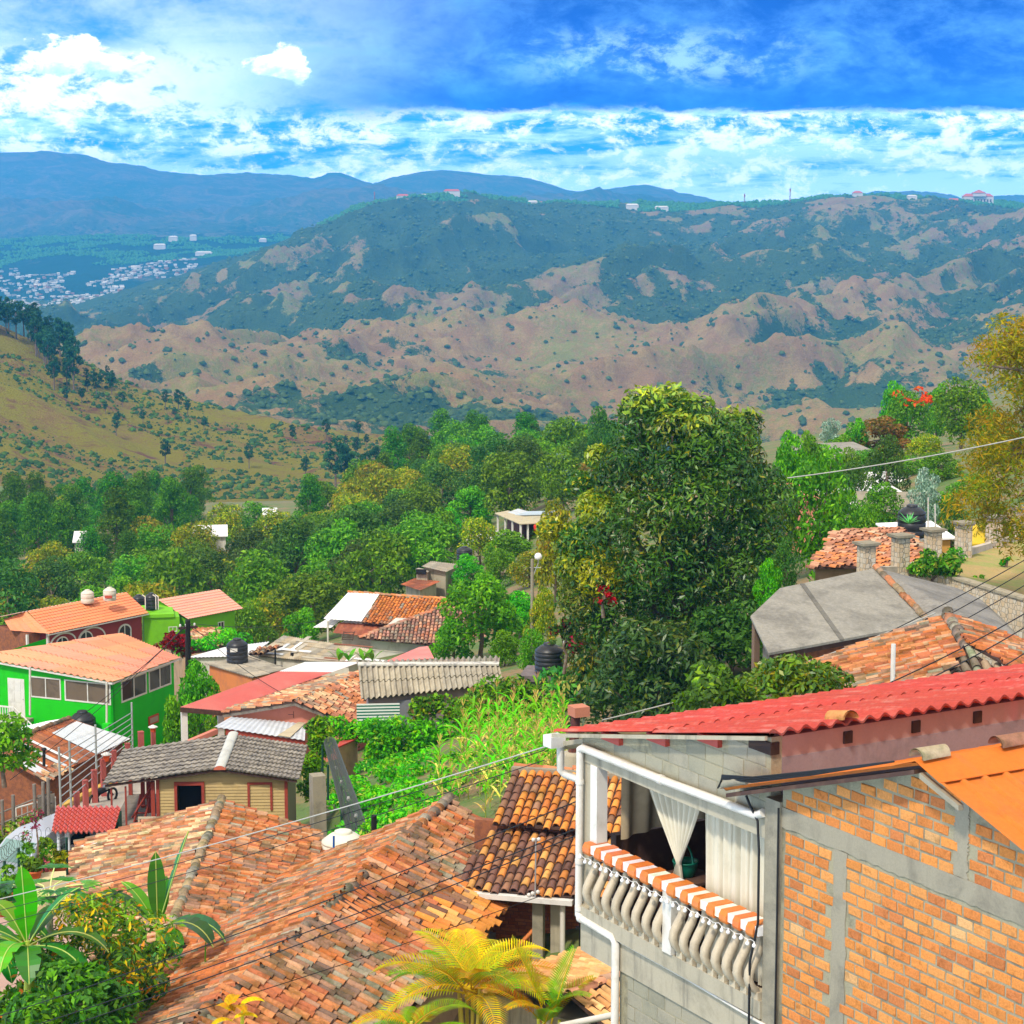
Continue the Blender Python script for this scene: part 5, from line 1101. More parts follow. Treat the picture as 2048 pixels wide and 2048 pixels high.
for f in (0, .12, .45, 1.0):
    p = a_.lerp(b_, f); m = MB(); m.tube([p-Vector((0, 0, 1.2)), p+Vector((0, 0, 2.1-.4*f))], .05, 6); m.build('post', RAILG, t)
m = MB(); m.tube([a_-Vector((.2, 0, -.1)), a_+Vector((-1.3, -1.8, .2))], .04, 5)
for i in range(8): x = (a_-Vector((.2, 0, -.1))).lerp(a_+Vector((-1.3, -1.8, .2)), i/7); m.tube([x, x-Vector((0, 0, 1.0))], .025, 4)
m.build('gate', WHITE_P, t)
PLANKP = [(30, 1700, 1590), (72, 1690, 1568), (90, 1690, 1564), (100, 1675, 1556), (8, 1715, 1600)]
for i, (u, vb, vt) in enumerate(PLANKP):
    p, q = P(u+RB.uniform(-4, 4), vb, 71), P(u-4, vt, 71); m = MB(); m.tube([p-Vector((0, 0, .5)), q], .07, 6)
    tag(m.build('wooden_post', WOODG_, loc=p), 'crooked wooden post of the plank fence by the yellow kerb', 'post', 'crooked wooden fence posts')
m = MB(); 
for k in range(3): m.tube([P(-5, 1628+22*k, 71), P(60, 1602+22*k, 71), P(104, 1584+22*k, 71.2)], .035, 4)
m.box(Frame(P(82, 1640, 71.4), 20), -.1, .5, 0, .04, -1.2, .9); tag(m.build('plank_fence', WOODG_, loc=P(50, 1640, 71)), 'rough grey plank fence with crooked rails beside the yellow kerb', 'fence')
# parked motorcycle by the third post
p = P(1105/5.367, 1280+1660/5.367, 86.5); t = thing('motorcycle', p, 'dark motorcycle parked by the red posts at the street end', 'motorcycle'); fr = Frame(p-Vector((0, 0, .45)), 60)
for a in (-.6, .6):
    m = MB(); m.tube([fr.w(a+.28*math.cos(x), 0, .3+.28*math.sin(x)) for x in [2*PI*i/16 for i in range(17)]], .055, 6); m.build('wheel', BLACK, t)
m = MB(); m.tube([fr.w(-.6, 0, .3), fr.w(-.2, 0, .55), fr.w(.35, 0, .6), fr.w(.6, 0, .3)], .07, 6); m.tube([fr.w(.35, 0, .6), fr.w(.3, 0, .95)], .03, 5); m.tube([fr.w(.3, -.3, .98), fr.w(.3, .3, .98)], .025, 5); m.build('frame', DARKIN, t)
m = MB(); m.box(fr, -.55, .05, -.12, .12, .62, .74); m.build('seat', BLACK, t); m = MB(); m.lathe(fr.w(.2, 0, .62), [(.06, 0), (.15, .08), (.12, .2), (.04, .22)], 10); m.build('tank', RAILG, t)
# ---- van behind the potted plants
Fv = Frame(P(76, 1752, 68.3)+Vector((0, 0, .25)), 64)
t = thing('parked_van', Fv.w(0, 0, -.4), 'silver van parked in the street behind the potted plants, seen from the front', 'van')
SILV = mat('silver_paint', (.46, .50, .58), rough=.3, fine=.02, bumps=0, metal=.3); VGL = mat('van_glass', (.20, .32, .30), rough=.08, fine=0, bumps=0)
prof = [(-2.2, -.15), (-2.25, .35), (-1.5, .62), (-.75, 1.22), (-.1, 1.38), (2.0, 1.36), (2.3, .9), (2.3, -.15)]
m = MB(); vs = []
for sgn in (-1, 1):
    for x, z in prof: vs.append(Fv.w(x, sgn*(.82 if z < .7 else .68), z))
n = len(prof); m.add(vs, [(i, i+1, i+1+n, i+n) for i in range(n-1)]+[tuple(range(n)), tuple(range(2*n-1, n-1, -1))]); m.build('body', SILV, t)
m = MB(); m.quad(Fv.w(-1.46, -.68, .67), Fv.w(-1.46, .68, .67), Fv.w(-.80, .62, 1.20), Fv.w(-.80, -.62, 1.20)); m.build('windscreen', VGL, t)
for sgn in (-1, 1):
    m = MB(); m.slab([Fv.w(-1.2, sgn*.78, .70), Fv.w(-.7, sgn*.72, 1.18), Fv.w(1.7, sgn*.70, 1.2), Fv.w(1.9, sgn*.79, .70)], .02, n=Fv.B*sgn); m.build('side_window', GLASS, t)
    for a in (-1.5, 1.5):
        m = MB(); m.tube([Fv.w(a, sgn*.62, -.1), Fv.w(a, sgn*.84, -.1)], .32, 14); m.build('wheel', BLACK, t)
    m = MB(); m.lathe(Fv.w(-2.2, sgn*.55, .2), [(.02, -.1), (.13, -.06), (.13, .08), (.02, .12)], 10); m.build('headlight', BULB, t)
m = MB(); m.box(Fv, -2.33, -2.2, -.8, .8, -.18, .05); m.build('bumper', BLACK, t)
# ---- rusty sheet roof house
A, B, C, D = P(138, 1436, 97), P(261, 1480, 97.6), P(85, 1562, 90.5), P(-25, 1498, 91.3)
h = thing('rusty_roof_house', mid([A, B, C, D])-Vector((0, 0, 3)), 'brick shack under a patched roof of rust brown and pale zinc sheets', 'house')
sheet_roof(B, A, D, C, 34, .022, 2, .02, ((1, 1, 1), (1.3, 1.2, 1.1), (.8, .75, .75), (1.5, 1.2, .8), (1.1, 1, 1)), per=6, colw=2, seed=5).build('roof_slope', RUST, h)
def on(A, B, C, D, u, v, lift=.05): return (A+(B-A)*u)*(1-v)+(D+(C-D)*u)*v+Vector((0, 0, lift))
q = [on(A, B, C, D, .16, .03, .06), on(A, B, C, D, 1.0, .0, .06), on(A, B, C, D, 1.0, .40, .06), on(A, B, C, D, .2, .37, .06)]
sheet_roof(q[1], q[0], q[3], q[2], 14, .02, 1, .01, ((1, 1, 1), (.93, .95, .97), (1.05, 1.05, 1.05)), per=6, colw=4, seed=6).build('zinc_sheets', ZINC, h)
for v0, v1, u0, u1, mm in ((.60, .63, .12, .98, WHITER), (.70, .74, .1, .95, ZINC), (.82, .84, .2, .8, WHITER), (.45, .48, .86, 1.0, RUST), (.88, .97, .55, .98, ZINC)):
    q = [on(A, B, C, D, u0, v0, .075), on(A, B, C, D, u1, v0, .075), on(A, B, C, D, u1, v1, .075), on(A, B, C, D, u0, v1, .075)]; m = MB(); m.slab(q, .012); m.build('patch_sheet', mm, h)
m = MB(); E, G = P(92, 1443, 99.8), P(-25, 1470, 97.5); sheet_roof(E, A+Vector((0, 0, .02)), D+Vector((0, 0, .02)), G, 20, .015, 1, 0, ((1, 1, 1),), per=6).build('white_slope', WHITER, h)
ridge_caps(A, D, [((.35, .2, .12), 2), ((.42, .28, .18), 2), ((.25, .2, .16), 2)], .13, .34, 9).build('ridge_cap', MOSSY, h)
q = tile_field([on(A, B, C, D, .86, .72, .03), on(A, B, C, D, 1.04, .72, .03), on(A, B, C, D, 1.04, 1.0, .03), on(A, B, C, D, .86, 1.0, .03)], CREAM, .2, .34, jit=1.4, seed=61); q.build('eave_tiles', TILE, h)
under(h, [A, B, C, D], -29, .5, BRD); m = MB(); m.tube([P(88, 1532, 91.5), P(88, 1500, 91.5)], .07, 8); m.lathe(P(88, 1500, 91.5), [(.12, 0), (.12, .08), (.02, .12)], 8); m.build('stove_pipe', BLACK, h)
# ---- bright green house
F7 = Frame(P(225, 1365, 112), -22.5)
h = thing('green_house', F7.w(-4, 3, -4), 'vivid green two-storey house with wide windows and a peach coloured tile-sheet roof', 'house')
A, B, C, D = F7.w(0, 0, 0), F7.w(0, 7.03, 0), F7.w(-3.98, 7.03, 1.14), F7.w(-9.37, 0, .68)
m = sheet_roof(A, B, C, D, 22, .055, 6, .05, ((.86, .38, .20), (.84, .40, .22), (.82, .34, .19), (.86, .36, .24)), per=7, colw=5, seed=8, rowcol=True); m.build('roof', ORTILE, h)
m = MB(); m.slab([A+Vector((0, 0, -.03)), D+Vector((0, 0, -.03)), D+F7.B*.06+Vector((0, 0, -.03)), A+F7.B*.06+Vector((0, 0, -.03))], .10); m.slab([A+Vector((0, 0, -.03)), A-F7.A*.06+Vector((0, 0, -.03)), B-F7.A*.06+Vector((0, 0, -.03)), B+Vector((0, 0, -.03))], .10); m.build('fascia', WHITE_P, h)
g = lambda x, y: (x/5.367, 1280+y/5.367)
w1 = (F7.hb(*g(325, 400), .3)[0], F7.hb(*g(652, 400), .3)[0]); w2 = (F7.hb(*g(692, 400), .3)[0], -.32); zs, zt_ = -1.36, -.16
d1 = (F7.hb(*g(85, 500), .3)[0], F7.hb(*g(262, 500), .3)[0]); zd = F7.hb(*g(170, 815), .3)[1]
s1 = (F7.ha(*g(1300, 600), -.2)[0], F7.ha(*g(1572, 500), -.2)[0]); s2 = (F7.ha(*g(1596, 500), -.2)[0], F7.ha(*g(1835, 400), -.2)[0])
m = MB(); open_wall(m, F7, 'b', .3, -8.9, -.2, -5.5, -.02, [(*w1, zs, zt_), (*w2, zs, zt_), (*d1, zd, zd+2.15)], -1, .16)
open_wall(m, F7, 'a', -.2, .3, 6.6, -5.5, -.02, [(*s1, zs-.05, zt_), (*s2, zs-.05, zt_)], 1, .16)
m.slab([F7.w(-8.9, .3, -.02), F7.w(-.2, .3, -.02), F7.w(-8.9, .3, .60)], .15, n=-F7.B)
m.quad(F7.w(-8.9, 6.6, -5.5), F7.w(-.2, 6.6, -5.5), F7.w(-.2, 6.6, 0), F7.w(-8.9, 6.6, 0)); m.quad(F7.w(-8.9, .3, -5.5), F7.w(-8.9, 6.6, -5.5), F7.w(-8.9, 6.6, .5), F7.w(-8.9, .3, .5)); m.build('wall', GREENW, h)
TAUPE = mat('curtained_glass', (.17, .125, .09), (.12, .09, .07), sc=1.5, rough=.2, fine=.02, bumps=0)
window(h, F7, 'b', .3, -1, *w1, zs, zt_, 1, .07, pane=TAUPE); window(h, F7, 'b', .3, -1, *w2, zs, zt_, 1, .08, pane=TAUPE); window(h, F7, 'a', -.2, 1, *s1, zs-.05, zt_, 1, .09); window(h, F7, 'a', -.2, 1, *s2, zs-.05, zt_, 1, .09)
m = MB(); bx(m, F7, 'b', .3, -1, *d1, zd, zd+2.15, -.06, .02); 
for i in (0, 1):
    for k in range(3): bx(m, F7, 'b', .3, -1, d1[0]+.12+i*.42, d1[0]+.44+i*.42, zd+.15+k*.66, zd+.70+k*.66, .02, .035)
dd = m.build('door', WHITE_P, h); m = MB(); m.lathe(F7.w(d1[1]-.09, .26, zd+1.0), [(.01, -.03), (.03, 0), (.01, .03)], 8); m.build('handle', RAILG, dd)
m = MB(); m.box(F7, -10.5, d1[1]+.55, -1.5, .3, zd-.18, zd); m.build('terrace_slab', CONC, h)
m = MB(); m.box(F7, -10.5, d1[1]+.55, -1.49, .3, -5.5, zd-.181); m.build('terrace_base', GREENW, h)
rl = MB(); x1_ = d1[1]+.5; rl.box(F7, -10.5, x1_, -1.45, -1.38, zd+.92, zd+1.0); rl.box(F7, -10.5, x1_, -1.45, -1.38, zd+.06, zd+.12)
for i in range(30): a = -10.5+i*.16
for i in range(int((x1_+10.5)/.17)): a = -10.5+i*.17; rl.box(F7, a, a+.05, -1.44, -1.39, zd+.12, zd+.92)
rl.build('terrace_railing', WHITE_P, h)
rl = MB(); p0, p1 = F7.w(x1_, -1.4, zd+.96), F7.w(x1_+1.7, -1.4, zd-.35)
rl.tube([p0, p1], .045, 5); rl.tube([p0-Vector((0, 0, .85)), p1-Vector((0, 0, .85))], .04, 5)
for i in range(9): x = p0.lerp(p1, i/8); rl.tube([x, x-Vector((0, 0, .85))], .028, 4)
rl.build('stair_railing', WHITE_P, h)
for u, vt, vb in ((60, 1334, 1430), (213.5, 1364, 1446)):
    p = P(u, vt, 110.2); q = P(u, vb, 110.2); m = MB(); m.tube([p, q], .06, 8); m.build('downpipe', PVC, h)
fr = Frame(P(215, 1462, 110), -22.5); m = MB(); m.box(fr, -.2, .2, -.2, .2, -.9, .42); m.build('pipe_footing', GREENW, h)
pm = [F7.w(-.17, s_, z_) for s_, z_ in ()]
bA, zA = F7.ha(1592/5.367, 1280+920/5.367, -.2); bB, zB = F7.ha(1695/5.367, 1280+785/5.367, -.2)
m = MB(); bx(m, F7, 'a', -.2, 1, bA, bB, zA, zB, 0, .06); m.build('notice_board', mat('board_red', (.55, .07, .03), rough=.6), h); m = MB(); bx(m, F7, 'a', -.2, 1, bA+.1, bB-.1, zA+.1, zB-.1, .06, .08); m.build('board_face', mat('board_grey', (.42, .33, .31), rough=.5), h)
def water_tank(c, r, hh, label, m_, ribs=4, lid=True):
    t = thing('water_tank', c, label, 'water tank'); pr_ = [(r*.97, 0)]
    for i in range(ribs): z0 = hh*.72*(i/ribs); pr_ += [(r, z0+.02), (r, z0+hh*.72/ribs-.05), (r*.965, z0+hh*.72/ribs-.03), (r*.965, z0+hh*.72/ribs-.01)]
    pr_ += [(r, hh*.73), (r*.98, hh*.77), (r*.62, hh*.91), (r*.40, hh*.945)]
    MB().lathe(c, pr_, 32).build('body', m_, t); MB().lathe(c+Vector((0, 0, hh*.945)), [(r*.40, 0), (r*.40, hh*.05), (r*.33, hh*.065), (r*.1, hh*.07)], 24).build('lid', m_, t)
    return t
BLKT = mat('black_plastic', (.022, .023, .026), (.035, .036, .04), sc=2, rough=.42, fine=.05, bumps=0, spec=.4)
WHTT = mat('cream_plastic', (.66, .60, .50), (.58, .52, .43), sc=2, rough=.5, fine=.05, bumps=0)
water_tank(F7.w(-1.5, -.75, -3.3), .72, 1.75, 'black water tank standing against the corner of the green house', BLKT)
# ---- maroon house with arches
F9 = Frame(P(96, 1268, 150), 53.3)
h = thing('maroon_house', F9.w(5, 2, -4), 'maroon house with white-rimmed arched windows under an orange tile-sheet roof', 'house')
OR2 = mat('orange_tile_sheet', (1, 1, 1), (.92, .9, .88), sc=.7, rough=.6, fine=.05, bumps=.04)
rb_, rz_ = 2.75, 1.28
sheet_roof(F9.w(0, -.1, 0), F9.w(.5, rb_, rz_), F9.w(10.3, rb_, rz_), F9.w(9.9, -.1, .03), 34, .045, 9, .035, ((.82, .27, .12),), per=6, prof='tile', seed=11).build('roof_slope', OR2, h)
sheet_roof(F9.w(-.2, 4.6, .55), F9.w(.4, rb_, rz_), F9.w(.05, -.1, .02), F9.w(-1.6, 2.2, .25), 10, .04, 5, .03, ((.80, .29, .14),), per=6, prof='tile', seed=12).build('roof_slope', OR2, h)
sheet_roof(F9.w(-1.2, 5.4, .62), F9.w(-.2, rb_+.05, rz_+.02), F9.w(10.3, rb_+.05, rz_+.02), F9.w(10.3, 5.4, .62), 30, .02, 1, 0, ((.86, .62, .55),), per=5, seed=13).build('back_slope', OR2, h)
m = MB(); m.box(F9, .15, 9.45, .25, 5, -4.5, -.05); m.build('wall', MAROON, h)
m = MB(); m.box(F9, -1.1, .149, 1.0, 5, -4.5, .1); m.build('end_wall', BRD, h)
for a in (-1.15, .12): 
    m = MB(); m.box(F9, a, a+.16, .2 if a > 0 else .95, .36 if a > 0 else 1.1, -4.5, 0); m.build('corner_pilaster', WHITE_P, h)
def arch(F, off, a0, a1, z0, ztop, par, pane, rim=.14):
    c = (a0+a1)/2; r = (a1-a0)/2; k = (ztop-z0-.0); n = 14; o, i_ = [], []
    for j in range(n+1):
        x = PI*j/n; o.append((c+math.cos(x)*r, z0+k*math.sin(x))); i_.append((c+math.cos(x)*(r-rim), z0+(k-rim)*math.sin(x)))
    mb = MB()
    for j in range(n):
        q = [F.w(*p) for p in ((o[j][0], off-.06, o[j][1]), (o[j+1][0], off-.06, o[j+1][1]), (i_[j+1][0], off-.06, i_[j+1][1]), (i_[j][0], off-.06, i_[j][1]))]; mb.quad(*q)
        mb.quad(F.w(o[j][0], off, o[j][1]), F.w(o[j+1][0], off, o[j+1][1]), q[1], q[0])
    for sx in (a0, a1-rim): mb.box(F, sx, sx+rim, off-.06, off+.0, z0-1.6, z0)
    if pane is not None and rim < .14: mb.box(F, c-.04, c+.04, off-.05, off-.02, z0-1.6, z0+k-rim)
    f = mb.build('arched_window' if pane is not None else 'arch', WHITE_P, par)
    if pane is not None:
        g2 = MB(); g2.add([F.w(x, off-.03, z) for x, z in i_], [tuple(range(n, -1, -1))]); g2.quad(F.w(a0+rim, off-.03, z0-1.6), F.w(a1-rim, off-.03, z0-1.6), F.w(a1-rim, off-.03, z0), F.w(a0+rim, off-.03, z0)); g2.build('pane', pane, f)
arch(F9, .25, 7.0, 8.34, -1.05, -.48, h, GLASS, .12); arch(F9, .25, 3.0, 5.75, -1.1, -.18, h, None, .13); arch(F9, .25, 3.1, 4.5, -1.1, -.4, h, GLASS, .10)
arch(F9, .25, .35, 2.85, -.95, -.16, h, None, .13); arch(F9, .25, .9, 2.1, -.95, -.45, h, GLASS, .10)
m = MB(); m.slab([F9.w(-.05, -.12, -.02), F9.w(9.9, -.12, .0), F9.w(9.9, -.02, .0), F9.w(-.05, -.02, -.02)], .08); m.build('fascia', WHITE_P, h)
for u, v0, lb in ((175, 1199, 'left one of two cream water tanks standing on the back roof of the maroon house'), (219.5, 1194, 'right cream water tank on the maroon house, with a red mark on it')):
    c = P(u, v0, 156); water_tank(c-Vector((0, 0, .25)), .49, 1.0, lb, WHTT, 2)
    if u > 200:
        f_ = Frame(c, 0); m = MB(); m.box(f_, -.28, .28, -.55, -.485, .0, .2); m.build('tank_mark', mat('red_mark', (.5, .08, .05), rough=.7), bpy.data.objects[-1] if False else [o for o in COL.objects if o.name.startswith('water_tank')][-1])
# ---- lime house
F10 = Frame(P(376, 1238, 160), 50)
h = thing('lime_house', F10.w(2, 2, -4), 'lime green house with a pinkish tile-sheet roof and a flat-roofed annex', 'house')
sheet_roof(F10.w(-.1, -.15, .0), F10.w(-.1, 3.4, 1.12), F10.w(6.4, 3.4, 1.05), F10.w(5.7, -.15, .0), 22, .045, 9, .035, ((.82, .36, .26),), per=6, prof='tile', seed=14).build('roof_slope', OR2, h)
sheet_roof(F10.w(-.1, 5.6, .55), F10.w(-.1, 3.42, 1.14), F10.w(6.4, 3.42, 1.07), F10.w(6.2, 5.6, .5), 22, .03, 1, 0, ((.80, .45, .38),), per=5, seed=15).build('back_slope', OR2, h)
m = MB(); wl = (F10.hb(1403/3.22, 1100+500/3.22, .15)[0], F10.hb(1443/3.22, 1100+500/3.22, .15)[0])
open_wall(m, F10, 'b', .15, .15, 5.0, -4.5, -.03, [(*wl, -1.75, -.75)], -1, .15); open_wall(m, F10, 'a', .15, .15, 5.4, -4.5, .1, [(1.2, 1.75, -.75, -.35)], -1, .15)
m.slab([F10.w(.15, .15, -.03), F10.w(.15, 3.4, 1.0), F10.w(.15, 5.4, .1)], .1, n=-F10.A); m.build('wall', LIME, h)
window(h, F10, 'b', .15, -1, *wl, -1.75, -.75, 1, .06); window(h, F10, 'a', .15, -1, 1.2, 1.75, -.75, -.35, 1, .05)
Fa = Frame(P(289, 1290, 158), 12); m = MB(); m.box(Fa, 0, 2.7, 0, 4.0, -3, 2.10); m.build('annex_wall', LIME, h)
m = MB(); m.box(Fa, -.05, 2.3, -.12, 4.0, 2.101, 2.36, (1.1, 1.1, 1.2)); m.build('annex_parapet', LIME, h); window(h, Fa, 'b', 0, -1, 1.85, 2.5, .95, 1.35, 1, .05)
water_tank(P(278, 1218, 163), .5, 1.15, 'left one of two black water tanks between the maroon and lime roofs', BLKT, 3); water_tank(P(303, 1217, 160), .5, 1.22, 'right one of two black water tanks between the roofs, with white pipes beside it', BLKT, 3)
for u in (291, 312, 317):
    p = P(u, 1219, 158.5); m = MB(); m.tube([p, p+Vector((0, 0, 1.0)), p+Vector((-.25, .2, 1.1))], .04, 6); tag(m.build('vent_pipe', PVC, loc=p), 'thin white pipe bent over beside the black roof tanks', 'pipe', 'white pipes by the black roof tanks')
# overgrown tile roof in front of the lime house
q = [P(310, 1286, 146), P(425, 1256, 152), P(478, 1270, 150), P(440, 1305, 138), P(360, 1312, 138)]
h = thing('overgrown_roof', mid(q)-Vector((0, 0, 1)), 'old pale tile roof partly overgrown with weeds below the lime house', 'roof')
tile_field([P(325, 1296, 142), P(470, 1292, 142), P(440, 1258, 150), P(398, 1259, 150)], CREAM, .28, .45, jit=1.3, seed=71).build('roof_slope', MOSSY, h); under(h, q, -36, .8, ADOBE)
# ================================================================== the middle of the village
zs_ = zpt(360, 1260, 4.83); z2 = zpt(500, 1050, 3.22); zw = zpt(620, 1140, 5.084); z5_ = zpt(780, 1000, 5.367); z8 = zpt(1450, 900, 3.23)
SALMON = mat('salmon_plaster', (.72, .26, .19), (.66, .23, .17), sc=1.3, rough=.85, fine=.05)
PINKR = mat('pink_red_sheet', (.70, .19, .165), (.74, .28, .235), sc=.35, lo=.35, hi=.7, rough=.7, fine=.06, bumps=.03, streak=.9, streakc=(.71, .22, .19))
CREAMR = mat('cream_sheet', (.58, .50, .34), (.46, .38, .25), sc=1.2, rough=.8, fine=.12)
def flat(pts): return [Pz(u, v, z) for u, v, z in pts]
def pole(name, label, cat, p, q, r, m_, r1=None):
    mb = MB(); mb.tube([p, q], r, 8, r1=r1); o = mb.build(name, m_, loc=p); return tag(o, label, cat)
# ---- low patchwork roofs behind the pink porch
h = thing('patchwork_house', Pz(600, 1300, -27.5), 'wide low house roofed with overlapping old grey and white sheets', 'house')
q = flat([(507, 1312, -25.6), (567, 1271, -25.35), (752, 1300, -25.6), (704, 1330, -25.9)])
sheet_roof(q[0], q[1], q[2], q[3], 44, .03, 3, .04, ((1, 1, 1), (1.25, 1.2, 1.1), (.8, .8, .8), (1.1, 1, .85)), per=5, colw=3, seed=21, rowcol=True).build('roof', OLDSH, h)
under(h, q, -33, .3, WALLW); rr = random.Random(4)
for i in range(16):
    u_, v_ = rr.random(), rr.random(); a = on(q[0], q[1], q[2], q[3], u_, v_, .07+.03*i/16); s = rr.uniform(.8, 2.6); d = (q[1]-q[0]).normalized() if rr.random() < .5 else (q[3]-q[0]).normalized(); e = Vector((-d.y, d.x, 0))*rr.uniform(.08, .5)
    m = MB(); m.slab([a, a+d*s, a+d*s+e, a+e], .02); m.build('loose_sheet', rr.choice([WHITER, ZINC, OLDSH, RUST, WOODG_]), h)
h = thing('low_house', Pz(500, 1340, -27), 'orange walled low house with a dark grey sheet roof carrying a black water tank', 'house')
q = flat([(505, 1356, -24.6), (410, 1328, -24.8), (497, 1311, -25.1), (575, 1338, -24.9)])
sheet_roof(q[1], q[2], q[3], q[0], 30, .03, 2, .04, ((1, 1, 1), (.85, .85, .85), (1.15, 1.1, 1.05)), per=5, colw=4, seed=22).build('roof', OLDSH, h); under(h, q, -31, .25, mat('orange_plaster', (.66, .22, .07), (.52, .18, .08), sc=1, rough=.9, fine=.1))
c = on(*q, .5, .62, .06); water_tank(Pz(475, 1326, -24.9)+Vector((0, 0, .05)), .60, 1.35, 'black water tank with a white label on the dark grey sheet roof', BLKT)
f_ = Frame(Pz(471, 1326, -24.9)+Vector((0, -.62, .75)), 0); m = MB(); m.box(f_, -.2, .2, -.02, .03, 0, .2); m.build('tank_label', WHITE_P, [o for o in COL.objects if o.name.startswith('water_tank')][-1] if False else max((o for o in COL.objects if o.get('category') == 'water tank'), key=lambda o: o.get('label') == 'black water tank with a white label on the dark grey sheet roof'))
h = thing('white_shed', Pz(450, 1300, -28), 'long low shed with a bright white sheet roof left of the patchwork house', 'shed')
q = flat([(374, 1315, -25.6), (452, 1294, -25.6), (540, 1283, -25.7), (498, 1312, -25.5)]); sheet_roof(q[0], q[1], q[2], q[3], 16, .02, 1, 0, ((1, 1, 1), (.9, .92, .95)), per=5, colw=3, seed=23).build('roof', WHITER, h); under(h, q, -33, .25, WALLW)
m = MB(); q = flat([(497, 1308, -25.2), (516, 1297, -25.2), (566, 1291, -25.2), (520, 1309, -25.2)]); tile_field(q, CREAM, .3, .45, seed=72).build('tile_patch', TILE, h)
# ---- pink porch
A, B = zs_(0, 745, 97), zs_(408, 780, 97.6); C, D = P(722, 1324, 105.2), P(610, 1324, 104.6)
h = thing('pink_porch', mid([A, B, C, D])-Vector((0, 0, 3)), 'open porch with a long pinkish red sheet roof on white posts', 'porch')
A1, B1 = A.lerp(D, .78), B.lerp(C, .78)
sheet_roof(A, A1, B1, B, 26, .015, 1, 0, ((1, 1, 1), (1.03, 1, 1), (.97, 1, 1)), per=6, colw=3, seed=24).build('roof', PINKR, h); sheet_roof(A1, D, C, B1, 26, .015, 1, 0, ((1, 1, 1),), per=6, colw=4, seed=25).build('white_roof_strip', WHITER, h)
m = MB(); m.slab([A+Vector((0, -.02, -.02)), B+Vector((0, -.02, -.02)), B+Vector((0, .08, -.02)), A+Vector((0, .08, -.02))], .22); m.build('beam', DARKW, h)
for x, y, Y in ((38, 770, 97.3), (392, 790, 98.2), (700, 800, 101)):
    p = zs_(x, y, Y); m = MB(); m.box(Frame(p, 20), -.14, .14, -.14, .14, -5, -.05); m.build('post', WHITE_P, h)
p = zs_(70, 1060, 96.5); m = MB(); m.slab([p, p+Vector((1.1, 1.2, .25)), p+Vector((1.3, 1.1, .25)), p+Vector((.2, -.1, 0))], .25); m.build('parapet', SALMON, h)
# ---- salmon gabled tile house
pk, lf, rt, rb1 = zs_(1105, 690, 97), zs_(410, 805, 97), zs_(1665, 905, 97), P(716, 1350, 102.4)
h = thing('salmon_house', mid([pk, lf, rt])-Vector((0, 0, 2.5)), 'salmon pink gabled house with mixed cream and terracotta roof tiles', 'house')
dd_ = rb1-pk
tile_field([lf, pk, pk+dd_*1.15, lf+dd_*1.15], CREAM, .24, .38, jit=1.5, seed=73, sag=.1).build('roof_slope', TILE, h)
tile_field([pk, rt, rt+dd_*1.15, pk+dd_*1.15], CREAM, .24, .38, jit=1.5, seed=74, sag=.1).build('roof_slope', TILE, h)
ridge_caps(pk, pk+dd_*1.15, CREAM, .14, .36, 10).build('ridge_cap', TILE, h)
ub = Vector((0, .5, -.14)); m = MB(); g0, g1, g2 = lf.lerp(pk, .12)+ub, pk+ub, rt.lerp(pk, .1)+ub
m.slab([g0, g1, g2], .2, n=Vector((0, -1, 0))); zb = -31
for a, b in ((g0, g2), (g2, g2+dd_), (g0, g0+dd_)): m.quad(Vector((a.x, a.y, zb)), Vector((b.x, b.y, zb)), b, a)
m.build('wall', SALMON, h)
m = MB(); m.slab([lf+Vector((0, .02, -.06)), pk+Vector((0, .02, -.06)), pk+Vector((0, .3, -.06)), lf+Vector((0, .3, -.06))], .16); m.slab([pk+Vector((0, .02, -.06)), rt+Vector((0, .02, -.06)), rt+Vector((0, .3, -.06)), pk+Vector((0, .3, -.06))], .16); m.build('barge_board', WOODG_, h)
q = [zs_(330, 935, 93.5), zs_(500, 835, 97.2), zs_(1215, 905, 97.2), zs_(1205, 1065, 93.5)]
sheet_roof(q[0], q[1], q[2], q[3], 16, .018, 1, 0, ((1, 1, 1), (.96, .97, 1), (1.03, 1.03, 1.03), (1, 1, 1)), per=6, colw=4, seed=26).build('awning', ZINC, h)
m = MB(); s1_, s2_ = q[3].lerp(q[0], .16), q[3].lerp(q[0], .30); t1_, t2_ = q[2].lerp(q[1], .0), q[2].lerp(q[1], .10); m.slab([s1_+Vector((0, 0, .05)), s2_+Vector((0, 0, .05)), t2_+Vector((0, 0, .05)), t1_+Vector((0, 0, .05))], .015); m.build('yellowed_sheet', CREAMR, h)
m = MB(); m.slab([q[0].lerp(q[3], .12)+Vector((0, .1, -.05)), q[3]+Vector((0, .1, -.05)), q[3]+Vector((0, .2, -.05)), q[0].lerp(q[3], .12)+Vector((0, .2, -.05))], .28); m.build('red_beam', REDW, h)
for x in (.16, .28, .55, .98):
    p = q[0].lerp(q[3], x)+Vector((0, .18, -.3)); m = MB(); m.box(Frame(p, 0), -.09, .09, -.08, .08, -4, 0); m.build('awning_post', TAN, h)
m = MB(); m.tube([pk+Vector((-.35, .5, -.75)), pk+Vector((-.1, .5, -.75)), pk+Vector((-.1, .5, -.60))], .012, 4); m.tube([pk+Vector((-.1, .48, -.75)), pk+Vector((-.1, .48, -.92))], .012, 4); m.build('wall_bracket', BLACK, h)
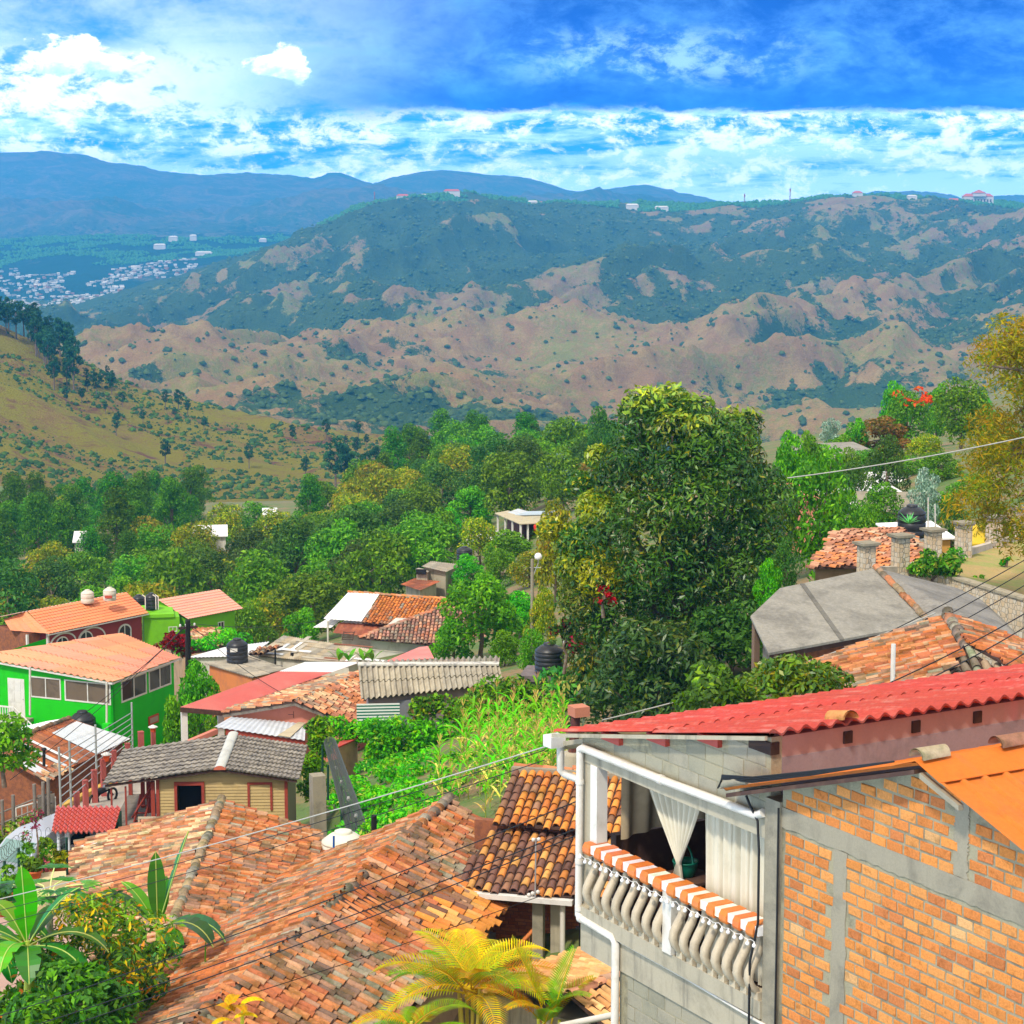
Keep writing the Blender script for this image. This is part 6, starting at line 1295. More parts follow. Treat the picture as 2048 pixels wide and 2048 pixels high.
# ---- long shed with old wavy sheets
ASB = mat('old_wavy_sheet', (.43, .39, .31), (.30, .27, .21), sc=1.3, lo=.40, hi=.66, rough=.95, fine=.22, bscale=20, bumps=.35, streak=3, streakc=(.26, .23, .18))
EL, ER, RL, RR = P(722, 1400, 92), P(1006, 1368, 95.6), P(716, 1330, 94.4), P(998, 1329, 97)
h = thing('long_shed', mid([EL, ER, RL, RR])-Vector((0, 0, 2.5)), 'long shed under a ridged roof of big grey-brown wavy sheets', 'shed')
sheet_roof(EL, RL, RR, ER, 26, .07, 2, .05, ((1, 1, 1), (1.12, 1.1, 1.05), (.9, .88, .85)), per=8, colw=3, seed=27).build('roof_slope', ASB, h)
BL, BR = P(712, 1323, 97.0), P(1000, 1313, 99.6); sheet_roof(BL, RL, RR, BR, 26, .07, 1, .0, ((.9, .9, .9),), per=8, seed=28).build('back_slope', ASB, h)
m = MB(); zz = Vector((0, 0, .10)); m.slab([RL+Vector((0, -.18, .06)), RR+Vector((0, -.18, .06)), RR+Vector((0, .2, .10)), RL+Vector((0, .2, .10))], .08, (1, 1, 1)); m.build('ridge_mortar', mat('pale_mortar', (.62, .60, .55), (.34, .33, .31), sc=2.2, lo=.5, hi=.62, rough=.95, fine=.2), h)
q = under(h, [EL, ER, BR, BL], -27, .5, GREYP)
m = MB(); p = z2(985, 1130, 93.2); m.box(Frame(p, 12), -.62, .62, 0, .08, -2.6, .0); m.build('grey_door', mat('grey_sheet_door', (.20, .21, .24), rough=.6, fine=.1, streak=6, streakc=(.16, .17, .2)), h)
m = MB(); p = z2(890, 1120, 93.0); m.box(Frame(p, 12), -.25, .22, 0, .2, -3, .12); m.build('post', CONC, h)
p = z2(828, 1150, 91.6); fr = Frame(p, 5); m = MB()
for i in range(15): m.box(fr, -.98, .94, -.0, .02, -1.05+i*.07, -1.05+i*.07+.069, (.02, .16, .10) if i % 2 else (.75, .80, .76))
tag(m.build('striped_awning', mat('striped_cloth', (1, 1, 1), rough=.8, fine=.05), loc=p), 'green and white striped cloth hanging below the wavy shed roof', 'awning')
# small red roof edge in the garden
q = [z2(565, 1430, 86), z2(700, 1370, 88), z2(695, 1340, 89.5), z2(575, 1395, 87.5)]; h = thing('garden_lean_to', mid(q)-Vector((0, 0, 1)), 'low brown lean-to with a red sheet edge among the vines', 'shed'); m = MB(); m.slab(q, .06); m.build('roof', REDMETAL, h); under(h, q, -24, .1, ADOBE)
# ---- white and tile house by the wood
F15 = Frame(P(724, 1246, 150), -14); e0, e1 = -2.95, 4.5
h = thing('long_tiled_house', F15.w(2, 3, -3), 'long house whose roof is half bright white sheet and half orange clay tile', 'house')
RZ = 1.48; sheet_roof(F15.w(e0, .0, .18), F15.w(-2.35, 4, RZ), F15.w(.1, 4, RZ), F15.w(-.05, 0, .12), 10, .015, 1, 0, ((1, 1, 1),), per=6, colw=2, seed=29).build('white_slope', WHITER, h)
tile_field([F15.w(.0, 0, 0), F15.w(5.0, 0, 0), F15.w(8.5, 4, RZ-.25), F15.w(.1, 4, RZ)], [((.70, .25, .06), 4), ((.60, .20, .06), 3), ((.45, .22, .12), 2), ((.34, .30, .24), 1.6)], .26, .40, jit=1.2, seed=75).build('tile_slope', TILE, h)
ridge_caps(F15.w(-2.4, 4.05, RZ), F15.w(8.5, 4.05, RZ-.25), [((.66, .25, .08), 2), ((.50, .26, .15), 2)], .14, .42, 12).build('ridge_cap', TILE, h)
sheet_roof(F15.w(e0-.9, .2, -.55), F15.w(e0+.15, 1.2, .12), F15.w(e0+1.2, 1.2, .1), F15.w(e0+.5, .2, -.5), 4, .012, 1, 0, ((.97, .97, 1),), per=6, seed=30).build('white_flap', WHITER, h)
sheet_roof(F15.w(-1.9, -1.0, -.62), F15.w(-1.9, .4, -.12), F15.w(2.3, .4, -.15), F15.w(2.3, -1.0, -.85), 12, .015, 1, 0, ((1.2, 1, 1.0),), per=6, seed=31).build('awning', RUST, h)
m = MB(); m.box(F15, -1.7, 6, .4, 7, -4.5, -.1); m.build('wall', WALLW, h)
p = zw(180, 520, 148.5); m = MB(); m.tube([p, p-Vector((0, 0, 4))], .07, 8); m.build('downpipe', PVC, h)
m = MB(); p = zw(345, 625, 148.3); q_ = zw(325, 715, 147.8)
for o_ in (0, .75): m.tube([p+Vector((o_, 0, 0)), q_+Vector((o_, 0, 0))], .035, 5)
for k in range(5): x = p.lerp(q_, (k+.5)/5); m.tube([x, x+Vector((.75, 0, 0))], .03, 4)
tag(m.build('ladder', DARKW, loc=q_), 'dark ladder leaning on the whitewashed wall of the long tiled house', 'ladder')
F15b = Frame(P(717, 1276, 138), -10); pkz = 2.15; a_pk, b_pk = 6.6, 6.5
h = thing('hipped_tile_house', F15b.w(4, 3, -3), 'hipped roof house of brownish weathered tiles half hidden by trees', 'house')
tile_field([F15b.w(0, 0, 0), F15b.w(9, -.2, -.5), F15b.w(a_pk+.6, b_pk, pkz)], PINKY, .26, .38, jit=1.2, seed=76).build('roof_slope', TILE, h)
tile_field([F15b.w(9, -.2, -.5), F15b.w(11, 6, 0), F15b.w(a_pk+.6, b_pk, pkz)], PINKY, .26, .38, jit=1.2, seed=77).build('roof_slope', TILE, h)
ridge_caps(F15b.w(0, 0, .03), F15b.w(a_pk+.6, b_pk, pkz+.04), PINKY, .14, .4, 13).build('ridge_cap', TILE, h)
m = MB(); m.box(F15b, .7, 9.5, .6, 8, -4, -.12); m.build('wall', WALLW, h)
q = flat([(690, 1332, -24.5), (846, 1313, -24.6), (868, 1290, -25.2), (770, 1310, -25.0)])
q = [P(772, 1322, 112), P(868, 1316, 112), P(856, 1292, 119), P(838, 1294, 119)]; h = thing('red_roof_shed', mid(q)-Vector((0, 0, 2)), 'small shed with a faded red sheet roof behind the wavy shed', 'shed'); m = MB(); m.slab(q, .05); m.build('roof', PINKR, h); under(h, q, -29, .3, GREYP)
# ---- shack and pavilion up the slope
h = thing('grey_shack', z5_(480, 800, 186)-Vector((0, 0, 3)), 'small unpainted block shack with two lean-to sheet roofs at the wood edge', 'shack')
q = [z5_(340, 712, 184), z5_(605, 772, 183), z5_(772, 694, 190), z5_(440, 655, 191)]; sheet_roof(q[1], q[2], q[3], q[0], 16, .025, 1, 0, ((1.0, .95, .93), (.9, .9, .9), (1.1, 1.08, 1.05)), per=5, colw=3, seed=32).build('upper_roof', OLDSH, h); under(h, q, -40, .5, DIRTY)
q = [z5_(275, 738, 183.2), z5_(405, 772, 183), z5_(440, 752, 185), z5_(310, 728, 185)]; m = MB(); m.slab(q, .08); m.build('porch_roof', OLDSH, h); qq = under(h, q, -40, .12, DIRTY)
m = MB(); p = z5_(330, 785, 183.0); m.box(Frame(p, -12), -.42, .5, -.06, .05, -.12, .35); m.build('window', DARKIN, h)
q = [z5_(118, 905, 178), z5_(325, 972, 175.5), z5_(545, 872, 183), z5_(265, 838, 184.5)]; sheet_roof(q[1], q[2], q[3], q[0], 14, .025, 2, .02, ((1.5, 1.2, 1.0), (1.9, 1.4, 1.2), (1.2, 1.1, 1.1)), per=5, colw=3, seed=33).build('lower_roof', RUST, h); under(h, q, -40, .7, DIRTY)
h = thing('hill_pavilion', z5_(1450, 300, 208)-Vector((0, 0, 3)), 'pavilion house with a beige sheet roof and a white railed terrace on the slope', 'house')
q = [z5_(1125, 140, 210), z5_(1398, 256, 203), z5_(1800, 238, 206), z5_(1790, 155, 214), z5_(1265, 112, 217)]
m = MB(); m.slab([q[0], q[1], z5_(1450, 160, 214), q[4]], .08); m.slab([q[1], q[2], q[3], z5_(1450, 160, 214)], .08, (.95, .97, .95)); m.build('lower_roof', CREAMR, h)
m = MB(); s = [z5_(1262, 132, 214), z5_(1375, 92, 218), z5_(1480, 120, 216), z5_(1332, 160, 212)]; m.slab(s, .08); m.slab([s[3], s[2], z5_(1790, 116, 217), z5_(1790, 150, 213)], .08, (.82, .92, 1)); m.build('upper_roof', ZINC, h)
c_ = mid(q); fl = [p+Vector((0, 0, -2.75)) for p in q]; m = MB(); m.slab([fl[0], fl[1], fl[2], fl[3], fl[4]], .3); m.build('terrace', WHITE_P, h)
m = MB()
for p in (q[0], q[0].lerp(q[1], .33), q[0].lerp(q[1], .66), q[1], q[1].lerp(q[2], .2), q[1].lerp(q[2], .68)): d = (c_-p).normalized()*.3; m.box(Frame(p+Vector((d.x, d.y, 0)), 0), -.1, .1, -.1, .1, -6, -.1)
m.build('posts', WHITE_P, h)
m = MB()
for a, b in ((q[0], q[1]), (q[1], q[2])):
    for zz in (-1.8, -2.15): m.tube([a+Vector((0, 0, zz)), b+Vector((0, 0, zz))], .05, 4)
    for i in range(40): x = a.lerp(b, i/40); m.tube([x+Vector((0, 0, -2.7)), x+Vector((0, 0, -1.8))], .03, 4)
m.build('railing', WHITE_P, h)
m = MB(); iq = [c_+(p-c_)*.62 for p in q]
for i in range(5): a, b = iq[i], iq[(i+1) % 5]; m.quad(Vector((a.x, a.y, a.z-2.8)), Vector((b.x, b.y, b.z-2.8)), Vector((b.x, b.y, b.z-.1)), Vector((a.x, a.y, a.z-.1)))
m.build('wall', mat('brown_wall', (.16, .08, .075), rough=.9, fine=.1), h)
o = MB().lathe(z5_(1590, 292, 203.5), [(.1, -.5), (.42, -.3), (.45, .2), (.1, .45)], 10).build('red_ornament', mat('red_cloth', (.7, .03, .02), rough=.7), loc=z5_(1590, 292, 203.5)); tag(o, 'round red ornament on the terrace of the hill pavilion', 'ornament')
for x, y, Y, lb in ((940, 436, 212, 'white sheet roof corner showing among the trees left below the pavilion'), (1010, 425, 214, 'second white sheet roof corner right beside it, below the pavilion')):
    p = z5_(x, y, Y); h = thing('small_shed', p-Vector((0, 0, 2)), lb, 'shed'); m = MB(); m.slab([p+Vector((-1.6, -1, -.2)), p+Vector((1.5, -1, -.1)), p+Vector((1.7, 1.5, .45)), p+Vector((-1.2, 1.5, .35))], .08); m.build('roof', WHITER, h); m = MB(); m.box(Frame(p, 5), -1.2, 1.2, -.8, 1.3, -3.5, -.2); m.build('wall', DIRTY, h)
for u, v, Y, sx, lb in ((420, 1056, 298, 2.2, 'white roofed building glimpsed between the pines of the wood'), (540, 1021, 330, .9, 'tiny white roof spot between trees above the bare clearing'), (700, 986, 380, 1.1, 'thin white roof line on the bare slope above the wood'), (160, 1068, 310, .7, 'small white roof spot under the tall green pine')):
    p = P(u, v, Y)-Vector((0, 0, 1.1)); h = thing('hidden_house', p, lb, 'house'); f_ = Frame(p, 8); m = MB(); m.box(f_, -sx, sx, -2, 2, -2, .3); m.build('wall', WALLW, h); m = MB(); m.slab([f_.w(-sx-.3, -2.4, .25), f_.w(sx+.3, -2.4, .25), f_.w(sx+.3, 2.4, 1.2), f_.w(-sx-.3, 2.4, 1.2)], .1); m.build('roof', WHITER, h)
# tank on a stand and grey cloth fence up the slope
p = z5_(800, 640, 188); water_tank(p, .72, 1.2, 'small black water tank on a white stand beside the hillside path', BLKT, 3); m = MB(); m.box(Frame(p, 0), -.35, .35, -.35, .35, -4, -.001); tag(m.build('tank_stand', WHITE_P, loc=p-Vector((0, 0, 2))), 'white pillar stand holding the small black tank', 'stand')
# ---- lamp pole, black utility pole, small posts
p = P(1064.5, 1118, 118); t = thing('lamp_pole', Vector((p.x, p.y, p.z-9)), 'concrete lamp pole with a white globe beside the mango tree', 'lamp pole'); m = MB(); m.tube([p-Vector((0, 0, 9)), p], .13, 10, r1=.09); m.build('pole', CONC, t)
m = MB(); m.tube([p-Vector((0, 0, 1.1)), p+Vector((.34, -.02, -.25)), p+Vector((.34, -.02, .0))], .03, 6); m.tube([p+Vector((-.15, 0, -.5)), p+Vector((.5, 0, -.5))], .03, 4); m.build('arm', RAILG, t); MB().lathe(p+Vector((.34, -.02, .12)), [(.03, -.2), (.2, -.1), (.22, .05), (.14, .2), (.02, .24)], 14).build('lamp_globe', BULB, t)
p, q_ = P(375, 1350, 105), P(375.5, 1240, 105); t = thing('utility_pole', p-Vector((0, 0, 3)), 'black wooden utility pole with wires at the corner of the green house', 'utility pole'); m = MB(); m.tube([p-Vector((0, 0, 3)), q_], .17, 10, r1=.13); m.build('pole', mat('black_wood', (.018, .016, .014), rough=.85, fine=.2), t)
m = MB(); m.box(Frame(q_, 25), -.5, .5, -.06, .06, -.45, -.33); m.build('crossarm', DARKW, t)
for a in (-.4, -.1, .35): MB().lathe(Frame(q_, 25).w(a, 0, -.33), [(.03, 0), (.06, .05), (.05, .12), (.02, .15)], 8).build('insulator', WHITE_P, t)
for x, y0, y1, Y, lb in ((1083, 350, 220, 121, 'shorter black post rising from the patchwork roofs'), (1172, 310, 130, 124, 'taller dark post with small arms on the patchwork roofs'), (920, 330, 190, 120, 'thin rusty rod standing on the patchwork roofs')):
    pole('roof_post', lb, 'post', zs_(x, y0, Y)-Vector((0, 0, .5)), zs_(x, y1, Y), .05 if x == 920 else .10, BLACK)
# ---- water tank on its slab beside the mango tree
p = Pz(1098, 1346, -19.0); water_tank(p, .60, 1.28, 'black water tank on a concrete slab under the mango tree', BLKT, 5)
h = thing('tank_house', p-Vector((0, 0, 3)), 'small block house whose flat concrete slab carries the black tank', 'house'); f_ = Frame(p, -10); m = MB(); m.box(f_, -1.15, 1.0, -.75, 1.4, -.24, -.005); m.build('slab', mat('grey_slab', (.17, .14, .14), (.24, .2, .2), sc=2, rough=.95, fine=.15), h); m = MB(); m.box(f_, -.95, .8, -.55, 1.2, -4, -.241); m.build('wall', DIRTY, h)
pole('tank_pipe', 'thin white pipe rising behind the black tank under the mango tree', 'pipe', p+Vector((.62, .3, 0)), p+Vector((.62, .3, 1.75)), .03, PVC)
# ---- cream tank behind the big tiled roof
p = P(687, 1712, 64.5); t = water_tank(p-Vector((0, 0, .55)), .70, 1.38, 'big cream water tank with a blue float gauge behind the tiled ridge', mat('pale_plastic', (.74, .70, .60), (.66, .62, .5), sc=2, rough=.5, fine=.04, bumps=0), 3)
m = MB(); m.tube([P(667.5, 1706, 63.6), P(667.5, 1672, 63.6)], .035, 8); m.build('gauge', mat('blue_plastic', (.01, .10, .42), rough=.4, bumps=0), t)
# wall end, vent and chimney next to it
f_ = Frame(P(641, 1715, 67), 20); h = thing('yard_wall', P(641, 1600, 67), 'tall weathered concrete wall end standing beside the cabin', 'wall'); m = MB(); m.box(f_, -.22, .22, 0, .5, -2.2, 2.75); m.build('wall_block', CONC, h)
pole('vent_pipe', 'short dark iron vent pipe rising behind the tiled ridge', 'pipe', P(748, 1668, 61), P(748, 1630, 61), .085, DARKIN)
# ---- grey hipped sheet roof on the right
GR = mat('grey_roofing', (.30, .285, .245), (.20, .19, .165), sc=.9, lo=.42, hi=.66, rough=.95, fine=.4, bscale=9, bumps=.5, bdist=.03, streak=1.2, streakc=(.24, .23, .20))
pk = P(1752, 1136, 74); hp = P(1857, 1246, 69.4); e1 = P(1537, 1306, 65.4); n_ = (hp-pk).cross(e1-pk); e2, e3 = hplane(1501, 1232, pk, n_), hplane(1560, 1176, pk, n_)
h = thing('grey_roof_house', mid([pk, hp, e1, e2])-Vector((0, 0, 3)), 'timber house under a broad grey sheet roof with a line of ridge tiles', 'house')
m = MB(); m.slab([e1, hp, pk, e3, e2], .08); m.build('roof_slope', GR, h)
r1, r2, r3, r4 = P(1915, 1176, 75.5), P(1962, 1199, 73.5), P(2004, 1236, 70.5), P(2062, 1300, 66.5)
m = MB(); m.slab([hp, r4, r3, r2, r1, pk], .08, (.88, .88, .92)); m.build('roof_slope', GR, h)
m = MB(); s1_, s2_ = e3.lerp(pk, .20), e1.lerp(hp, .43); n_ = (pk-e1).cross(hp-e1).normalized(); n_ = n_ if n_.z > 0 else -n_; m.slab([s1_+n_*.02, s1_+n_*.02+Vector((.16, 0, 0)), s2_+n_*.02+Vector((.16, 0, 0)), s2_+n_*.02], .03, (.55, .55, .55)); m.build('sheet_seam', GR, h)
ridge_caps(pk+Vector((0, 0, .06)), hp+Vector((0, 0, .06)), [((.58, .24, .12), 2), ((.50, .34, .24), 2), ((.36, .26, .2), 1)], .13, .36, 14).build('ridge_cap', MOSSY, h)
m = MB(); m.slab([e1+Vector((.06, .1, -.09)), hp+Vector((0, .1, -.09)), hp+Vector((0, .3, -.09)), e1+Vector((.06, .3, -.09))], .16); m.build('fascia', DARKW, h)
w1_, w2_ = e1+Vector((.35, .6, -.2)), hp+Vector((-.2, .8, -.25)); m = MB(); m.quad(Vector((w1_.x, w1_.y, -18)), Vector((w2_.x, w2_.y, -18)), w2_, w1_); m.build('brick_wall', BRD, h)
w3_ = e2+Vector((.4, -.2, -.2)); m = MB(); m.quad(Vector((w1_.x, w1_.y, -18)), Vector((w3_.x, w3_.y, -18)), w3_, w1_); m.build('plank_wall', WOODG_, h)
for p in (e1+Vector((.2, .3, -.1)), e1+Vector((.75, .35, -.12)), e2+Vector((.2, .1, -.1))): m = MB(); m.box(Frame(p, 20), -.1, .1, -.1, .1, -5, 0); m.build('post', mat('brown_post', (.20, .13, .09), rough=.9, fine=.2), h)
# ---- tiled hip roof behind the red corrugated roof
pk, hp = P(1893, 1228, 56), P(1934, 1302, 51.2); kx = math.tan(R(21))
h = thing('hip_tile_house', pk+Vector((0, -3, -3)), 'house with a mossy hipped clay tile roof just behind the red corrugated roof', 'house')
def dn(p, dx, dy, k): return p+Vector((dx, dy, -math.hypot(dx, dy)*k))
l1, l2 = dn(pk, -4.2, .2, kx), dn(hp, -5.0, -3.2, .30); tile_field([l1, pk, hp, hp+Vector((-1.2, -3.6, -1.5)), Vector((l1.x, hp.y-3.6, l1.z))], TERRA, .225, .34, sag=.15, jit=1.4, seed=81).build('roof_slope', MOSSY, h)
r1 = dn(pk, 4.0, .2, kx); tile_field([pk, r1, Vector((r1.x, hp.y-3.6, r1.z)), hp+Vector((1.5, -3.6, -1.5)), hp], TERRA, .225, .34, sag=.12, jit=1.4, seed=82).build('roof_slope', MOSSY, h)
f0 = hp+Vector((-2.4, -3.6, -1.55)); f1 = hp+Vector((2.6, -3.6, -1.55)); tile_field([f0+Vector((0, 0, .06)), f1+Vector((0, 0, .06)), hp+Vector((0, 0, .06))], [((.42, .30, .20), 3), ((.34, .34, .24), 4), ((.62, .28, .10), 2), ((.25, .2, .15), 2)], .26, .40, jit=1.0, seed=83).build('hip_slope', MOSSY, h)
ridge_caps(pk+Vector((0, 0, .04)), hp+Vector((0, 0, .04)), [((.55, .25, .13), 2), ((.42, .36, .27), 2), ((.3, .22, .17), 2)], .15, .36, 15).build('ridge_cap', MOSSY, h)
m = MB(); m.box(Frame(hp, 0), -3.3, 3.0, -3.0, 4.5, -5, -1.65); m.build('wall', ADOBE, h)
pole('white_pole', 'slim white pole standing in front of the mossy hipped roof', 'pole', P(1785, 1385, 47)-Vector((0, 0, 1)), P(1787, 1288, 47), .055, PVC)
# ---- terrace with stone pillars
STONE = nodes('stone_masonry'); sm_, snt, sbs = STONE; sv = objvec(snt, (1, 1, 1))
br = snt.nodes.new('ShaderNodeTexVoronoi'); br.feature = 'DISTANCE_TO_EDGE'; br.inputs['Scale'].default_value = 5.2; br.inputs['Randomness'].default_value = .4; L(snt, sv, br.inputs['Vector'])
vc = snt.nodes.new('ShaderNodeTexVoronoi'); vc.inputs['Scale'].default_value = 5.2; vc.inputs['Randomness'].default_value = .4; L(snt, sv, vc.inputs['Vector'])
hs_ = snt.nodes.new('ShaderNodeSeparateColor'); L(snt, vc.outputs['Color'], hs_.inputs[0])
col_ = mixc(snt, hs_.outputs[0], (.62, .46, .28), (.66, .60, .50)); col_ = mixc(snt, ramp(snt, br.outputs['Distance'], .02, .06), (.30, .27, .22), col_)
L(snt, col_, sbs.inputs['Base Color']); sbs.inputs['Roughness'].default_value = .9; bump(snt, sbs, ramp(snt, br.outputs['Distance'], 0, .08), .6, .03); STONE = sm_
tp = [P(1640, 1172, 80), P(1815, 1141, 81), P(1908, 1158, 80), P(2060, 1204, 76), P(2300, 1290, 72), P(2500, 1150, 95), P(2260, 1050, 105), P(1990, 1086, 92.5), P(1880, 1118, 86)]
GRASSM = mat('dry_lawn', (.42, .30, .12), (.30, .32, .09), sc=.8, lo=.42, hi=.62, rough=.95, fine=.3, bscale=8, bumps=.6, bdist=.04)
m = MB(); m.add(tp[1:], [tuple(range(len(tp)-1))]); o = m.build('terrace_lawn', GRASSM); tag(o, kind='structure')
h = thing('retaining_wall', P(1960, 1220, 78), 'curved retaining wall of pale rough stone below the dry lawn', 'wall'); m = MB(); up_ = Vector((0, 0, .08))
for a, b in zip(tp[1:4], tp[2:5]):
    d = Vector((b.x-a.x, b.y-a.y, 0)).normalized(); n_ = Vector((d.y, -d.x, 0))*.3
    m.add([a+up_, b+up_, b+up_-Vector((0, 0, 4)), a+up_-Vector((0, 0, 4)), a+up_+n_, b+up_+n_, b+up_+n_-Vector((0, 0, 4)), a+up_+n_-Vector((0, 0, 4))], [(0, 1, 5, 4), (4, 5, 6, 7), (0, 3, 2, 1), (0, 4, 7, 3), (1, 2, 6, 5)])
m.build('stonework', STONE, h); m = MB()
for a, b in zip(tp[1:4], tp[2:5]): d = Vector((b.x-a.x, b.y-a.y, 0)).normalized(); n_ = Vector((d.y, -d.x, 0))*.36; m.slab([a+up_*2.2-n_*.2, b+up_*2.2-n_*.2, b+up_*2.2+n_, a+up_*2.2+n_], .09)
m.build('coping', DIRTY, h)
PIL = [(1732, 1092, 1142, 79), (1800, 1076, 1140, 80.5), (1865, 1064, 1123, 84), (1926, 1050, 1107, 87.5), (1987, 1037, 1090, 91.5), (2043, 1020, 1075, 95)]
pb = []
nm = ['nearest stone pillar, closest to the grey sheet roof peak', 'second stone pillar from the grey sheet roof peak', 'stone pillar in front of the black tank with the spiky plant', 'stone pillar at the middle of the dry lawn edge', 'stone pillar partly screened by the yellow tree', 'farthest stone pillar behind the yellow tree']
for (u, vt, vb, Y), lb in zip(PIL, nm):
    p = P(u, vb, Y); q_ = P(u, vt, Y); hh = q_.z-p.z; fr = Frame(p, 24); pb.append(p); t = thing('stone_pillar', p, lb, 'pillar', 'stone pillars along the dry lawn')
    m = MB(); m.box(fr, -.26, .26, -.26, .26, -.8, hh); m.build('shaft', STONE, t); m = MB(); m.box(fr, -.33, .33, -.33, .33, hh, hh+.06); m.box(fr, -.40, .40, -.40, .40, hh+.061, hh+.15); m.build('cap', CONC, t)
h = thing('kerb_wall', mid(pb), 'low stone kerb wall joining the stone pillars', 'wall'); m = MB()
for a, b in zip(pb, pb[1:]):
    d = Vector((b.x-a.x, b.y-a.y, 0)).normalized(); n_ = Vector((d.y, -d.x, 0))*.13; m.slab([a+n_+Vector((0, 0, .16)), b+n_+Vector((0, 0, .16)), b-n_+Vector((0, 0, .16)), a-n_+Vector((0, 0, .16))], .9)
m.build('stonework', mat('pale_stone', (.56, .49, .40), (.44, .38, .3), sc=2, rough=.95, fine=.2), h)
# ---- tile roof, tank and odd roofs beyond the pillars
q = [P(1618, 1136, 88), P(1858, 1132, 90), P(1800, 1057, 97), P(1664, 1079, 95)]
h = thing('orange_tile_house', mid(q)-Vector((0, 0, 2.5)), 'house with a rough orange clay tile roof behind the stone pillars', 'house'); tile_field(q, [((.70, .26, .10), 4), ((.60, .32, .20), 3), ((.45, .2, .12), 3), ((.66, .45, .3), 2)], .30, .40, jit=1.8, seed=84, sag=.2).build('roof_slope', TILE, h); ridge_caps(q[3], q[2], [((.62, .22, .09), 2), ((.5, .24, .14), 2)], .15, .4, 16).build('ridge_cap', TILE, h)
q2 = [q[1], P(1878, 1112, 93), q[2]]; tile_field(q2, TERRA, .28, .40, jit=1.6, seed=85).build('roof_slope', TILE, h); under(h, [q[0], q[1], P(1878, 1112, 93), q[2], q[3]], -20, .5, ADOBE)
p = P(1823, 1062, 99); water_tank(p-Vector((0, 0, .3)), .67, 1.55, 'large black water tank behind the orange tile roof and the spiky plant', BLKT, 3)
h = thing('tank_base_house', P(1830, 1070, 101)-Vector((0, 0, 2)), 'house corner painted ochre orange behind the large black tank', 'house'); f_ = Frame(P(1830, 1058, 101), 15); m = MB(); m.box(f_, -1.1, 1.5, -.8, 1.5, -3, -.35); m.build('wall', mat('ochre_wall', (.62, .34, .08), rough=.9, fine=.1), h); m = MB(); m.slab([f_.w(-1.3, -1, -.34), f_.w(1.7, -1, -.34), f_.w(1.7, 1.7, .1), f_.w(-1.3, 1.7, .1)], .08); m.build('roof', ORTILE, h)
for a, b in (((1856, 1062), (1856.5, 995)), ((1871, 1062), (1870, 1010))): pole('tank_pipe', 'thin white pipe frame standing right of the large black tank', 'pipe', P(*a, 98.6), P(*b, 98.6), .035, PVC)['group'] = 'white pipe frame by the large black tank'
for x, y, Y, sx, sy, rot, m1, m2, lb in ((1770, 965, 150, 2.0, 2, 10, WHITER, WALLW, 'white and pink house pieces seen far up the right street'), (1800, 1010, 124, 2.2, 2, -5, CONC, DIRTY, 'grey flat roofed house beyond the large black tank'), (1730, 1000, 128, 2.6, 2, 15, WHITER, WALLW, 'small white walled house left beyond the large black tank'), (1665, 905, 175, 3.2, 2.5, 20, GR, GREYP, 'grey roofed house between the bright trees on the right'), (1588, 990, 112, .9, 1, 5, SALMON, SALMON, 'salmon red wall glimpsed right beside the mango tree'), (1905, 930, 190, 2, 2, 0, ZINC, WALLW, 'pale roofed house under the brown spreading tree'), (1965, 1075, 108, 1.0, 1, 10, mat('yellow_wall', (.66, .46, .03), rough=.85), mat('yellow_wall', (.66, .46, .03)), 'yellow painted house corner behind the stone pillars')):
    p = P(x, y, Y); h = thing('far_house', p-Vector((0, 0, 2)), lb, 'house'); f_ = Frame(p, rot); m = MB(); m.box(f_, -sx, sx, -sy, sy, -3, -.1); m.build('wall', m2, h); m = MB(); m.slab([f_.w(-sx-.3, -sy-.3, -.1), f_.w(sx+.3, -sy-.3, -.1), f_.w(sx+.3, sy+.3, .5), f_.w(-sx-.3, sy+.3, .5)], .1); m.build('roof', m1, h)
    m = MB(); m.box(f_, -sx*.5, -sx*.15, -sy-.04, -sy+.02, -2.2, -1.1); m.build('window', GLASS, h)
# ---- far buildings: ridge-top villas, masts and the town of the left plain
def ground_at(u, Y): x = uY_(u, Y); return Vector((x, Y, gz(x, Y)))
def uY_(u, Y): return (u-1024)/FPX*Y
ROOFR = mat('far_red_roof', (.50, .12, .08), rough=.9, fine=.05, bumps=0); WALLF = mat('far_white_wall', (.66, .62, .57), rough=.9, fine=.03, bumps=0)
def far_house(u, Y, w_, d_, hh, lb, red=True, grp=None, rot=0, name='hilltop_villa'):
    g = ground_at(u, Y); f_ = Frame(g, rot); t = thing(name, g, lb, 'house', grp); m = MB(); m.box(f_, -w_/2, w_/2, -d_/2, d_/2, -4, hh); m.build('wall', WALLF, t)
    m = MB(); e = .8; m.add([f_.w(-w_/2-e, -d_/2-e, hh), f_.w(w_/2+e, -d_/2-e, hh), f_.w(w_/2+e, d_/2+e, hh), f_.w(-w_/2-e, d_/2+e, hh), f_.w(-w_/2+d_*.3, 0, hh+d_*.28), f_.w(w_/2-d_*.3, 0, hh+d_*.28)], [(0, 1, 5, 4), (1, 2, 5), (2, 3, 4, 5), (3, 0, 4), (3, 2, 1, 0)]); m.build('roof', ROOFR if red else WALLF, t)
    return t, f_
t, f_ = far_house(1945, 4440, 62, 22, 15, 'long white villa with red roofs on the ridge at the far right'); m = MB()
for i in range(9): m.box(f_, -28+i*6.4, -24.5+i*6.4, -11.3, -11.05, 3, 9)
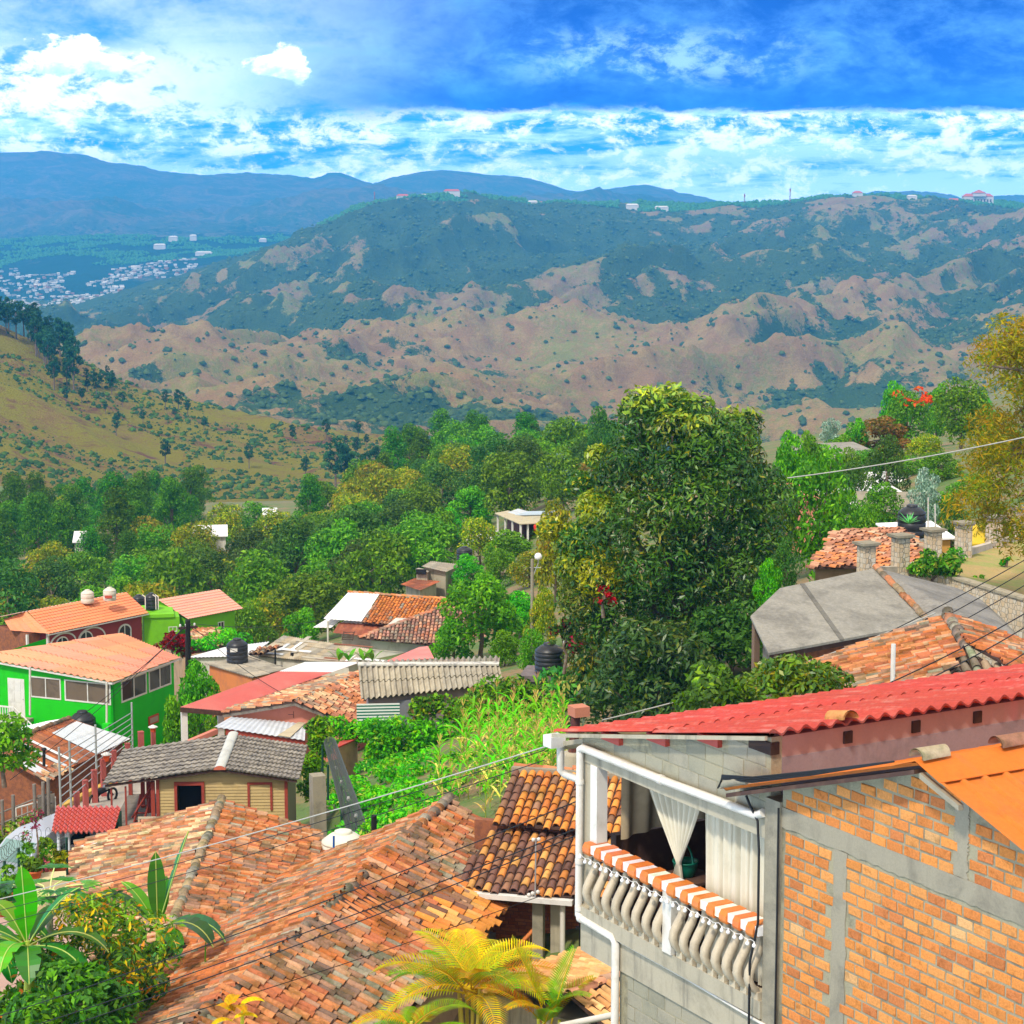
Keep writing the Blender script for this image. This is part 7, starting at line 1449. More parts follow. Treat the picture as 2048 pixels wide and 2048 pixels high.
m.build('windows', mat('far_dark', (.12, .1, .1), bumps=0, fine=0), t); m = MB(); m.box(f_, -12, 14, -16, 4, 15, 22); m.build('tower', WALLF, t); m = MB(); m.add([f_.w(-13, -17, 22), f_.w(15, -17, 22), f_.w(15, 5, 22), f_.w(-13, 5, 22), f_.w(1, -6, 29)], [(0, 1, 4), (1, 2, 4), (2, 3, 4), (3, 0, 4)]); m.build('tower_roof', ROOFR, t)
for u, Y, w_, d_, hh, lb, red in ((1707, 4430, 20, 16, 14, 'white house with a red roof alone on the ridge left of the long villa', True), (1898, 4420, 26, 16, 7, 'low red roofed pavilion left beside the long white villa', True), (1600, 4410, 14, 10, 6, 'small white house on the ridge below the radio masts', False), (808, 4440, 26, 14, 9, 'pink roofed house at the left end of the plateau rim', True), (850, 4450, 22, 12, 7, 'pale house second from the left end of the plateau rim', False), (905, 4440, 34, 14, 8, 'broad red roofed house on the plateau rim near its left end', True), (1065, 4420, 20, 10, 7, 'pale house at the middle of the plateau rim', False), (1085, 4400, 18, 10, 6, 'small red roofed house at the middle of the plateau rim', True), (1262, 4400, 26, 12, 9, 'white house standing on the bare shoulder of the plateau rim', False), (1320, 4390, 28, 10, 6, 'long pale wall right of the white house on the plateau rim', False), (1815, 4380, 20, 10, 7, 'little white house below the ridge wood on the right', False)):
    far_house(u, Y, w_, d_, hh, lb, red)
for u, Y, lb in ((1484, 4470, 'left one of two thin radio masts on the ridge skyline'), (1574, 4470, 'right one of two thin radio masts, the taller on the ridge skyline'), (752, 4460, 'thin lattice mast at the left end of the plateau rim')):
    g = ground_at(u, Y); hh = 24 if u < 1550 else 32; m = MB()
    for dx, dy in ((-1.6, -1.6), (1.6, -1.6), (0, 1.8)): m.tube([g+Vector((dx, dy, -3)), g+Vector((dx*.25, dy*.25, hh))], .42, 4)
    for k in range(8): z_ = hh*k/8; s = 1-.75*k/8; m.tube([g+Vector((-1.6*s, -1.6*s, z_)), g+Vector((1.6*s, -1.6*s, z_+hh/8)), ], .25, 4)
    m.box(Frame(g, 0), -1.6, 1.6, -1, 1, hh-7, hh-2); tag(m.build('radio_mast', mat('mast_red', (.35, .12, .11), fine=0, bumps=0), loc=g), lb, 'mast')
rt = random.Random(8); k = 0; proto = None; small = MB()
while k < 620:
    u = rt.uniform(-60, 400); Y = rt.uniform(4700, 5750); 
    if rt.random() < .25: u, Y = rt.uniform(60, 330), rt.uniform(5150, 5750)
    vlim = 540+max(0, (u-230))*-.05
    x = uY_(u, Y); n = float(fbm(np.array([x/160]), np.array([Y/260]), 77, 3)[0])
    if n < .38 or (u > 250 and Y < 5300): continue
    g = Vector((x, Y, gz(x, Y))); w_ = rt.uniform(6, 12); d_ = rt.uniform(6, 9); hh = rt.uniform(3.5, 5.5)
    if k % 6 == 0 and k < 560:
        if proto is None:
            proto = thing('town_house', (0, 0, 0), 'tiny pale house of the town on the far left plain', 'house', 'houses of the far town'); m = MB(); m.box(WORLD, -6, 6, -4.5, 4.5, -4, 6); m.build('wall', WALLF, proto); m = MB(); m.slab([(-6.8, -5.2, 6), (6.8, -5.2, 6), (6.8, 5.2, 8.4), (-6.8, 5.2, 8.4)], .6); m.build('roof', WALLF, proto); t = proto
        else: t = copy_tree(proto)
        t.location = g; t.rotation_euler = (0, 0, rt.uniform(-.5, .5)); t.scale = (w_/12, d_/9, hh/7)
    else:
        f_ = Frame(g, rt.uniform(-30, 30)); c_ = rt.choice([(1, 1, 1), (.8, .72, .62), (.6, .33, .26), (.65, .68, .7), (.5, .5, .5), (1, 1, 1)]); small.box(f_, -w_/2, w_/2, -d_/2, d_/2, -4, hh*.8, c_)
    k += 1
tag(small.build('far_town', WALLF), 'countless small pale houses spread over the far left plain', 'town', kind='stuff')
for u, Y, w_, lb in ((352, 6300, 26, 'tall pale building standing on the far wooded ridge at the left'), (392, 6350, 20, 'second pale building right of the tall one on the far wooded ridge'), (325, 6150, 34, 'long low white building on the far wooded ridge'), (412, 5950, 46, 'row of white roofs on the slope below the far ridge'), (530, 6450, 22, 'white house at the right end of the far wooded ridge')):
    far_house(u, Y, w_, 14, 14 if u < 400 else 8, lb, False)
# ================================================================== single trees, garden plants, wires
def big_tree(name, label, loc_, blobs, n, size, pal, seed, r, h, material=None, cat='tree', limbs=8, **kw):
    rng = random.Random(seed); root = thing(name, loc_, label, cat); L0 = Vector(loc_)
    t = trunk_mb(rng, h, r, blobs, limbs); t.V = [tuple(Vector(v)+L0) for v in t.V]; t.build('trunk', BARK, root)
    V, F, C = foliage(blobs, n, size, pal, seed, **kw); mesh_np('crown', V+np.array(L0), F, material or GLOSSY, C, root)
    return root
def pix_blobs(base, lst, rs=1.0):
    """crown clumps given as (pixel u, v, distance, radius m) turned into tree coordinates"""
    return [tuple(P(u, v, Y)-Vector(base))+(r*rs, r*rs, r*rs*.86) for u, v, Y, r in lst]
# ---- the mango tree
MB_Y = 84.0; base = P(1370, 1440, MB_Y); mg = []
rm = random.Random(3)
prof = [(838, 1272, 1400), (866, 1246, 1492), (910, 1232, 1525), (960, 1202, 1552), (1020, 1168, 1566), (1080, 1138, 1566), (1140, 1126, 1556), (1200, 1130, 1530), (1260, 1148, 1440), (1320, 1160, 1400), (1380, 1172, 1405), (1425, 1190, 1372)]
for (v, ul, ur) in prof:
    w_ = (ur-ul)/FPX*MB_Y; n_ = max(3, int(w_/1.15))
    for i in range(n_):
        f = (i+.5)/n_; u = ul+(ur-ul)*f; dep = math.sqrt(max(.05, 1-(2*f-1)**2))*min(w_*.5, 4.0)
        for s in ((-1, 1) if rm.random() < .45 else (-1,)):
            mg.append((u+rm.uniform(-9, 9), v+rm.uniform(-16, 16), MB_Y+s*dep*rm.uniform(.55, .95), rm.uniform(.85, 1.25)))
mg += [(1318, 812, MB_Y, .6), (1358, 816, MB_Y, .5), (1500, 850, MB_Y, .6), (1462, 850, MB_Y, .5), (1280, 836, MB_Y-.5, .5), (1410, 836, MB_Y+.5, .5), (1160, 968, MB_Y, .6), (1200, 915, MB_Y, .6), (1100, 1058, MB_Y-.6, .55)]
# lopsided: leaf clumps of the left flank are the yellowing ones, so two crowns of leaves are given their own palettes
bl = pix_blobs(base, mg); left = [b for b, q in zip(bl, mg) if q[0] < 1215+ (q[1] > 1200)*-60 and q[1] < 1330]; rest = [b for b in bl if b not in left]
root = thing('mango_tree', base, 'huge dense mango tree with glossy dark leaves, tallest in the village', 'tree'); rng = random.Random(9)
t = trunk_mb(rng, 7.5, .45, bl, 16, .3); t.V = [tuple(Vector(v)+base) for v in t.V]; t.build('trunk', BARK, root)
V, F, C = foliage(rest, 52000, .14, [((.018, .066, .010), 4), ((.036, .115, .014), 4), ((.07, .165, .018), 2.4), ((.13, .16, .02), 1.0), ((.26, .24, .025), .35)], 12, asp=.30, droop=.7, up=.3, clump=.5, shell=(.62, 1.06)); mesh_np('crown', V+np.array(base), F, GLOSSY, C, root)
V, F, C = foliage(left, 15000, .13, [((.04, .11, .015), 3), ((.16, .20, .018), 3), ((.32, .30, .022), 3), ((.05, .13, .018), 2)], 13, asp=.34, droop=.4, up=.4, clump=.6, shell=(.72, 1.06)); mesh_np('yellowing_foliage', V+np.array(base), F, GLOSSY, C, root)
tops_ = [b for b, q in zip(bl, mg) if q[1] < 880]; V, F, C = foliage([(b[0], b[1], b[2]+.25, b[3], b[4], b[5]) for b in tops_], 900, .16, [((.30, .30, .03), 2), ((.18, .24, .03), 2)], 14, asp=.4, up=.9); mesh_np('young_shoots', V+np.array(base), F, GLOSSY, C, root)
def shrub(name, label, u, v, Y, rx, hz_, n, size, pal, seed, shape='dome', material=None, cat='shrub', nb=12, **kw):
    p = P(u, v, Y); rng = random.Random(seed); root = thing(name, p, label, cat); b = crown_blobs(rng, .25*hz_, hz_*.9, rx, nb, shape)
    t = trunk_mb(rng, hz_*.5, max(.05, rx*.05), b, 5, .1); t.V = [tuple(Vector(q)+p) for q in t.V]; t.build('stem', BARK, root)
    V, F, C = foliage(b, n, size, pal, seed, **kw); mesh_np('leaves', V+np.array(p), F, material or LEAF, C, root); return root
shrub('mango_sapling', 'bushy dark mango sapling filling the gap below the huge mango tree', 1300, 1500, 76, 2.6, 4.6, 7000, .17, [((.02, .075, .014), 3), ((.04, .12, .02), 3), ((.09, .14, .02), 1)], 21, material=GLOSSY, asp=.3, droop=.6, nb=18)
shrub('dark_shrub', 'added dark bush darkening the gap between the mango tree and the timber house', 1462, 1330, 78, 1.6, 2.2, 3000, .14, G7, 29, nb=12); shrub('citrus_shrub', 'leafy citrus shrub with yellowing leaves in front of the timber house', 1592, 1425, 50, 1.2, 1.05, 2600, .11, G2+G1, 22, material=GLOSSY, asp=.4, nb=14)  # bush by the timber house is added to darken the gap
shrub('dark_shrub', 'low dark shrub at the edge of the red corrugated roof', 1440, 1425, 58, 1.3, 1.3, 2400, .13, G1+G7, 23, nb=10)
shrub('vine_shrub', 'brown-green tangled shrub left of the mango sapling', 1190, 1440, 84, 2.0, 2.6, 3500, .15, [((.06, .13, .02), 3), ((.16, .14, .04), 2), ((.03, .09, .015), 2)], 24, nb=14)
RED = [((.22, .014, .004), 3), ((.15, .010, .004), 2), ((.03, .09, .015), 2)]
shrub('poinsettia', 'red leaved poinsettia shrub against the left flank of the mango tree', 1207, 1205, 79.4, .42, .5, 200, .11, RED, 25, nb=7, up=.6); shrub('poinsettia', 'red flowering shrub beside the black tank under the mango tree', 1128, 1318, 82, .6, 1.5, 420, .12, RED+[((.04, .1, .02), 4)], 26, nb=8)
shrub('red_shrub', 'dark red leaved shrub by the utility pole in front of the lime house', 345, 1312, 128, 1.15, 1.3, 700, .17, [((.13, .005, .007), 3), ((.08, .005, .006), 2), ((.05, .05, .015), 1)], 27, nb=9)
# ---- leafy trees among the houses: (kind, u, top v, distance, crown width px, label)
for key, u, vt, Y, wp, lb in (('bright', 395, 1326, 103, 132, 'bright leafy tree between the green house and the pink porch'), ('bright', 352, 1396, 99, 100, 'leafy tree hugging the right wall of the green house behind the grey cabin roof'), ('bright', 425, 1440, 100, 90, 'low bright shrubbery under the pink porch'),
    ('bright', 962, 1150, 122, 185, 'vivid green tree between the hipped tile house and the lamp pole'), ('bright', 905, 1238, 122, 105, 'yellow-green small tree in front of the hipped tile house'), ('green', 1010, 1190, 140, 150, 'green tree behind the lamp pole'), ('green', 940, 1165, 160, 120, 'green tree right behind the hipped tile house'),
    ('bright', 1020, 1062, 196, 130, 'feathery bright green tree just below the hill pavilion'), ('olive', 960, 1040, 205, 110, 'olive tree left of the hill pavilion'), ('bright', 605, 1218, 165, 95, 'rounded bright green tree left of the white sheet roof'), ('green', 500, 1205, 172, 110, 'green tree just right of the lime house'), ('olive', 1110, 1010, 150, 120, 'yellowish tree touching the left flank of the mango tree')):
    placetop(key, u, vt, Y, wp, lb)
for key, u, vt, Y, wp in (('bright', 1040, 1185, 132, 110), ('olive', 1060, 1105, 165, 95), ('green', 1065, 1262, 106, 75), ('bright', 1010, 1262, 116, 80), ('green', 1000, 1100, 172, 90), ('olive', 1085, 1180, 118, 70), ('bright', 935, 1110, 185, 80), ('green', 1090, 1050, 205, 90)): placetop(key, u, vt, Y, wp, 'leafy tree on the grassy bank between the pavilion and the mango tree')['group'] = 'trees of the bank below the pavilion'
for key, u, vt, Y, wp in (('green', 1690, 985, 116, 95), ('green', 1762, 968, 120, 95), ('bright', 1885, 985, 120, 85), ('green', 1832, 915, 152, 115), ('dark', 1705, 930, 128, 90), ('green', 1948, 950, 128, 100), ('bright', 1640, 890, 162, 90), ('green', 1602, 915, 142, 100), ('olive', 1990, 1010, 108, 80), ('green', 1740, 900, 160, 100), ('olive', 1850, 870, 170, 90), ('green', 1560, 960, 100, 90), ('bright', 1680, 870, 185, 80)): placetop(key, u, vt, Y, wp, 'green tree among the many trees of the right hand slope')['group'] = 'trees of the right hand slope'
# ---- trees of the right side
for key, u, vt, Y, wp, lb in (('dark', 1203, 822, 235, 78, 'tall dark conifer-like tree behind the left shoulder of the mango tree'), ('dark', 1172, 880, 240, 80, 'dark tree just left of the tall conifer-like tree'), ('grey', 1118, 905, 250, 75, 'silver grey tree left behind the mango tree'), ('brown', 1165, 925, 230, 75, 'brownish tree beside the yellow flank of the mango tree'), ('green', 1080, 915, 265, 90, 'green tree left of the silver grey tree'),
    ('green', 1640, 905, 100, 185, 'spreading green tree with pale forked trunk right of the mango tree'), ('bright', 1580, 868, 120, 100, 'bright green tree just behind the right side of the mango tree'), ('bright', 1540, 1120, 78, 75, 'bright bush between the mango tree and the orange tile roof'), ('bright', 1715, 838, 190, 60, 'light green tree above the grey roofed house on the right'), ('grey', 1664, 838, 200, 62, 'whitish blossoming tree on the far right slope'),
    ('dark', 1775, 880, 132, 92, 'dense dark round tree above the large black tank'), ('brown', 1770, 830, 190, 150, 'wide brown-green umbrella shaped tree on the right slope'), ('green', 1815, 785, 213, 110, 'big green tree crowned with red blossoms on the right slope'), ('bright', 1790, 765, 230, 80, 'light green tall tree left behind the red blossom tree'), ('bright', 1875, 770, 225, 70, 'light green tree right behind the red blossom tree'), ('green', 1925, 762, 185, 135, 'tall green tree left beside the yellow tree'), ('green', 1880, 905, 140, 95, 'green tree over the street beyond the black tank'), ('bright', 1960, 790, 200, 90, 'light green tree behind the yellow tree'), ('grey', 1850, 940, 112, 80, 'sparse grey-green tree right above the large black tank'), ('dark', 1905, 1000, 104, 65, 'small dark tree between the stone pillars and the yellow tree'), ('green', 1725, 1010, 106, 95, 'green bush left of the large black tank'), ('dark', 1575, 1085, 80, 70, 'small dark bush between the mango tree and the orange tile roof'), ('green', 2015, 850, 140, 130, 'green tree hidden behind the yellow tree at the right edge'), ('green', 1490, 830, 140, 90, 'green tree behind the mango tree top'), ('olive', 1660, 985, 112, 90, 'olive bush behind the spreading forked tree'), ('bright', 1620, 865, 150, 75, 'small light green tree beside the grey roofed house on the right'), ('green', 1700, 900, 150, 80, 'rounded green tree in front of the grey roofed house on the right')):
    placetop(key, u, vt, Y, wp, lb)
p = P(1808, 790, 210); V, F, C = foliage([(p.x+rm.uniform(-2.6, 2.6), p.y-2+rm.uniform(-1, 1), p.z+rm.uniform(-.8, .6), .8, .8, .5) for _ in range(9)], 170, .22, [((.36, .035, .008), 3), ((.3, .06, .01), 1)], 41, up=.7)
tag(mesh_np('red_blossoms', V, F, LEAF, C, loc=p), 'orange red blossoms on top of the big green tree on the right slope', 'blossoms')
# the yellow tree at the right edge
YB = 78.0; base = P(2120, 1090, YB); yb = []
for (v, ul, ur, k) in ((660, 2000, 2160, 5), (700, 1950, 2190, 7), (735, 1945, 2200, 7), (790, 1990, 2220, 6), (850, 1945, 2230, 8), (900, 1935, 2230, 8), (945, 1945, 2230, 7), (990, 1925, 2220, 7), (1030, 1930, 2200, 6), (1075, 2000, 2150, 3)):
    for i in range(k): yb.append((ul+(ur-ul)*(i+rm.random())/k, v+rm.uniform(-14, 14), YB+rm.uniform(-2.4, 2.4), rm.uniform(.55, .95)))
YEL = [((.21, .16, .006), 3), ((.17, .165, .010), 3), ((.10, .14, .01), 2.4), ((.28, .17, .008), 1.2)]
big_tree('yellow_tree', 'feathery golden yellow tree at the right edge', base, pix_blobs(base, yb), 27000, .115, YEL, 42, .25, 6.5, LEAF, asp=.22, shell=(.3, 1.15), nrm=.25, up=.5, limbs=20)
# ---- hedge and vines over the garden wall
def hedge(name, label, pts, n, size, pal, seed, cat='hedge', **kw):
    bs_ = []; rg_ = random.Random(seed)
    for u, v, Y, r in pts: q = P(u, v, Y); bs_.append((q.x, q.y, q.z, r, r*.8, r*.9))
    V, F, C = foliage(bs_, n, size, pal, seed, **kw); return tag(mesh_np(name, V, F, LEAF, C, loc=Vector(bs_[len(bs_)//2][:3])), label, cat)
VINE = [((.05, .20, .010), 3), ((.09, .28, .015), 3), ((.03, .12, .010), 2), ((.16, .26, .02), .8)]
hd = [(rm.uniform(740, 905), rm.uniform(1455, 1525), rm.uniform(86.5, 87.5), rm.uniform(.5, .75)) for _ in range(34)]+[(rm.uniform(660, 760), rm.uniform(1450, 1475), 88, .5) for _ in range(10)]
hedge('vine_hedge', 'bright green climbing vines covering the garden wall below the wavy shed', hd, 6500, .12, VINE, 51, shell=(.7, 1.05))
hd = [(rm.uniform(835, 940), rm.uniform(1405, 1440), 87.5, .45) for _ in range(16)]+[(rm.uniform(930, 1130), rm.uniform(1365, 1470), rm.uniform(85, 87), rm.uniform(.55, .8)) for _ in range(42)]
hedge('vine_thicket', 'tangled vine thicket running right from the wavy shed to the mango tree', hd, 8500, .13, VINE+[((.22, .16, .05), 1.2), ((.03, .09, .01), 2)], 52, shell=(.7, 1.05))
hd = [(636+rm.uniform(-14, 14), 1450+i*7, 80, .42) for i in range(9)]+[(rm.uniform(610, 645), rm.uniform(1500, 1590), 78, .36) for _ in range(12)]
shrub('street_shrub', 'leafy bush at the left picture edge above the plank fence', 8, 1545, 80, 1.4, 1.9, 1500, .14, G1, 81, nb=9); shrub('street_shrub', 'weedy green bush beside the crooked plank fence', 20, 1712, 71, 1.3, 1.2, 1500, .11, G1+[((.3, .26, .1), 1)], 82, nb=9); shrub('street_shrub', 'thin scrub along the foot of the plank fence by the kerb', 75, 1690, 74, .9, .7, 700, .10, G7+G1, 83, nb=7)
hedge('vine_column', 'column of green vines climbing at the corner beside the cabin', hd, 3000, .10, VINE, 53)
m = MB(); nm_, nn, nb_ = nodes('wire_mesh'); nb_.inputs['Base Color'].default_value = (.15, .17, .17, 1); nb_.inputs['Roughness'].default_value = .6; nb_.inputs['Alpha'].default_value = .62
a_, b_, c_, d_ = P(648, 1488, 77), P(672, 1483, 77), P(742, 1672, 66), P(700, 1690, 66)
for i in range(110):
    q = a_.lerp(d_, i/109); r_ = b_.lerp(c_, i/109); cc = (q+r_)*.5; rr = (r_-q).length*.5; m.tube([cc+Vector((math.cos(x)*rr, math.sin(x)*rr*.3, math.sin(x)*rr*.9)) for x in [2*PI*j/14 for j in range(15)]], (.012), 3, cap=False)
for o_ in (-.9, -.5, 0, .5, .9): m.tube([(a_+b_)*.5+(b_-a_)*.5*o_, (c_+d_)*.5+(c_-d_)*.5*o_], .018, 3)
tag(m.build('razor_wire', mat('dark_wire', (.12, .14, .14), rough=.6, fine=.1), loc=(a_+c_)*.5), 'grey coil of razor wire running down along the garden fence', 'razor wire')
t = thing('garden_fence', P(690, 1650, 68), 'dark green steel posts and mesh of the garden fence beside the razor wire', 'fence')
for u, v0, v1, Y in ((645, 1600, 1490, 77), (656, 1600, 1530, 75), (683, 1660, 1572, 72), (697, 1680, 1605, 70), (712, 1690, 1632, 68)): MB().tube([P(u, v0, Y), P(u, v1, Y)], .045, 6).build('post', GRD, t)
m = MB()
for u, v, Y in ((672, 1537, 76), (683, 1565, 73), (697, 1598, 70), (712, 1632, 68)): MB().lathe(P(u, v, Y), [(.02, -.08), (.07, -.02), (.05, .08), (.01, .1)], 8).build('insulator', BULB, t)
# low garden greens: nobody could count these
bs_ = []
for i in range(170):
    u = rm.uniform(655, 1120); Y = rm.uniform(61, 84); x = uY(u, Y); z_ = gz(x, Y); q = proj((x, Y, z_))
    r = rm.uniform(.25, .62) if u < 820 else rm.uniform(.15, .35)
    if u > 860 and Y < 67 and rm.random() < .6: continue
    bs_.append((x, Y, z_+r*.4, r*1.2, r*1.2, r*.8))
V, F, C = foliage(bs_, 14000, .10, [((.05, .22, .01), 4), ((.10, .30, .015), 3), ((.14, .26, .02), 2), ((.24, .26, .05), 1), ((.03, .12, .01), 2)], 54, up=.6)
tag(mesh_np('garden_greens', V, F, LEAF, C), 'low leafy greens and weeds covering the garden plot', 'weeds', kind='stuff')
# maize: every plant its own thing
def maize(seed):
    r_ = random.Random(seed); root = thing('maize_plant', (0, 0, 0), 'tall green maize plant of the small garden plot', 'maize plant', 'maize plants of the garden plot'); h_ = r_.uniform(1.5, 2.0)
    MB().tube([(0, 0, -.1), (.02, 0, h_*.5), (.05, .02, h_)], [.022, .018, .009], 5, (.20, .26, .05)).build('stalk', LEAF, root)
    mb = MB()
    for i in range(9):
        z_ = h_*(.15+.8*i/9); a = i*2.5+r_.random(); dry = i < 3
        blade(mb, (.02, 0, z_), (math.cos(a)*.8, math.sin(a)*.8, .85), r_.uniform(.6, .9), .085, .42, (.42, .34, .10) if dry else (.10, .30, .02), 6, .3, rng=r_, stalk=.02)
    mb.build('leaves', LEAF, root); mb = MB()
    for i in range(5): a = i*1.3; mb.tube([(.05, .02, h_), (.05+.1*math.cos(a), .02+.1*math.sin(a), h_+.22)], .008, 3, (.45, .30, .12))
    mb.build('tassel', LEAF, root); return root
mz = [maize(s) for s in (1, 2, 3, 4)]; cnt = 0
for Y in np.arange(62.5, 80, 1.5):
    for u in np.arange(880, 1130, 19):
        if rm.random() < .30 or (Y < 66 and u < 960) or (Y > 74 and u < 900): continue
        uu, yy = u+rm.uniform(-8, 8), Y+rm.uniform(-.5, .5); x = uY(uu, yy)
        t = mz[cnt] if cnt < 4 else copy_tree(mz[rm.randrange(4)]); cnt += 1
        t.location = (x, yy, gz(x, yy)); t.rotation_euler = (0, 0, rm.random()*6.28); s = rm.uniform(.75, 1.1); t.scale = (s, s, s)
# ---- bananas, papaya, pots in the left corner
BG = (.035, .15, .02); BGL = (.09, .29, .016)
def banana(name, label, u, v, Y, leaves, seed, hst=1.6):
    p = P(u, v, Y); r_ = random.Random(seed); root = thing(name, p, label, 'banana plant')
    MB().tube([p-Vector((0, 0, 1.5)), p, p+Vector((.03, 0, hst*.6)), p+Vector((0, 0, hst))], [.13, .12, .09, .05], 8, (.25, .28, .06)).build('stem', LEAF, root)
    for (dx, dy, dz, ln, wd, dr, c) in leaves:
        mb = MB(); blade(mb, p+Vector((0, 0, hst*.9)), (dx, dy, dz), ln, wd, dr, c, 12, .18, .25, rng=r_, rib=(.36, .44, .12), stalk=.16); mb.build('leaf', GLOSSY, root)
    return root
banana('banana_plant', 'young banana plant with one upright light green leaf in the lower left corner', 58, 1990, 43, [(-.05, .05, 1, 1.75, .60, .05, BGL), (.55, .1, .9, 1.7, .52, .14, BG), (-.8, 0, .55, 1.7, .6, .30, BG), (.9, -.1, .5, 2.0, .55, .30, BG), (.8, -.4, .2, 1.9, .55, .32, BG), (-.7, -.4, .3, 1.6, .55, .3, BG), (.2, -.8, .3, 1.6, .55, .35, BG), (.35, .5, .7, 1.4, .5, .25, BG), (-.5, .4, .8, 1.5, .5, .22, BGL), (-.2, -.8, .5, 1.5, .5, .4, BGL), (.5, -.7, -.1, 1.5, .5, .3, BG), (-.8, -.3, -.1, 1.4, .5, .3, BG)], 61, 1.2)
banana('banana_plant', 'banana plant with dark split leaves against the pale tiled roof', 318, 1965, 49, [(-.02, .1, 1, 1.9, .44, .04, BG), (.30, .1, 1, 2.5, .40, .03, BG), (-.75, .1, .75, 1.9, .6, .20, (.02, .09, .015)), (-.5, .2, .9, 1.5, .5, .16, BGL), (.85, 0, .35, 1.9, .70, .34, (.02, .09, .02)), (.75, -.4, .45, 1.9, .65, .34, (.02, .08, .018)), (-.85, -.2, .25, 2.0, .6, .32, BG), (-.6, -.3, -.1, 1.7, .6, .2, BG), (.1, .3, .9, 1.3, .4, .1, BGL), (.4, -.6, .2, 1.4, .5, .3, BG)], 62, 1.5)
banana('banana_plant', 'small banana shoot with bright leaves beside the big tiled eave', 275, 2010, 46, [(-.25, -.1, .9, 1.3, .46, .12, (.05, .24, .03)), (.35, .1, .8, 1.2, .44, .2, BGL), (.5, -.3, .5, 1.1, .4, .3, BG), (-.6, .1, .5, 1.1, .4, .3, BG), (0, -.5, .6, 1.1, .4, .3, BGL)], 63, .5)
banana('banana_plant', 'banana leaves cut by the left picture edge', -18, 1940, 45, [(.35, 0, .9, 1.4, .5, .15, BG), (.15, .1, 1, 1.5, .48, .1, (.06, .26, .03)), (.75, -.2, .5, 1.6, .55, .3, BG), (.7, -.5, .1, 1.5, .6, .3, BGL), (.5, -.6, -.2, 1.4, .5, .3, BG)], 64, .9)
shrub('corner_shrub', 'low mixed undergrowth filling the lower left corner under the banana leaves', 60, 2120, 44, 1.7, 1.5, 2600, .12, G1+[((.36, .12, .03), .5), ((.05, .18, .02), 3)], 84, nb=14); shrub('corner_shrub', 'dense dark undergrowth between the banana plants and the tiled eave', 245, 2060, 46.5, 1.2, 1.4, 2200, .11, G7+G1, 85, nb=12)
mb = MB(); q = P(412, 1912, 48.5); blade(mb, q-Vector((.02, 0, .5)), (.04, 0, 1), 1.05, .22, .02, BGL, 8, .2, stalk=.1); tag(mb.build('leaf_tip', GLOSSY, loc=q), 'single pointed banana leaf tip poking up at the tiled eave', 'leaf')
p = P(104, 1985, 45.5); root = thing('papaya_tree', p, 'papaya tree with an umbrella of deeply cut drooping leaves', 'papaya tree'); tp_ = p+Vector((.0, 0, 2.25))
MB().tube([p-Vector((0, 0, 2)), p, tp_], [.14, .11, .07], 8, (.32, .32, .22)).build('trunk', LEAF, root); r_ = random.Random(4); mb = MB(); st_ = MB()
for i in range(22):
    a = i*2.4; el_ = r_.uniform(-.35, .75); d = Vector((math.cos(a), math.sin(a), el_)).normalized(); ln = r_.uniform(.55, .95); e = tp_+d*ln+Vector((0, 0, -.10)); st_.tube([tp_+Vector((0, 0, -.15+.2*el_)), tp_+d*ln*.5+Vector((0, 0, .05)), e], .014, 4, (.42, .46, .2))
    c_ = r_.choice([(.03, .14, .02), (.05, .20, .025), (.02, .09, .018), (.10, .26, .03)])
    for k in range(7): b_ = a+(k-3)*.52; blade(mb, e, (math.cos(b_), math.sin(b_), -.05+.25*el_), r_.uniform(.34, .48), .14, .22, c_, 4, .2, rng=r_, stalk=.0)
mb.build('leaves', GLOSSY, root); st_.build('leaf_stalks', LEAF, root)
shrub('fruit_tree', 'small fruit tree with orange-tipped leaves between the banana plants', 200, 2090, 44, 1.55, 3.2, 5200, .10, [((.07, .14, .014), 3), ((.13, .22, .02), 2), ((.30, .20, .02), 1), ((.36, .12, .02), .6), ((.025, .06, .012), 2)], 65, 'round', nb=22, asp=.3, shell=(.45, 1.05))
shrub('fruit_tree', 'dark low shrub below the small fruit tree in the corner', 150, 2090, 42, 1.2, 1.7, 2600, .10, G7+G1, 66, nb=10)
POTM = mat('terracotta_pot', (.50, .11, .03), (.44, .09, .025), sc=3, rough=.8, fine=.08)
def pot(u, v, Y, r, lb, h_, pal, seed, size=.08):
    p = P(u, v, Y); t = thing('flower_pot', p, lb, 'flower pot', 'terracotta flower pots'); hh = r*1.5
    MB().lathe(p, [(r*.68, 0), (r*.92, hh*.8), (r*1.06, hh*.8), (r*1.06, hh), (r*.9, hh), (r*.85, hh*.85)], 18).build('pot', POTM, t)
    b = crown_blobs(random.Random(seed), hh, hh+h_, r*1.25, 6, 'round'); b.append((0, 0, hh+.1, r*.8, r*.8, .2)); V, F, C = foliage([(x[0], x[1], x[2], x[3]*1.2, x[4]*1.2, x[5]*1.2) for x in b], 300, size*1.15, pal, seed, up=.4); mesh_np('plant', V+np.array(p), F, LEAF, C, t); return t
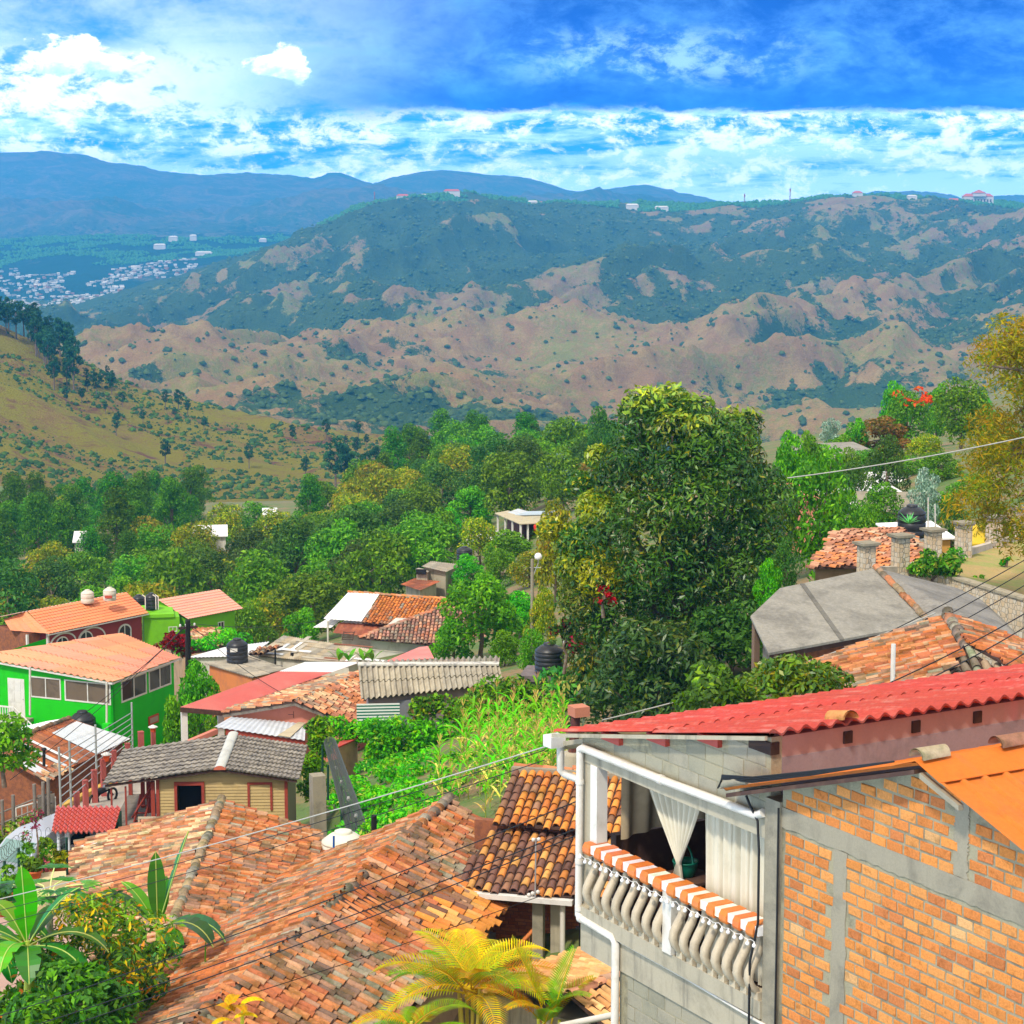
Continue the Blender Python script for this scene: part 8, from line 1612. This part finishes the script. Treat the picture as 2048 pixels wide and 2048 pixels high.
pot(57, 1758, 57, .22, 'terracotta pot on the low cream wall, left of the pair', .55, G1, 1); pot(69, 1763, 56.6, .22, 'terracotta pot in front of the pair on the low cream wall', .4, G7+G1, 2); pot(90, 1759, 57.5, .20, 'terracotta pot with a cactus and yellow flowers', .45, G4+[((.7, .55, .25), 1)], 3); pot(99, 1735, 59, .20, 'dark red pot at the back by the wire fence', .4, G1, 4); pot(119, 1754, 58, .21, 'terracotta pot at the white eave corner of the pale tiled roof', .5, G2, 5); pot(18, 1808, 53.5, .25, 'large terracotta pot standing alone at the left', .6, G4, 6); pot(4, 1830, 52.5, .27, 'large terracotta pot cut by the left picture edge', .5, G1, 7)
p = P(77, 1760, 57.2); r_ = random.Random(6); root = thing('tall_potted_shrub', p, 'tall thin purple leaved shrub rising above the flower pots', 'shrub')
MB().tube([p, p+Vector((.02, 0, 1.2)), p+Vector((-.05, 0, 1.95))], [.03, .022, .012], 5, (.12, .07, .05)).build('stem', LEAF, root)
V, F, C = foliage([(0, 0, 1.85, .2, .2, .2), (-.08, .05, 1.6, .16, .16, .2), (.1, 0, 1.95, .12, .12, .12), (-.3, 0, 1.2, .14, .14, .25), (-.42, .1, 1.5, .1, .1, .2), (.02, 0, .4, .35, .3, .25)], 420, .06, [((.16, .03, .06), 3), ((.06, .10, .03), 2), ((.25, .06, .08), 1)], 67); mesh_np('leaves', V+np.array(p), F, LEAF, C, root)
f_ = Frame(P(60, 1800, 56.5), 12); h = thing('pot_wall', P(70, 1800, 56.5), 'low cream plastered wall carrying the flower pots', 'wall'); m = MB(); m.box(f_, -.25, 1.0, -.2, .5, -2.5, .62); m.build('wall_block', mat('cream_plaster', (.62, .52, .30), rough=.9, fine=.1), h)
m = MB(); m.add([Pz(-80, 1835, -17.9), Pz(140, 1835, -17.9), Pz(260, 2100, -18.2), Pz(-80, 2100, -18.2)], [(0, 1, 2, 3)]); tag(m.build('patio_paving', mat('pink_paving', (.46, .30, .25), (.38, .25, .21), sc=1.2, rough=.9, fine=.15)), kind='structure')
t = thing('patio_fence', P(20, 1790, 58), 'green wire mesh patio fence topped with coiled razor wire', 'fence'); m = MB()
fp = [P(-10, 1830, 55), P(9, 1800, 57), P(37, 1762, 59.5), P(133, 1735, 62)]; ht = [P(-10, 1730, 55), P(9, 1722, 57), P(37, 1696, 59.5), P(133, 1675, 62)]
for a, b in zip(fp, ht): m.tube([a-Vector((0, 0, .8)), b], .05, 6)
m.build('posts', GRD, t); m = MB()
for (a, b), (c, d) in zip(zip(fp, ht), zip(fp[1:], ht[1:])):
    n_ = int((c-a).length/.22)+2
    for i in range(n_+1): x, y = a.lerp(c, i/n_), b.lerp(d, i/n_); m.tube([x, y], .008, 3, cap=False)
    for k in range(9): m.tube([a.lerp(b, k/8), c.lerp(d, k/8)], .008, 3, cap=False)
m.build('wire_mesh', mat('green_wire', (.10, .20, .16), rough=.5, fine=0, bumps=0), t); m = MB(); coil = []
for b, d in zip(ht, ht[1:]):
    nn = int((d-b).length*30)
    for i in range(nn): f = i/nn; x = b.lerp(d, f); a = i*.42; coil.append(x+Vector((math.cos(a)*.10, math.cos(a)*.15, .22+math.sin(a)*.22)))
m.tube(coil, .008, 3, cap=False); m.build('razor_coil', mat('dark_wire', (.12, .14, .14)), t)
# ---- golden palms in the foreground
def palm(label, u, v, Y, fr_, seed, stems=4):
    p = P(u, v, Y); r_ = random.Random(seed); root = thing('areca_palm', p, label, 'palm'); m = MB()
    for i in range(stems): a = i*1.9; e = p+Vector((math.cos(a)*.25, math.sin(a)*.2, r_.uniform(.3, .6))); m.tube([p+Vector((math.cos(a)*.1, 0, -2)), e], [.06, .035], 7, (.40, .38, .08))
    m.build('stems', LEAF, root)
    for i, (dx, dy, dz, ln, dr, c) in enumerate(fr_): mb = MB(); frond(mb, p+Vector((r_.uniform(-.15, .15), r_.uniform(-.1, .1), r_.uniform(.2, .5))), (dx, dy, dz), ln, dr, c, 34, .034, .36, r_, (.36, .25, .03)); mb.build('frond', LEAF, root)
    return root
Y1, Y2, Y3 = (.36, .23, .010), (.25, .23, .014), (.10, .20, .016); rp = random.Random(12); fr = []
for i in range(20): a = i*2.4+.4; el_ = rp.uniform(.35, 1.25); fr.append((math.cos(a), math.sin(a)*.8, el_, rp.uniform(1.6, 2.3), rp.uniform(.75, 1.15), rp.choice([Y1, Y1, Y2, Y2, Y3])))
palm('large golden areca palm in front of the big tiled roof', 940, 2020, 43, fr, 71, 6); fr = []
for i in range(9): a = i*2.4+1.1; fr.append((math.cos(a), math.sin(a)*.8, rp.uniform(.3, .9), rp.uniform(1.1, 1.5), rp.uniform(.8, 1.1), rp.choice([Y1, Y2, Y3])))
palm('golden palm fronds at the lower edge, left of the large palm', 830, 2095, 41, fr, 72, 3)
palm('smaller green-gold palm under the balcony, right of the large palm', 1095, 2075, 42, [(-.35, 0, 1, 1.9, .25, Y2), (.25, .1, 1, 1.7, .35, Y3), (.6, .2, .9, 1.5, .6, Y2), (-.7, .1, .8, 1.5, .7, Y1), (.5, -.3, .8, 1.3, .8, Y3), (-.5, -.4, .7, 1.3, .8, Y1), (.1, -.5, .8, 1.2, .8, Y3)], 73, 3)
fr = [(math.cos(i*1.3), math.sin(i*1.3), .8, .9, .9, Y1) for i in range(6)]; palm('few yellow palm tips at the very bottom edge over the tiled roof', 462, 2062, 40, [(a, b, c, .55, d, e) for a, b, c, _, d, e in fr], 74, 1)
mb = MB()
for i in range(26): a = i*2.4; blade(mb, P(1818, 1048, 96), (math.cos(a), math.sin(a), rm.uniform(.3, 1.3)), rm.uniform(.5, .75), .07, .15, (.10, .32, .08), 4, .2, stalk=0)
tag(mb.build('spiky_plant', GLOSSY, loc=P(1818, 1048, 96)), 'spiky light green yucca in front of the large black tank', 'plant')
shrub('hedge_bush', 'round leafy bush on the dry lawn beside the stone retaining wall', 1868, 1166, 80, 1.0, .95, 1500, .12, [((.06, .16, .015), 3), ((.22, .24, .04), 2), ((.03, .09, .01), 2)], 68, nb=10)
for u, v, Y, r in ((1915, 1122, 86, .5), (1957, 1165, 82, .3), (2010, 1120, 86, .25)): shrub('grass_tuft', 'small bright green tuft growing on the dry lawn', u, v, Y, r, r*.5, 200, .07, G4, int(u), nb=5)['group'] = 'green tufts on the dry lawn'
shrub('weed_patch', 'weeds growing over the old pale tile roof below the lime house', 400, 1302, 140, 1.5, .8, 900, .14, VINE, 69, nb=8); shrub('weed_patch', 'bright weeds at the right end of the overgrown pale tile roof', 455, 1296, 142, 1.6, .9, 900, .14, VINE, 70, nb=8)
for i, u in enumerate((678, 697, 727, 745)): 
    mb = MB(); q = P(u, 1322, 118)
    for k in range(4): blade(mb, q, (math.cos(k*1.7+i), math.sin(k*1.7+i), 1.2), .95, .28, .2, BGL, 6, .2)
    tag(mb.build('banana_tip', GLOSSY, loc=q), 'banana leaves showing behind the wavy shed roof', 'banana plant', 'banana tips behind the wavy shed')
# ---- overhead wires
def wire(label, a, b, r, sag, m_=BLACK, grp=None, name='overhead_wire'):
    a, b = Vector(a), Vector(b); pts = [a.lerp(b, i/24)-Vector((0, 0, sag*4*(i/24)*(1-i/24))) for i in range(25)]; o = MB().tube(pts, r, 5).build(name, m_, loc=a.lerp(b, .5)); return tag(o, label, 'wire', grp)
GRW = mat('grey_cable', (.42, .41, .37), rough=.6, fine=0, bumps=0)
wire('pale grey cable from the rainwater spout down across the tiled roofs to the left', P(1108, 1488, 29.2), P(-60, 1812, 40), .0105, .10, GRW)
for a, b, lb in (((1160, 1600, 30), (-40, 2045, 38), 'topmost black wire crossing the big tiled roof'), ((1160, 1655, 30), (-40, 2085, 38), 'second black wire from the top across the big tiled roof'), ((1160, 1668, 29.5), (-40, 2110, 37.5), 'third black wire from the top across the big tiled roof'), ((1078, 1793, 52), (-40, 2150, 36), 'lowest black wire, running from the service mast across the big tiled roof'), ((1090, 1500, 29.5), (-60, 1835, 40), 'thin black wire just below the pale grey cable'), ((1090, 1520, 29.5), (-60, 1862, 40), 'second thin black wire below the pale grey cable')):
    wire(lb, P(*a), P(*b), .007 if 'thin' in lb else .010, .12)
wire('pale cable from the mango tree rising past the timber house roof to the right', P(1205, 1440, 60), P(1870, 1226, 66), .022, .25, GRW); wire('pale cable crossing in front of the trees above the large black tank', P(1575, 956, 76), P(2060, 872, 70), .022, .1, GRW)
for a, b, lb in (((1640, 1330, 60), (2070, 1108, 66), 'uppermost of the three wires over the grey sheet roof'), ((1690, 1335, 60), (2070, 1130, 66), 'middle one of the three wires over the grey sheet roof'), ((1730, 1340, 60), (2070, 1158, 66), 'lowest of the three wires over the grey sheet roof'), ((1700, 1400, 46), (2070, 1215, 50), 'upper one of the wires over the mossy hipped roof'), ((1770, 1396, 46), (2070, 1242, 50), 'middle one of the wires over the mossy hipped roof'), ((1880, 1392, 46), (2070, 1292, 50), 'lower one of the wires over the mossy hipped roof')):
    wire(lb, P(*a), P(*b), .016, .1)
for a, b, lb in (((375, 1243, 105), (600, 1405, 99), 'black wire from the utility pole to the salmon gable'), ((375, 1246, 105), (20, 1560, 85), 'black wire from the utility pole down over the rusty roof'), ((376, 1244, 105), (230, 1368, 111), 'black wire from the utility pole to the eave corner of the green house'), ((375, 1250, 105), (60, 1500, 92), 'second black wire from the utility pole down over the pale zinc sheets'), ((375, 1246, 105), (640, 1240, 145), 'thin wire from the utility pole to the white sheet roof'), ((376, 1252, 105), (580, 1335, 122), 'black wire from the utility pole over the patchwork roofs')):
    wire(lb, P(*a), P(*b), .016, .35)
for o in list(COL.objects):
    if o.parent is None and o.type == 'EMPTY' and o.get('category') == 'tree' and tuple(o.location) == (0, 0, 0): 
        for c in list(o.children): bpy.data.objects.remove(c)
        bpy.data.objects.remove(o)
print('OBJS', len(SC.objects), 'VERTS', sum(len(m.vertices) for m in bpy.data.meshes), 'FACES', sum(len(m.polygons) for m in bpy.data.meshes))
